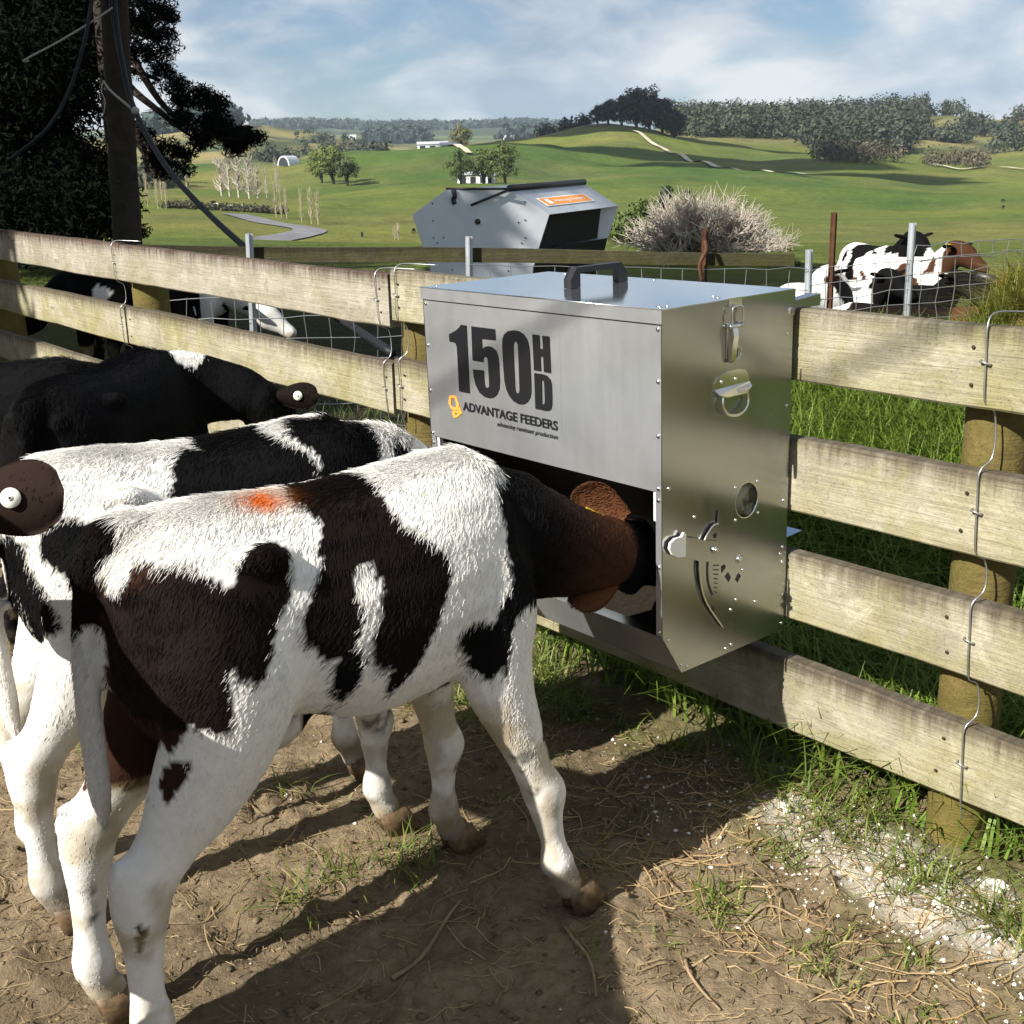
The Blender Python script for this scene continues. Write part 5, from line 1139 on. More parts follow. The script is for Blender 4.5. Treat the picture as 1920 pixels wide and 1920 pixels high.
cable([at(196, -160, 11.86), at(206, -20, 11.82), at(222, 90, 11.75), at(246, 190, 11.6)], 0.02, 'down_lead', 'black lead running down the face of the pole', 'cable', m_cable)
cable([at(185, -120, 11.8), at(172, 0, 11.7), at(158, 80, 11.6), at(128, 175, 11.5), at(85, 245, 11.4), at(15, 302, 11.3)], 0.018, 'slack_cable', 'slack dark cable drooping left from the pole', 'cable', m_cable)
cable([at(212, 14, 11.78), at(170, 42, 11.7), at(110, 78, 11.6), at(50, 110, 11.5), at(46, 115, 11.5), at(54, 114, 11.5)], 0.009, 'bent_rod', 'thin pale bent rod sticking out left of the pole', 'rod', m_rope)
rope = cable([at(194, 152, 11.86), at(205, 168, 11.82), at(230, 190, 11.68), at(250, 206, 11.5), at(256, 212, 11.46)], 0.012, 'rope_tie', 'pale rope tied round the pole and cable', 'rope', m_rope, 4)
MB().tube(spline([at(194, 152, 11.8), at(190, 170, 11.78), at(197, 190, 11.78), at(194, 215, 11.78)], 4), 0.006, 5).build('frayed_end', m_rope, rope)
MB().dome(at(254, 208, 11.45), (0, -1, 0.1), 0.04, 0.03).build('knot', m_rope, rope)

# ---------------------------------------------------------------- wire fence behind the pen
m_steel = metal_mat('galvanised_post', (0.55, 0.58, 0.60), 0.4, 0.6, 0.15)
m_rust = plain('rusty_post', (0.10, 0.045, 0.025), 0.85, 0.2, 0.3, 0.4, 20)
m_oldrail = wood_mat('mossy_rail', (0.085, 0.075, 0.042), (0.046, 0.043, 0.024), (0.02, 0.017, 0.013), (0.06, 0.06, 0.02), 0.6, 0.5, 0.05)
YR = 6.8
def gh(x, y): return float(ground_height(np.array([x]), np.array([y]))[0])
wf = thing('wire_fence', 'wire netting fence with steel posts and one mossy rail behind the feeder', 'fence', (0, YR, -0.1))
def wrel(P): return np.asarray(P, float) - np.array([0, YR, -0.1])
def ypost(px0, py0, px1, w, mat, py1=None):
    top = at(px0, py0, YR); bot = at(px1, 700, YR); bot[2] = gh(bot[0], YR) - 0.2
    d = unit(top - bot); s = np.array([1, 0, 0]) * w; mb = MB()
    for vv in ((s * 0.5, np.array([0, -w * 0.1, 0])), (s * 0.1, np.array([0, -w * 0.62, 0]))):
        a, b = vv; P = [bot - a + b * 0, bot + a, bot + a + b, bot - a + b]; mb.prism(P, top - bot)
    return mb.build('steel_post', mat, wf)
for o in (ypost(467, 438, 472, 0.042, m_steel), ypost(879, 443, 880, 0.040, m_steel), ypost(1517, 468, 1513, 0.042, m_steel), ypost(1564, 398, 1550, 0.036, m_rust), ypost(1711, 418, 1696, 0.042, m_steel), ypost(1322, 430, 1316, 0.036, m_rust), ypost(2010, 440, 2000, 0.042, m_steel)):
    o.location = (0, -YR, 0.1)
_r0p, _r1p = at(265, 474, YR + 0.05), at(1490, 486, YR + 0.05)
nseg = 30; V = []; F = []
for i in range(nseg + 1):
    t = i / nseg; px_ = 255 + (1490 - 255) * t; top_y = 459 + (475 - 459) * t + 2.0 * math.sin(t * 9) ; bot_y = 489 + (498 - 489) * t + 1.5 * math.sin(t * 7 + 1)
    a = at(px_, top_y, YR + 0.03); b = at(px_, bot_y, YR + 0.03)
    for p, dy in ((b, 0), (a, 0), (a, 0.045), (b, 0.045)): V.append(p + np.array([0, dy, 0]))
F = [[i * 4 + k, i * 4 + (k + 1) % 4, (i + 1) * 4 + (k + 1) % 4, (i + 1) * 4 + k] for i in range(nseg) for k in range(4)] + [[3, 2, 1, 0], [nseg * 4 + k for k in range(4)]]
Vc = np.array(V); cc_ = Vc.mean(0); o = MB().add(Vc - cc_, F).build('top_rail', m_oldrail, wf); o.location = tuple(wrel(cc_))
net = MB()
def netting(pxa, pxb, ytopa, ytopb, cell, nrow):
    xa, xb = at(pxa, 500, YR)[0], at(pxb, 500, YR)[0]; n = int((xb - xa) / cell); za, zb_ = at(pxa, ytopa, YR)[2], at(pxb, ytopb, YR)[2]
    rn = np.random.default_rng(int(pxa))
    for i in range(n + 1):
        x = xa + (xb - xa) * i / n; zt = za + (zb_ - za) * i / n
        net.tube([(x + rn.normal(0, 0.006), YR - 0.02, zt - k * cell * 0.95 + rn.normal(0, 0.004)) for k in range(nrow)], 0.0028, 4, False)
    for k in range(nrow):
        net.tube([(xa + (xb - xa) * i / n, YR - 0.025 + rn.normal(0, 0.004), za + (zb_ - za) * i / n - k * cell * 0.95 + rn.normal(0, 0.006)) for i in range(n + 1)], 0.0026, 4, False)
netting(1517, 2000, 505, 460, 0.088, 7); netting(300, 880, 560, 540, 0.135, 7); netting(880, 1517, 497, 505, 0.12, 4)
netting(1711, 2000, 460, 440, 0.088, 2)
o = net.build('netting', m_wire, wf); o.location = tuple(-np.array([0, YR, -0.1]))
o['kind'] = 'stuff'
st = MB().tube(spline([at(1322, 452, YR - 0.04), at(1324, 470, YR - 0.06), at(1316, 485, YR - 0.06), at(1312, 500, YR - 0.05), at(1316, 528, YR - 0.03)], 4), 0.012, 6).build('tie_stick', m_rust, wf); st.location = tuple(-np.array([0, YR, -0.1]))
# ---------------------------------------------------------------- second feeder standing behind
m_galv2 = metal_mat('zinc_sheet_far', (0.60, 0.64, 0.66), 0.5, 0.35, 0.06, (1, 1, 1), 0.01)
m_roof2 = metal_mat('zinc_roof_far', (0.50, 0.53, 0.57), 0.45, 0.45, 0.06, (1, 1, 1), 0.01)
YS = 10.0
side2 = [(836, 356), (956, 356), (1030, 402), (1009, 468), (990, 540), (818, 540), (793, 463), (773, 403)]
S2 = [at(x, y, YS + 0.0009 * (x - 900)) for x, y in side2]
EX = at(1094, 344, YS + 1.05) - at(956, 356, YS + 0.05)
zb2 = gh(S2[5][0], YS + 0.4)
rearf = thing('large_feeder', 'large grey metal feeder with an orange label standing beyond the rear rail', 'feeder', (S2[5][0], YS, zb2))
ro = np.array([S2[5][0], YS, zb2])
S2 = [p - ro for p in S2]
def quad(a, b, th=0.004): return [S2[a], S2[b], S2[b] + EX, S2[a] + EX]
nrm = unit(np.cross(EX, [0, 0, 1])); nrm = nrm if nrm[1] < 0 else -nrm
MB().prism(S2, EX * 0.004).build('side_panel', m_galv2, rearf)
MB().prism([p + EX * 0.996 for p in S2], EX * 0.004).build('side_panel', m_galv2, rearf)
def panel(name, a, b, mat, ofs=0.0, lo=0.005, hi=0.995):
    out = unit(np.cross(S2[b] - S2[a], EX)); cen = sum(S2) / len(S2); out = out if out @ (S2[a] - cen) > 0 else -out
    P = [S2[a] + EX * lo, S2[b] + EX * lo, S2[b] + EX * hi, S2[a] + EX * hi]
    return MB().prism([p + out * ofs for p in P], out * -0.004).build(name, mat, rearf)
panel('lid', 0, 1, m_galv2); panel('roof_slope', 1, 2, m_roof2); panel('roof_slope', 7, 0, m_roof2); panel('back_slope', 6, 7, m_galv2); panel('floor', 4, 5, m_galv2); panel('hopper_side', 5, 6, m_galv2)
panel('hopper_side', 3, 4, m_inner)
mi = [p * 1.0 for p in S2]; inner_off = unit(S2[0] - S2[1]) * 0.16
MB().prism([S2[2] + inner_off + EX * 0.01, S2[3] + inner_off * 0.6 + EX * 0.01, S2[3] + inner_off * 0.6 + EX * 0.99, S2[2] + inner_off + EX * 0.99], inner_off * 0.01).build('opening_shade_sheet', m_inner, rearf)  # dark sheet filling the opening, in place of the shade within
ridge = [S2[1] + np.array([0, 0, 0.012]) + EX * k for k in (-0.01, 1.01)]
MB().tube(ridge, 0.028, 8).build('ridge_bar', m_blackpl, rearf)
MB().tube([S2[1] + np.array([-0.01, -0.03, 0.0]), at(883, 385, YS - 0.06) - ro], 0.012, 6).build('prop_rod', m_blackpl, rearf)
MB().tube([at(836, 354, YS - 0.03) - ro, at(954, 354, YS - 0.03) - ro], 0.010, 6).build('lid_edge', m_blackpl, rearf)
MB().tube(spline([at(850, 356, YS - 0.05) - ro, at(853, 368, YS - 0.06) - ro, at(850, 374, YS - 0.05) - ro, at(853, 382, YS - 0.06) - ro], 3), 0.02, 6).build('latch', m_blackpl, rearf)
cw = at(896, 415, YS - 0.015) - ro
MB().tube([cw, cw + [0, 0.008, 0]], 0.030, 20).build('window_rim', m_whitepl, rearf)
MB().tube([cw - [0, 0.006, 0], cw], 0.024, 20).build('window_pane', m_glass, rearf)
for x, y in ((811, 382), (812, 414), (813, 446), (820, 456), (984, 378), (984, 412), (985, 446), (978, 456), (972, 417), (848, 506), (953, 508), (832, 445)):
    MB().dome(at(x, y, YS + 0.0009 * (x - 900) - 0.004) - ro, (0, -1, 0), 0.007, 0.005, 6).build('bolt', m_dark, rearf)
# label on the roof slope
out = unit(np.cross(S2[2] - S2[1], EX)); out = out if out[2] > 0 else -out
def onroof(u, v, o_=0.004): return S2[1] + (S2[2] - S2[1]) * u + EX * v + out * o_
lb = MB().prism([onroof(0.40, 0.12), onroof(0.40, 0.78), onroof(0.72, 0.78), onroof(0.72, 0.12)], out * 0.002).build('label', m_whitepl, rearf)
MB().prism([onroof(0.43, 0.14, 0.0065), onroof(0.43, 0.76, 0.0065), onroof(0.69, 0.76, 0.0065), onroof(0.69, 0.14, 0.0065)], out * 0.001).build('label_field', m_orange, lb)
cu = bpy.data.curves.new('text', 'FONT'); cu.body = 'Advantage Feeders'; cu.offset = 0.01
to = bpy.data.objects.new('text', cu); col.objects.link(to); me = bpy.data.meshes.new_from_object(to.evaluated_get(bpy.context.evaluated_depsgraph_get())); bpy.data.objects.remove(to)
Vt = np.array([v.co[:] for v in me.vertices]); a_, b_ = Vt.min(0), Vt.max(0); tt = (Vt - a_) / np.maximum(1e-6, b_ - a_)
Wt = np.array([onroof(0.64 - 0.14 * q[1], 0.28 + 0.42 * q[0], 0.009) for q in tt]); me.vertices.foreach_set('co', Wt.astype(np.float32).ravel()); me.materials.clear(); me.materials.append(m_whitepl); me.update(); link(bpy.data.objects.new('lettering', me), lb)
MB().prism([onroof(0.47, 0.18, 0.009), onroof(0.47, 0.24, 0.009), onroof(0.66, 0.24, 0.009), onroof(0.66, 0.18, 0.009)], out * 0.0005).build('emblem', m_whitepl, lb)

# ---------------------------------------------------------------- black tub, mound of dry grass at the right
tubp = at(1848, 560, 8.6); tz = at(1848, 517, 8.6)[2] - 0.46
tub = thing('feed_tub', 'black plastic tub leaning beside the mound of dry grass', 'tub', (tubp[0], 8.6, tz))
Vt, Ft = tube_vf([(0, 0, 0.0), (0.03, 0, 0.42), (0.03, 0, 0.425), (0.035, 0, 0.46), (0.034, 0, 0.44)], [0.115, 0.140, 0.165, 0.165, 0.135], 22); MB().add(Vt, Ft, True).build('tub_body', m_blackpl, tub)
rg = np.random.default_rng(91)
def blades(P, H, W, lean, r_, col_a, col_b, seg=3, colvar=0.35):
    """grass blades: tapered bent strips; returns V, F, colours"""
    n = len(P); ang = r_.random(n) * 2 * math.pi; d = np.stack([np.cos(ang), np.sin(ang), 0 * ang], -1); s = np.stack([-np.sin(ang), np.cos(ang), 0 * ang], -1)
    H = np.broadcast_to(H, (n,)) * (0.55 + 0.9 * r_.random(n)); ln = np.broadcast_to(lean, (n,)) * (0.3 + 1.4 * r_.random(n))
    V = []; 
    for k in range(seg + 1):
        t = k / seg; c = P + d * (H * ln * t ** 1.8)[:, None] + np.array([0, 0, 1]) * (H * t * (1 - 0.35 * ln * t))[:, None]
        w = (np.broadcast_to(W, (n,)) * (1 - 0.93 * t ** 1.5))[:, None] * 0.5
        V += [c - s * w, c + s * w]
    V = np.stack(V, 1); m = 2 * (seg + 1); V = V.reshape(-1, 3); base = np.arange(n)[:, None] * m
    F = np.concatenate([np.stack([base[:, 0] + 2 * k, base[:, 0] + 2 * k + 1, base[:, 0] + 2 * k + 3, base[:, 0] + 2 * k + 2], -1) for k in range(seg)])
    f = r_.random((n, 1)); C = (np.array(col_a) * (1 - f) + np.array(col_b) * f) * (1 - colvar + 2 * colvar * r_.random((n, 1)))
    return V, F, np.repeat(C, m, 0)
m_blade = Mat('grass_blade'); _a = m_blade.n('ShaderNodeAttribute', attribute_name='hcol'); m_blade.base(_a.outputs['Color']); m_blade.p(rough=0.5, spec=0.3)
_tr = m_blade.n('ShaderNodeBsdfTranslucent'); m_blade.l(_a.outputs['Color'], _tr.inputs[0]); _mx = m_blade.n('ShaderNodeMixShader'); _mx.inputs[0].default_value = 0.3
m_blade.l(m_blade.b.outputs[0], _mx.inputs[1]); m_blade.l(_tr.outputs[0], _mx.inputs[2]); m_blade.l(_mx.outputs[0], m_blade.out.inputs[0]); m_blade = m_blade.m

# mound of dry grass, right edge
mo = at(1958, 560, 6.2); mz = 0.10
mound = thing('grass_mound', 'mound of dry yellow grass at the right edge above the rail', 'mound', (mo[0], 6.2, mz - 0.1))
th_ = np.linspace(0, 2 * math.pi, 28, endpoint=False); V = []; F = []
for k, (rr4, hh4) in enumerate(((0.80, 0), (0.62, 0.26), (0.42, 0.52), (0.2, 0.76), (0.02, 0.86))):
    for t in th_: V.append((rr4 * math.cos(t) * 0.80, rr4 * math.sin(t), hh4 * 1.0))
F = [[k * 28 + i, k * 28 + (i + 1) % 28, (k + 1) * 28 + (i + 1) % 28, (k + 1) * 28 + i] for k in range(4) for i in range(28)]
V = np.array(V); V += (noise3(V, 3.5, 3)[:, None] - 0.5) * 0.24
MB().add(V, F, True).build('earth', plain('dry_thatch', (0.13, 0.11, 0.035), 0.95, 0, 0.1, 0.4, 14), mound)
n_ = 9000; kq = rg.random(n_) ** 0.9; tq = rg.random(n_) * 6.283; rq = np.interp(kq, [0, 0.3, 0.6, 0.9, 1], [0.80, 0.62, 0.42, 0.2, 0.02])
Pm = np.stack([np.cos(tq) * rq * 0.80, np.sin(tq) * rq, kq * 0.86], -1); Pm += (noise3(Pm, 3.5, 3)[:, None] - 0.5) * 0.24
gmix = smooth(fbm(Pm, 3.0, 2, 6), 0.42, 0.6)[:, None]
Vb, Fb, Cb = blades(Pm, 0.19, 0.0055, 1.1, rg, (0.34, 0.25, 0.05), (0.22, 0.21, 0.045)); Cb = Cb * (1 - 0.75 * np.repeat(gmix, 8, 0)) + np.array([0.10, 0.15, 0.022]) * 0.75 * np.repeat(gmix, 8, 0)
o = fast_mesh('dry_grass', Vb, Fb, m_blade, mound, False, Cb); o['kind'] = 'stuff'

# ---------------------------------------------------------------- bare willow and evergreens below the yard
def bare_tree(name, label, base, h, w, seed, mat, levels=5, n0=9, group=None, upright=0.25, r0=0.07, cat='tree', split=(3, 5), trunk_name='branches'):
    r_ = np.random.default_rng(seed); t = thing(name, label, cat, base, 0, group); Vs, Fs = [], []; cnt = [0]
    def seg(p, d, L, r, lev):
        q = p + d * L; mid = (p + q) / 2 + r_.normal(0, L * 0.06, 3)
        V, F = tube_vf([p, mid, q], [r, r * 0.85, r * 0.62], 4 if lev > 1 else 6, False); F = np.array(F)
        Vs.append(V); Fs.append(F + cnt[0]); cnt[0] += len(V)
        if lev >= levels: return
        for _ in range(r_.integers(*split)):
            dd = unit(d + r_.normal(0, 0.40, 3) + np.array([0, 0, upright])); seg(mid + (q - mid) * r_.random() if lev else q, dd, L * (0.60 + 0.22 * r_.random()), r * 0.58, lev + 1)
    for i in range(n0):
        a = i * 6.283 / n0 + r_.random(); sp = 0.3 + 1.0 * r_.random()
        seg(np.array([0.0, 0, 0]), unit([math.cos(a) * sp * w / h, math.sin(a) * sp * w / h, 1.0]), h * 0.36, r0, 0)
    o = fast_mesh(trunk_name, np.vstack(Vs), np.vstack(Fs), mat, t, True); return t
def gpoint(px, dist): return ground_at(px, dist)
def twig_dome(label, px, Y, zb, rx, rz, stems, twigs, seed, r0):
    """many thin stems curving up from one stool to a rounded dome, forked into fine twigs"""
    r_ = np.random.default_rng(seed); c = at(px, 500, Y); t = thing('bare_willow', label, 'tree', (c[0], Y, zb)); Vs, Fs, cnt = [], [], 0
    def put(P, R_):
        nonlocal cnt
        V, F = tube_vf(P, R_, 4, False); Vs.append(V); Fs.append(np.array(F) + cnt); cnt += len(V)
    for _ in range(stems):
        a = r_.random() * 6.283; el = math.asin(r_.random() ** 0.75); q = 0.72 + 0.30 * r_.random()
        e = np.array([math.cos(a) * math.cos(el) * rx, math.sin(a) * math.cos(el) * rx, math.sin(el) * rz + 0.25 * rz]) * q
        b = np.array([math.cos(a), math.sin(a), 0]) * 0.12 * rx * r_.random(); m1 = b + (e - b) * [0.30, 0.30, 0.45] + r_.normal(0, 0.05, 3); m2 = b + (e - b) * [0.66, 0.66, 0.78] + r_.normal(0, 0.05, 3)
        S = spline([b, m1, m2, e], 3); put(S, np.linspace(r0, r0 * 0.35, len(S)))
        for k in range(twigs):
            p = S[r_.integers(len(S) // 3, len(S))]; d = unit(unit(e - b) * 0.8 + r_.normal(0, 0.55, 3) + [0, 0, 0.25]); L = rx * (0.14 + 0.22 * r_.random())
            q1 = p + d * L * 0.5 + r_.normal(0, 0.02, 3); q2 = p + d * L + r_.normal(0, 0.04, 3); put([p, q1, q2], [r0 * 0.34, r0 * 0.26, r0 * 0.14])
            d2 = unit(d + r_.normal(0, 0.5, 3) + [0, 0, 0.2]); put([q1, q1 + d2 * L * 0.3, q1 + d2 * L * 0.55], [r0 * 0.24, r0 * 0.18, r0 * 0.10])
    fast_mesh('branches', np.vstack(Vs), np.vstack(Fs), m_twig, t, True)
def gz_at(px, Y): c = at(px, 500, Y); return gh(c[0], Y)
twig_dome('pale leafless willow with many spreading branches right of the large feeder', 1308, 17.0, gz_at(1308, 17.0), 1.0, 0.80 * (0.80 - gz_at(1308, 17.0)), 150, 18, 5, 0.020)
twig_dome('smaller leafless willow lower down right of the big willow', 1395, 20.0, gz_at(1395, 20.0), 0.85, 0.80 * (0.15 - gz_at(1395, 20.0)), 80, 14, 8, 0.018)
for i, (px, py, Y, h, w, c, shp, lab) in enumerate([(1190, 470, 60, 3.4, 2.9, (0.075, 0.105, 0.028), 'round', 'olive green shrub just right of the large feeder'), (1222, 460, 62, 3.9, 1.8, (0.045, 0.07, 0.025), 'round', 'taller dark green tree behind the willow on its left'), (1248, 452, 58, 3.4, 1.7, (0.022, 0.042, 0.022), 'cone', 'dark pointed conifer behind the willow, tallest of two'), (1285, 452, 58, 3.0, 1.3, (0.022, 0.042, 0.022), 'cone', 'dark pointed conifer behind the willow, right of the tallest'), (1325, 450, 60, 2.6, 1.7, (0.035, 0.055, 0.024), 'round', 'dark shrub behind the willow on its right')]):
    p = at(px, py, Y); zg = gz_at(px, Y); top = at(px, [375, 360, 350, 358, 366][i], Y)[2]; tree('evergreen_tree', lab, (p[0], Y, zg), top - zg, w * 1.25, c, 40 + i, 44, 70, None, None, 0.12, shape=shp)
p = at(1455, 522, 16.0); zg = gz_at(1455, 16.0); tree('small_conifer', 'small dark conifer below the end of the mossy rail', (p[0], 16.0, zg), at(1455, 498, 16.0)[2] - zg, 0.75, (0.03, 0.05, 0.025), 61, 40, 50, 0.05, None, 0.1, shape='cone')

# ---------------------------------------------------------------- far hillside
def drop(px, dist): return ground_at(px, dist)
# green clumps on the paddock
for i, (px, d, h, w, c, lab) in enumerate([(600, 440, 13, 11, (0.12, 0.145, 0.03), 'light green bushy tree leftmost in the paddock clump'), (622, 430, 14, 13, (0.10, 0.125, 0.03), 'rounded green tree in the middle of the paddock clump'), (648, 420, 11, 12, (0.065, 0.09, 0.03), 'darker green tree at the right of the paddock clump'), (862, 360, 10, 10, (0.065, 0.095, 0.028), 'green tree left of the white farm sheds'), (905, 362, 11, 11, (0.085, 0.115, 0.03), 'green tree in front of the white farm sheds'), (945, 358, 12, 12, (0.075, 0.10, 0.028), 'big rounded green tree right of the white farm sheds'), (865, 640, 14, 13, (0.14, 0.13, 0.05), 'autumn coloured tree beside the hilltop farm buildings')]):
    tree('green_tree', lab, drop(px, d), h, w, c, 100 + i, 30, 60, None, 'trees dotted over the paddocks', 0.08)
def poplar(px, d, h, w, seed, label, group, mat=None):
    r_ = np.random.default_rng(seed); b = drop(px, d); t = thing('bare_poplar', label, 'tree', b, 0, group); Vs, Fs, c = [], [], 0
    V, F = tube_vf([(0, 0, -0.5), (0, 0, h * 0.5), (0, 0, h)], [w * 0.05, w * 0.035, w * 0.01], 5, False); Vs.append(V); Fs.append(np.array(F)); c += len(V)
    for _ in range(70):
        z = h * (0.08 + 0.80 * r_.random()); a = r_.random() * 6.283; q = w * 0.5 * (0.4 + 0.6 * r_.random()) * (1 - 0.35 * z / h); L = h * (0.12 + 0.16 * r_.random())
        V, F = tube_vf([(0, 0, z), (math.cos(a) * q * 0.75, math.sin(a) * q * 0.75, z + L * 0.45), (math.cos(a) * q, math.sin(a) * q, z + L)], [w * 0.022, w * 0.016, w * 0.006], 3, False); Vs.append(V); Fs.append(np.array(F) + c); c += len(V)
    fast_mesh('branches', np.vstack(Vs), np.vstack(Fs), mat or m_poplar, t, True)
PG = 'bare poplars in the valley'
for i, (px, d, h, w) in enumerate([(510, 215, 6.0, 1.3), (520, 214, 5.6, 1.2), (530, 213, 5.2, 1.2), (558, 205, 5.6, 1.2), (576, 203, 5.8, 1.5), (589, 202, 5.4, 1.7), (287, 235, 6.5, 1.4), (303, 235, 6.0, 1.3), (268, 270, 8, 1.6), (296, 300, 9, 1.6), (345, 330, 8, 1.6), (740, 165, 2.4, 1.0), (733, 166, 2.0, 0.9)]):
    poplar(px, d, h, w, 200 + i, 'slender leafless poplar standing in a row in the valley', PG)
for i, (px, d, h, w) in enumerate([(410, 330, 10, 6), (425, 325, 11, 5.5), (442, 318, 10, 6), (462, 316, 10.5, 5.5), (478, 345, 9, 5), (495, 380, 9, 3), (515, 400, 10, 2.5)]):
    poplar(px, d, h, w, 240 + i, 'pale leafless tree in the clump above the grazing cows', 'pale bare trees above the cows', m_twig)
PW = 'bare poplars rising behind the resting calves'
for i, (px, d, h, w) in enumerate([(1512, 60, 2.6, 1.5), (1535, 62, 2.5, 1.3), (1560, 64, 2.2, 1.2), (1610, 70, 1.5, 1.2), (1650, 72, 1.3, 1.2), (1690, 75, 1.2, 1.2), (1815, 60, 2.2, 0.9), (1835, 62, 2.4, 0.9), (1855, 60, 2.3, 0.9), (1872, 63, 2.2, 0.9)]):
    p = at(px, 560, d); r2 = at(px, 430, d)
    t_ = poplar(px, d, h, w, 260 + i, 'slender leafless poplar top rising behind the resting calves', PW)
# set those behind the calves on the slope below the yard: their tops stand at the height seen in the picture
for o in [o for o in col.objects if o.type == 'EMPTY' and o.get('group') == PW]:
    d_ = math.hypot(o.location.x, o.location.y); zt_ = CAMZ - d_ * 0.118; zg_ = gh(o.location.x, o.location.y); o.location.z = zg_; o.scale.z = (zt_ + 2.0 - zg_) / 2.0
# hilltop trees
HT = [(1120, 745, 20, 17), (1140, 740, 26, 20), (1165, 735, 30, 24), (1192, 728, 38, 30), (1216, 722, 40, 32), (1240, 712, 34, 28), (1262, 705, 24, 24), (1098, 750, 9, 10)]
labs = ['short dark tree at the left foot of the hilltop clump', 'dark hilltop tree second from the left, open crown', 'dark hilltop tree left of the tallest, dense crown', 'tall dark hilltop tree on the left of the summit', 'tallest dark tree on the summit of the cone hill', 'dark hilltop tree just right of the tallest', 'dark tree low on the right of the hilltop clump', 'lone small tree left of the hilltop clump']
for i, (px, d, h, w) in enumerate(HT):
    tree('hilltop_tree', labs[i], drop(px, d), h * 0.60, w * 0.66, (0.020, 0.028, 0.021), 300 + i, 60, 60, w * 0.045, 'trees on the cone hill', 0.0)
# woods: masses nobody could count
def wood(name, label, regions, color, seed, count, h, w, leaves=36, leaf=1.3):
    r_ = np.random.default_rng(seed); Cs = []; Ns = []
    for (x0, x1, d0, d1, wt) in regions:
        for _ in range(int(count * wt)):
            px = x0 + (x1 - x0) * r_.random(); d = d0 + (d1 - d0) * r_.random(); b = drop(px, d); hh = h * (0.6 + 0.7 * r_.random()); ww = w * (0.6 + 0.7 * r_.random())
            q = unit_rows(r_.normal(0, 1, (leaves, 3))) * (r_.random((leaves, 1)) ** 0.35); Cs.append(b + [0, 0, hh * 0.5] + q * [ww * 0.5, ww * 0.5, hh * 0.5]); Ns.append(unit_rows(q + [0, 0, 0.25]))
    C = np.vstack(Cs); V, F = cards(C, leaf, 0.8, r_, np.vstack(Ns), 0.45)
    tone = 0.55 + 0.9 * np.repeat(r_.random(len(Cs)), leaves)
    cc = np.repeat(np.array(color)[None, :] * tone[:, None] * (0.7 + 0.6 * r_.random((len(C), 1))), 4, 0)
    o = fast_mesh(name, V, F, m_leaf, None, False, cc); return tag(o, label, 'wood', None, 'stuff')
wood('forest', 'dark bush covering the ridge at the right', [(1262, 1730, 1010, 1330, 0.80), (1290, 1700, 930, 1020, 0.10), (1500, 1700, 850, 960, 0.10)], (0.042, 0.052, 0.032), 21, 1200, 21, 15, 90, 2.3)
wood('woodland', 'scattered bush on the slope at the far right', [(1735, 1815, 985, 1040, 0.16), (1800, 1900, 1120, 1200, 0.20), (1722, 1800, 1290, 1320, 0.10), (1890, 1960, 1290, 1330, 0.08), (1860, 1960, 870, 980, 0.12)], (0.042, 0.052, 0.032), 22, 230, 15, 12, 80, 2.1)
wood('thicket', 'grey brown scrub in the dip of the right hand paddock', [(1525, 1640, 610, 650, 0.6), (1650, 1690, 630, 650, 0.1), (1740, 1850, 640, 700, 0.45)], (0.085, 0.075, 0.048), 23, 110, 9, 10, 46, 1.2)
wood('far_woods', 'blue green forest along the far skyline', [(480, 1060, 3900, 4300, 1.0), (700, 800, 2400, 2700, 0.10), (950, 1060, 2300, 2600, 0.08), (280, 440, 1480, 1520, 0.12)], (0.030, 0.048, 0.036), 24, 900, 26, 46, 30, 10)
wood('gully_bush', 'dark scrub in the gully left of the paddock ridge', [(560, 720, 1000, 1150, 0.16), (480, 560, 900, 1000, 0.10), (560, 700, 1250, 1400, 0.14), (260, 330, 420, 520, 0.10), (690, 725, 660, 700, 0.05), (1010, 1100, 775, 800, 0.10)], (0.035, 0.045, 0.028), 25, 260, 9, 11, 36, 2.2)
wood('hedge', 'low dark hedge along the valley road', [(300, 400, 246, 252, 0.5), (390, 530, 236, 244, 0.6)], (0.06, 0.058, 0.035), 26, 110, 1.5, 2.6, 40, 0.4)

# ---------------------------------------------------------------- roads, farm buildings, grazing cattle
m_track = plain('pale_track', (0.50, 0.45, 0.33), 0.95, 0, 0.1, 0.2, 0.2); m_road = plain('asphalt_road', (0.16, 0.16, 0.17), 0.9, 0, 0.2, 0.2, 0.3)
def strip(name, pts, width, mat, lift=0.12):
    P = spline([drop(px, d) for px, d in pts], 24); T = np.gradient(P, axis=0); s = unit_rows(np.stack([-T[:, 1], T[:, 0], 0 * T[:, 0]], -1)) * width / 2
    L, Rr = P - s, P + s
    for Q in (L, Rr): Q[:, 2] = ground_height(Q[:, 0], Q[:, 1]) + lift
    n = len(P); V = np.vstack([L, Rr]); F = np.array([[i, i + 1, n + i + 1, n + i] for i in range(n - 1)]); o = fast_mesh(name, V, F, mat, None, True); o['kind'] = 'structure'; return o
strip('farm_track', [(1185, 700), (1240, 640), (1310, 560), (1400, 500), (1510, 450)], 3.0, m_track, 0.9)
strip('farm_track', [(828, 640), (812, 600), (845, 560), (880, 500)], 3.0, m_track, 0.9)
strip('farm_track', [(1740, 660), (1800, 640), (1870, 650), (1930, 640)], 3.0, m_track, 0.9)
strip('road', [(430, 215), (490, 202), (545, 193), (572, 184), (545, 170), (505, 158), (480, 150)], 5.0, m_road, 0.15)
m_white = plain('white_wall', (0.75, 0.75, 0.72), 0.7, 0, 0.3); m_roofc = plain('tin_roof', (0.55, 0.57, 0.60), 0.5, 0.3, 0.4); m_glassd = plain('dark_opening', (0.03, 0.035, 0.04), 0.3, 0, 0.5)
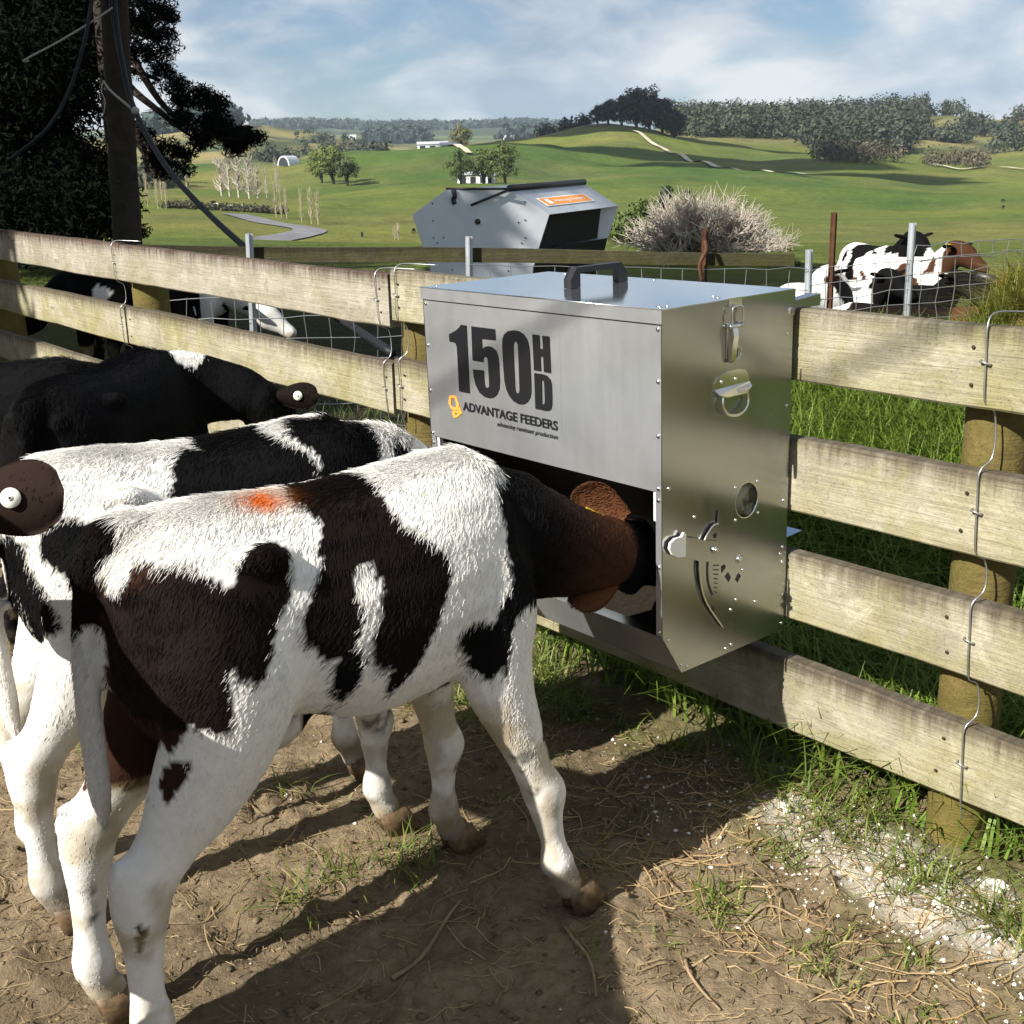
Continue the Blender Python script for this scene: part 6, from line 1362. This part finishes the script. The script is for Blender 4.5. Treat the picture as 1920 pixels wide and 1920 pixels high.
def shed(label, px, d, L, W, H, yaw, arched=False, openings=3):
    b = drop(px, d); t = thing('farm_shed', label, 'shed', b, yaw)
    if arched:
        prof = [(W / 2 * math.cos(a), H * math.sin(a)) for a in np.linspace(0, math.pi, 13)]
        MB().prism([(-L / 2, y, z) for y, z in prof], (L, 0, 0)).build('arched_roof', m_roofc, t)
        MB().prism([(-L / 2 - 0.05, y * 0.8, z * 0.85) for y, z in prof], (0.04, 0, 0)).build('opening', m_glassd, t)
        return t
    MB().box((0, 0, H / 2), (L, W, H)).build('wall', m_white, t)
    MB().prism([(-L / 2 - 0.3, -W / 2 - 0.4, H), (-L / 2 - 0.3, 0, H + W * 0.22), (-L / 2 - 0.3, W / 2 + 0.4, H)], (L + 0.6, 0, 0)).build('roof', m_roofc, t)
    for k in range(openings):
        MB().box((-L / 2 + L * (k + 0.5) / openings, -W / 2 - 0.03, H * 0.42), (L / openings * 0.55, 0.06, H * 0.7)).build('opening', m_glassd, t)
    return t
shed('arched silver barn on the crest beside the pale trees', 541, 520, 7, 6.5, 4.0, R(60), True)
shed('long white farm shed on the hilltop with dark openings', 812, 610, 15, 6, 3.0, R(4)); shed('low white shed right of the long hilltop shed', 842, 600, 8, 5, 2.4, R(-8), False, 2)
shed('white shed half hidden by the green trees above the large feeder', 885, 372, 9, 4, 2.6, R(5)); shed('small white shed right of the half hidden white shed', 915, 374, 4, 3.5, 2.4, R(-5), False, 1)
shed('tiny white house on the far left ridge', 660, 2500, 22, 14, 9, 0.1, False, 2); shed('tiny white house below the far ridge', 955, 2300, 22, 14, 8, -0.1, False, 2)
m_cow = plain('cow_black', (0.012, 0.011, 0.010), 0.8); m_cow2 = plain('cow_pale', (0.62, 0.60, 0.54), 0.8)
cowm = MB(); Vc, Fc = loft([(-0.8, 0, 1.0), (-0.6, 0, 1.05), (0, 0, 1.0), (0.6, 0, 1.05), (0.85, 0, 1.05), (1.15, 0, 0.8), (1.45, 0, 0.45)], [(0.2, 0.25), (0.32, 0.38), (0.36, 0.42), (0.30, 0.38), (0.2, 0.25), (0.14, 0.18), (0.08, 0.10)], (0, 1, 0), 8, 2); cowm.add(Vc, Fc, True)
for x in (-0.6, 0.55):
    for y in (-0.2, 0.2): cowm.tube([(x, y, 0.8), (x, y, 0)], [0.11, 0.07], 5)
cow0 = cowm.build('grazing_cow', m_cow); first = True
cows = [(310, 262, 0), (322, 270, 0), (335, 258, 0), (352, 272, 0), (360, 275, 0), (372, 266, 0), (383, 262, 0), (392, 276, 0), (398, 268, 1), (405, 262, 0), (418, 274, 0), (425, 266, 1), (436, 270, 0), (441, 262, 0), (447, 268, 1), (455, 272, 0), (466, 246, 0), (470, 250, 1), (428, 252, 0), (345, 250, 0), (671, 172, 0), (770, 180, 0), (796, 240, 0), (803, 240, 1), (1888, 330, 0), (1890, 310, 0), (1112, 150, 0)]
for i, (px, d, k) in enumerate(cows):
    o = cow0 if first else copy_obj(cow0); first = False
    if k:
        o.data = cow0.data.copy(); o.data.materials.clear(); o.data.materials.append(m_cow2)
    b = drop(px, d); o.location = tuple(b); o.rotation_euler = (0, 0, rg.random() * 6.28); o.scale = (0.55,) * 3
    lab = ('pale cow' if k else 'black cow') + (' grazing in the scattered herd across the left paddock' if px < 500 else ' grazing alone on the open paddock slope')
    tag(o, lab, 'cow', 'cattle grazing on the far paddocks')

# ---------------------------------------------------------------- the air between here and the hills
hz_top, hz_bot = 230.0, float(gP[:, 2].min()) - 1.5
hm = bpy.data.materials.new('haze_air'); hm.use_nodes = True; hn = hm.node_tree; hn.nodes.clear()
ho = hn.nodes.new('ShaderNodeOutputMaterial'); hv = hn.nodes.new('ShaderNodeVolumePrincipled'); hv.inputs['Density'].default_value = 0.00006; hv.inputs['Color'].default_value = (0.72, 0.86, 1.0, 1); hv.inputs['Anisotropy'].default_value = 0.0
hn.links.new(hv.outputs[0], ho.inputs['Volume'])
haze = MB().box((0, 0, (hz_top + hz_bot) / 2), (9420, 9420, hz_top - hz_bot)).build('haze', hm)
haze['kind'] = 'stuff'; haze['label'] = 'thin blue haze over the far hills'; haze['category'] = 'haze'
scene.cycles.volume_bounces = 0

# cable strung over the pen: only its shadow is in the picture
_fm = np.array(feeder.matrix_world)
def f2w(p): return (_fm @ np.array([*fl(*p), 1.0]))[:3]
Q1 = f2w((0.8153, 0, -0.281)) - sdir * 6.6; Q2 = f2w((0.3273, 0, -0.0438)) - sdir * 6.2; dq = unit(Q1 - Q2)
cable([Q1 + dq * 7.0, Q1 + dq * 2.0 - [0, 0, 0.02], Q1, Q2, Q2 - dq * 2.0, Q2 - dq * 6.0 + [0, 0, 0.1]], 0.012, 'overhead_cable', 'overhead cable whose thin shadow slants across the feeder front', 'cable', m_cable)

# cumulus drifting over, above and behind the camera: their shadows lie on the paddocks
m_cloud = plain('cloud_white', (0.85, 0.86, 0.88), 1.0, 0, 0.0)
def cloud(label, px, dist, spread, alt, seed):
    g = ground_at(px, dist); k = (alt - g[2]) / -sdir[2]; c = g - sdir * k; r_ = np.random.default_rng(seed); shells = []
    t = thing('cloud', label, 'cloud', c)
    n = 9; Vs = MB()
    for i in range(n):
        bm = bmesh.new(); bmesh.ops.create_icosphere(bm, subdivisions=3, radius=1.0); P = np.array([v.co[:] for v in bm.verts]); F = [[v.index for v in f.verts] for f in bm.faces]; bm.free()
        P = P * (0.8 + 0.45 * noise3(P + i, 2.2, seed + i))[:, None] * np.array([spread[0] * r_.uniform(0.28, 0.5), spread[1] * r_.uniform(0.3, 0.5), 26])
        P += np.array([r_.uniform(-0.6, 0.6) * spread[0], r_.uniform(-0.55, 0.55) * spread[1], r_.uniform(-8, 8)]); Vs.add(P, F, True)
    o = Vs.build('puffs', m_cloud, t); o['kind'] = 'stuff'
cloud('cloud shading the paddock below the cone hill', 1190, 585, (150, 42), 420, 3)
cloud('cloud shading the wooded cone hill', 1150, 745, (110, 60), 460, 5)
cloud('cloud shading the right hand paddock dip', 1480, 520, (70, 26), 420, 9)
# ================================================================ grass, straw, stones
r6 = np.random.default_rng(606)
def behind(n, s0, s1, d0, d1):
    s = s0 + (s1 - s0) * r6.random(n); d = d0 + (d1 - d0) * r6.random(n); P = F0[None, :] + FX[None, :] * s[:, None] + FY[None, :] * d[:, None]
    P[:, 2] = ground_height(P[:, 0], P[:, 1]); return P
# tall grass behind the right hand rails and under the rails
def fan(n, a0, a1, r0, r1, dmin):
    a = a0 + (a1 - a0) * r6.random(n); rr7 = np.sqrt(r0 ** 2 + (r1 ** 2 - r0 ** 2) * r6.random(n)); P = np.stack([np.sin(a) * rr7, np.cos(a) * rr7, 0 * a], -1)
    P = P[(P - F0) @ FY > dmin]; P[:, 2] = ground_height(P[:, 0], P[:, 1]); return P
Pg = np.vstack([fan(30000, _az(1380), _az(2050), 2.4, 6.2, 0.22), behind(4200, 0.5, 1.9, 0.15, 1.6), behind(1600, -2.2, 1.6, 0.05, 0.4)])
Vb, Fb, Cb = blades(Pg, 0.24, 0.0085, 0.9, r6, (0.095, 0.165, 0.018), (0.17, 0.235, 0.036))
o = fast_mesh('tall_grass', Vb, Fb, m_blade, None, False, Cb); tag(o, 'long bright green grass behind the right hand rails', 'grass', None, 'stuff')
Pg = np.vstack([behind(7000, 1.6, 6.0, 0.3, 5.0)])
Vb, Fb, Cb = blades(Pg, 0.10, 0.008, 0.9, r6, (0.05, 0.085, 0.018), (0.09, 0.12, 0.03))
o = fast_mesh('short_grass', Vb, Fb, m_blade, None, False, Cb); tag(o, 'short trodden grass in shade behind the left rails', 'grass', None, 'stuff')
# tufts in the pen
def pen(s, d): 
    p = F0 + FX * s + FY * d; return p
tufts = []
for _ in range(26): tufts.append((r6.uniform(-1.6, 1.4), -0.02 - abs(r6.normal(0, 0.06)), r6.uniform(0.5, 1.0), 26))
for _ in range(26): tufts.append((r6.uniform(0.55, 1.5), -0.10 - 0.30 * r6.random(), r6.uniform(0.6, 1.1), 40))
for _ in range(46): tufts.append((r6.uniform(-1.7, 1.6), -0.3 - 1.1 * r6.random(), r6.uniform(0.2, 0.45), 14))
for px, py, k in ((1225 + 440, 1310 + 120, 1.0), (1400, 1420, 1.2), (1440, 1450, 1.0), (1500, 1470, 1.2), (1560, 1490, 1.3), (1590, 1540, 1.2), (1640, 1530, 1.0), (1700, 1650, 1.2), (1750, 1650, 1.1), (1880, 1580, 1.2), (1900, 1730, 1.5), (1910, 1760, 1.4), (1470, 1600, 0.8), (1330, 1700, 0.7), (1360, 1680, 0.6), (640, 1640, 0.8), (560, 1700, 0.8), (770, 1610, 0.9), (760, 1640, 0.8), (1000, 1260, 1.3), (1030, 1240, 1.2), (1050, 1270, 1.2), (985, 1280, 1.0), (540, 1490, 0.6), (1720, 1800, 0.5), (1540, 1830, 0.5)):
    d_ = ray(px, py); t_ = -CAMZ / d_[2]; p = CAM + d_ * t_ - F0; tufts.append((p @ FX, p @ FY, k, 36))
Pt, Ht = [], []
for s, d, k, n in tufts:
    p = pen(s, d); n = int(n * (0.7 + 0.6 * r6.random())); q = p[None, :] + r6.normal(0, 0.032 * (0.6 + 0.5 * k), (n, 3)) * [1, 1, 0]; Pt.append(q); Ht.append(np.full(n, 0.085 * k))
Pt = np.vstack(Pt); Ht = np.concatenate(Ht); Pt[:, 2] = pen_height(Pt[:, 0], Pt[:, 1]) - 0.004
Vb, Fb, Cb = blades(Pt, Ht, 0.0045, 1.2, r6, (0.085, 0.145, 0.025), (0.20, 0.22, 0.05))
o = fast_mesh('grass_tufts', Vb, Fb, m_blade, None, False, Cb); tag(o, 'small green grass tufts growing through the trampled soil', 'grass', None, 'stuff')
# straw and dead stalks lying about
def stalks(n, L0, L1, w, ca, cb, zone):
    s = zone[0] + (zone[1] - zone[0]) * r6.random(n); d = zone[2] + (zone[3] - zone[2]) * r6.random(n)
    P = F0[None, :] + FX[None, :] * s[:, None] + FY[None, :] * d[:, None]; a = r6.random(n) * 6.283; L = L0 + (L1 - L0) * r6.random(n) ** 2.2; bend = r6.normal(0, 0.22, n)
    V = []; k = 4; W = w * (0.6 + 0.8 * r6.random(n))
    pts = []
    for i in range(k + 1):
        t = i / k - 0.5; ang = a + bend * t * 2; pts.append(np.stack([P[:, 0] + np.cos(ang) * L * t, P[:, 1] + np.sin(ang) * L * t], -1))
    lift = 0.004 + 0.012 * r6.random(n) ** 3
    for i in range(k + 1):
        q = pts[i]; z = pen_height(q[:, 0], q[:, 1]) + lift; t = np.stack([-np.sin(a + bend * (i / k - 0.5) * 2), np.cos(a + bend * (i / k - 0.5) * 2)], -1)
        V += [np.column_stack([q - t * W[:, None] / 2, z]), np.column_stack([q, z + W * 0.55]), np.column_stack([q + t * W[:, None] / 2, z])]
    V = np.stack(V, 1); m = 3 * (k + 1); V = V.reshape(-1, 3); b = np.arange(n) * m
    F = np.concatenate([np.stack([b + 3 * i + j, b + 3 * i + j + 1, b + 3 * i + j + 4, b + 3 * i + j + 3], -1) for i in range(k) for j in range(2)])
    f = r6.random((n, 1)); C = (np.array(ca) * (1 - f) + np.array(cb) * f) * (0.65 + 0.7 * r6.random((n, 1))); return V, F, np.repeat(C, m, 0)
parts_ = [stalks(1900, 0.03, 0.18, 0.0021, (0.42, 0.32, 0.17), (0.26, 0.18, 0.09), (-1.9, 2.2, -1.9, -0.02)), stalks(500, 0.04, 0.16, 0.0026, (0.50, 0.38, 0.20), (0.34, 0.22, 0.10), (-1.2, 0.3, -0.6, -0.03)), stalks(13000, 0.006, 0.032, 0.0022, (0.36, 0.27, 0.14), (0.15, 0.10, 0.055), (-1.9, 2.2, -1.9, 0.0))]
ofs = 0; VV, FF, CC = [], [], []
for V, F, C in parts_: VV.append(V); FF.append(F + ofs); CC.append(C); ofs += len(V)
o = fast_mesh('straw', np.vstack(VV), np.vstack(FF), m_blade, None, False, np.vstack(CC)); tag(o, 'loose straw and dead stalks strewn over the soil', 'straw', None, 'stuff')
# twigs one can tell apart
m_tw = plain('dead_stick', (0.27, 0.20, 0.12), 0.9, 0, 0.1, 0.35, 20)
def stick(pts, r_, label):
    Q = []
    for px, py in pts:
        d_ = ray(px, py); p = CAM + d_ * (-CAMZ / d_[2]); p[2] = float(pen_height(p[0], p[1])[0]) + 0.006; Q.append(p)
    tag(MB().tube(spline(Q, 4), np.linspace(r_, r_ * 0.5, 4 * (len(Q) - 1) + 1), 6).build('stick', m_tw), label, 'stick')
stick([(1058, 1740), (1078, 1772), (1100, 1800), (1112, 1835), (1118, 1870)], 0.0042, 'dark curved stick lying below the near front hoof')
stick([(1282, 1806), (1300, 1806), (1330, 1800)], 0.0042, 'pale broken stalk crossing the soil near the bottom edge')
stick([(1285, 1790), (1292, 1830), (1315, 1862), (1350, 1905)], 0.0042, 'long brown stalk running to the bottom edge')
stick([(735, 1830), (790, 1790), (840, 1720), (865, 1690)], 0.0055, 'grey dry stick lying in the shadow under the calf')
stick([(1395, 1720), (1440, 1700), (1500, 1715), (1560, 1745)], 0.0034, 'thin arched stalk in the middle of the lit soil')
# white stones by the post
m_stone = plain('white_stone', (0.66, 0.63, 0.56), 0.9, 0, 0.2, 0.18, 30)
def stone_mesh(seed):
    bm = bmesh.new(); bmesh.ops.create_icosphere(bm, subdivisions=2, radius=1.0); rs = np.random.default_rng(seed); P = np.array([v.co[:] for v in bm.verts]); q = 0.75 + 0.5 * noise3(P + seed, 1.7, seed)
    for v, k in zip(bm.verts, q): v.co = Vector((v.co.x * k * 1.2, v.co.y * k * 0.9, v.co.z * k * 0.6))
    me = bpy.data.meshes.new('stone'); bm.to_mesh(me); bm.free(); me.materials.append(m_stone); return me
sm_ = [stone_mesh(k) for k in range(4)]
def put_stone(px, py, r_, label, group=None):
    d_ = ray(px, py); p = CAM + d_ * (-CAMZ / d_[2]); o = bpy.data.objects.new('stone', sm_[int(px) % 4]); col.objects.link(o); o.location = (p[0], p[1], float(pen_height(p[0], p[1])[0]) + r_ * 0.25); o.scale = (r_,) * 3; o.rotation_euler = (0, 0, px * 0.7); tag(o, label, 'stone', group)
put_stone(1470, 1520, 0.019, 'largest white stone in the straw in front of the bottom rail')
for px, py, r_ in ((1465, 1440, 0.012), (1530, 1528, 0.010), (1525, 1552, 0.007), (1630, 1628, 0.009), (1690, 1622, 0.010), (1660, 1600, 0.008), (1720, 1530, 0.011), (1760, 1690, 0.014), (1850, 1645, 0.016), (1875, 1650, 0.018), (1870, 1668, 0.010), (1620, 1600, 0.007), (1755, 1700, 0.010), (1840, 1745, 0.008), (1900, 1800, 0.010), (1635, 1695, 0.007), (1380, 1425, 0.008), (1385, 1730, 0.006), (985, 1258, 0.008)):
    put_stone(px, py, r_, 'small white stone lying on the chalky soil by the fence', 'white stones strewn along the fence')
# chalk gravel grains: nobody could count them
ng = 1500; s = np.concatenate([r6.normal(-0.55, 0.42, ng), r6.uniform(-1.8, 2.0, 120)]); d = np.concatenate([-0.17 + r6.normal(0, 0.12, ng), r6.uniform(-1.6, -0.05, 120)])
P = F0[None, :] + FX[None, :] * s[:, None] + FY[None, :] * d[:, None]; P[:, 2] = pen_height(P[:, 0], P[:, 1]) + 0.001; rr5 = 0.0015 + 0.006 * r6.random(len(P)) ** 3
octv = np.array([(1, 0, 0), (0, 1, 0), (-1, 0, 0), (0, -1, 0), (0, 0, 0.8), (0, 0, -0.8)]); octf = np.array([(0, 1, 4), (1, 2, 4), (2, 3, 4), (3, 0, 4), (1, 0, 5), (2, 1, 5), (3, 2, 5), (0, 3, 5)])
V = (P[:, None, :] + octv[None] * rr5[:, None, None] * (0.7 + 0.6 * r6.random((len(P), 6, 1)))).reshape(-1, 3); F = (octf[None] + 6 * np.arange(len(P))[:, None, None]).reshape(-1, 3)
o = fast_mesh('gravel', V, F, m_stone); tag(o, 'white chalk grains scattered over the soil', 'gravel', None, 'stuff')

# clods and crumbs of soil
nc = 5200; s = r6.uniform(-1.9, 2.2, nc); d = r6.uniform(-1.95, 0.02, nc)
P = F0[None, :] + FX[None, :] * s[:, None] + FY[None, :] * d[:, None]; P[:, 2] = pen_height(P[:, 0], P[:, 1]) + 0.0005; rr5 = 0.002 + 0.011 * r6.random(len(P)) ** 3.2
V = (P[:, None, :] + octv[None] * [1.2, 1.0, 0.6] * rr5[:, None, None] * (0.6 + 0.8 * r6.random((len(P), 6, 1)))).reshape(-1, 3); F = (octf[None] + 6 * np.arange(len(P))[:, None, None]).reshape(-1, 3)
cc = np.repeat(np.array([[0.20, 0.148, 0.086]]) * (0.55 + 0.8 * r6.random((nc, 1))), 6, 0)
o = fast_mesh('soil_crumbs', V, F, m_blade, None, False, cc); tag(o, 'crumbs and clods of loose soil over the pen', 'soil', None, 'stuff')
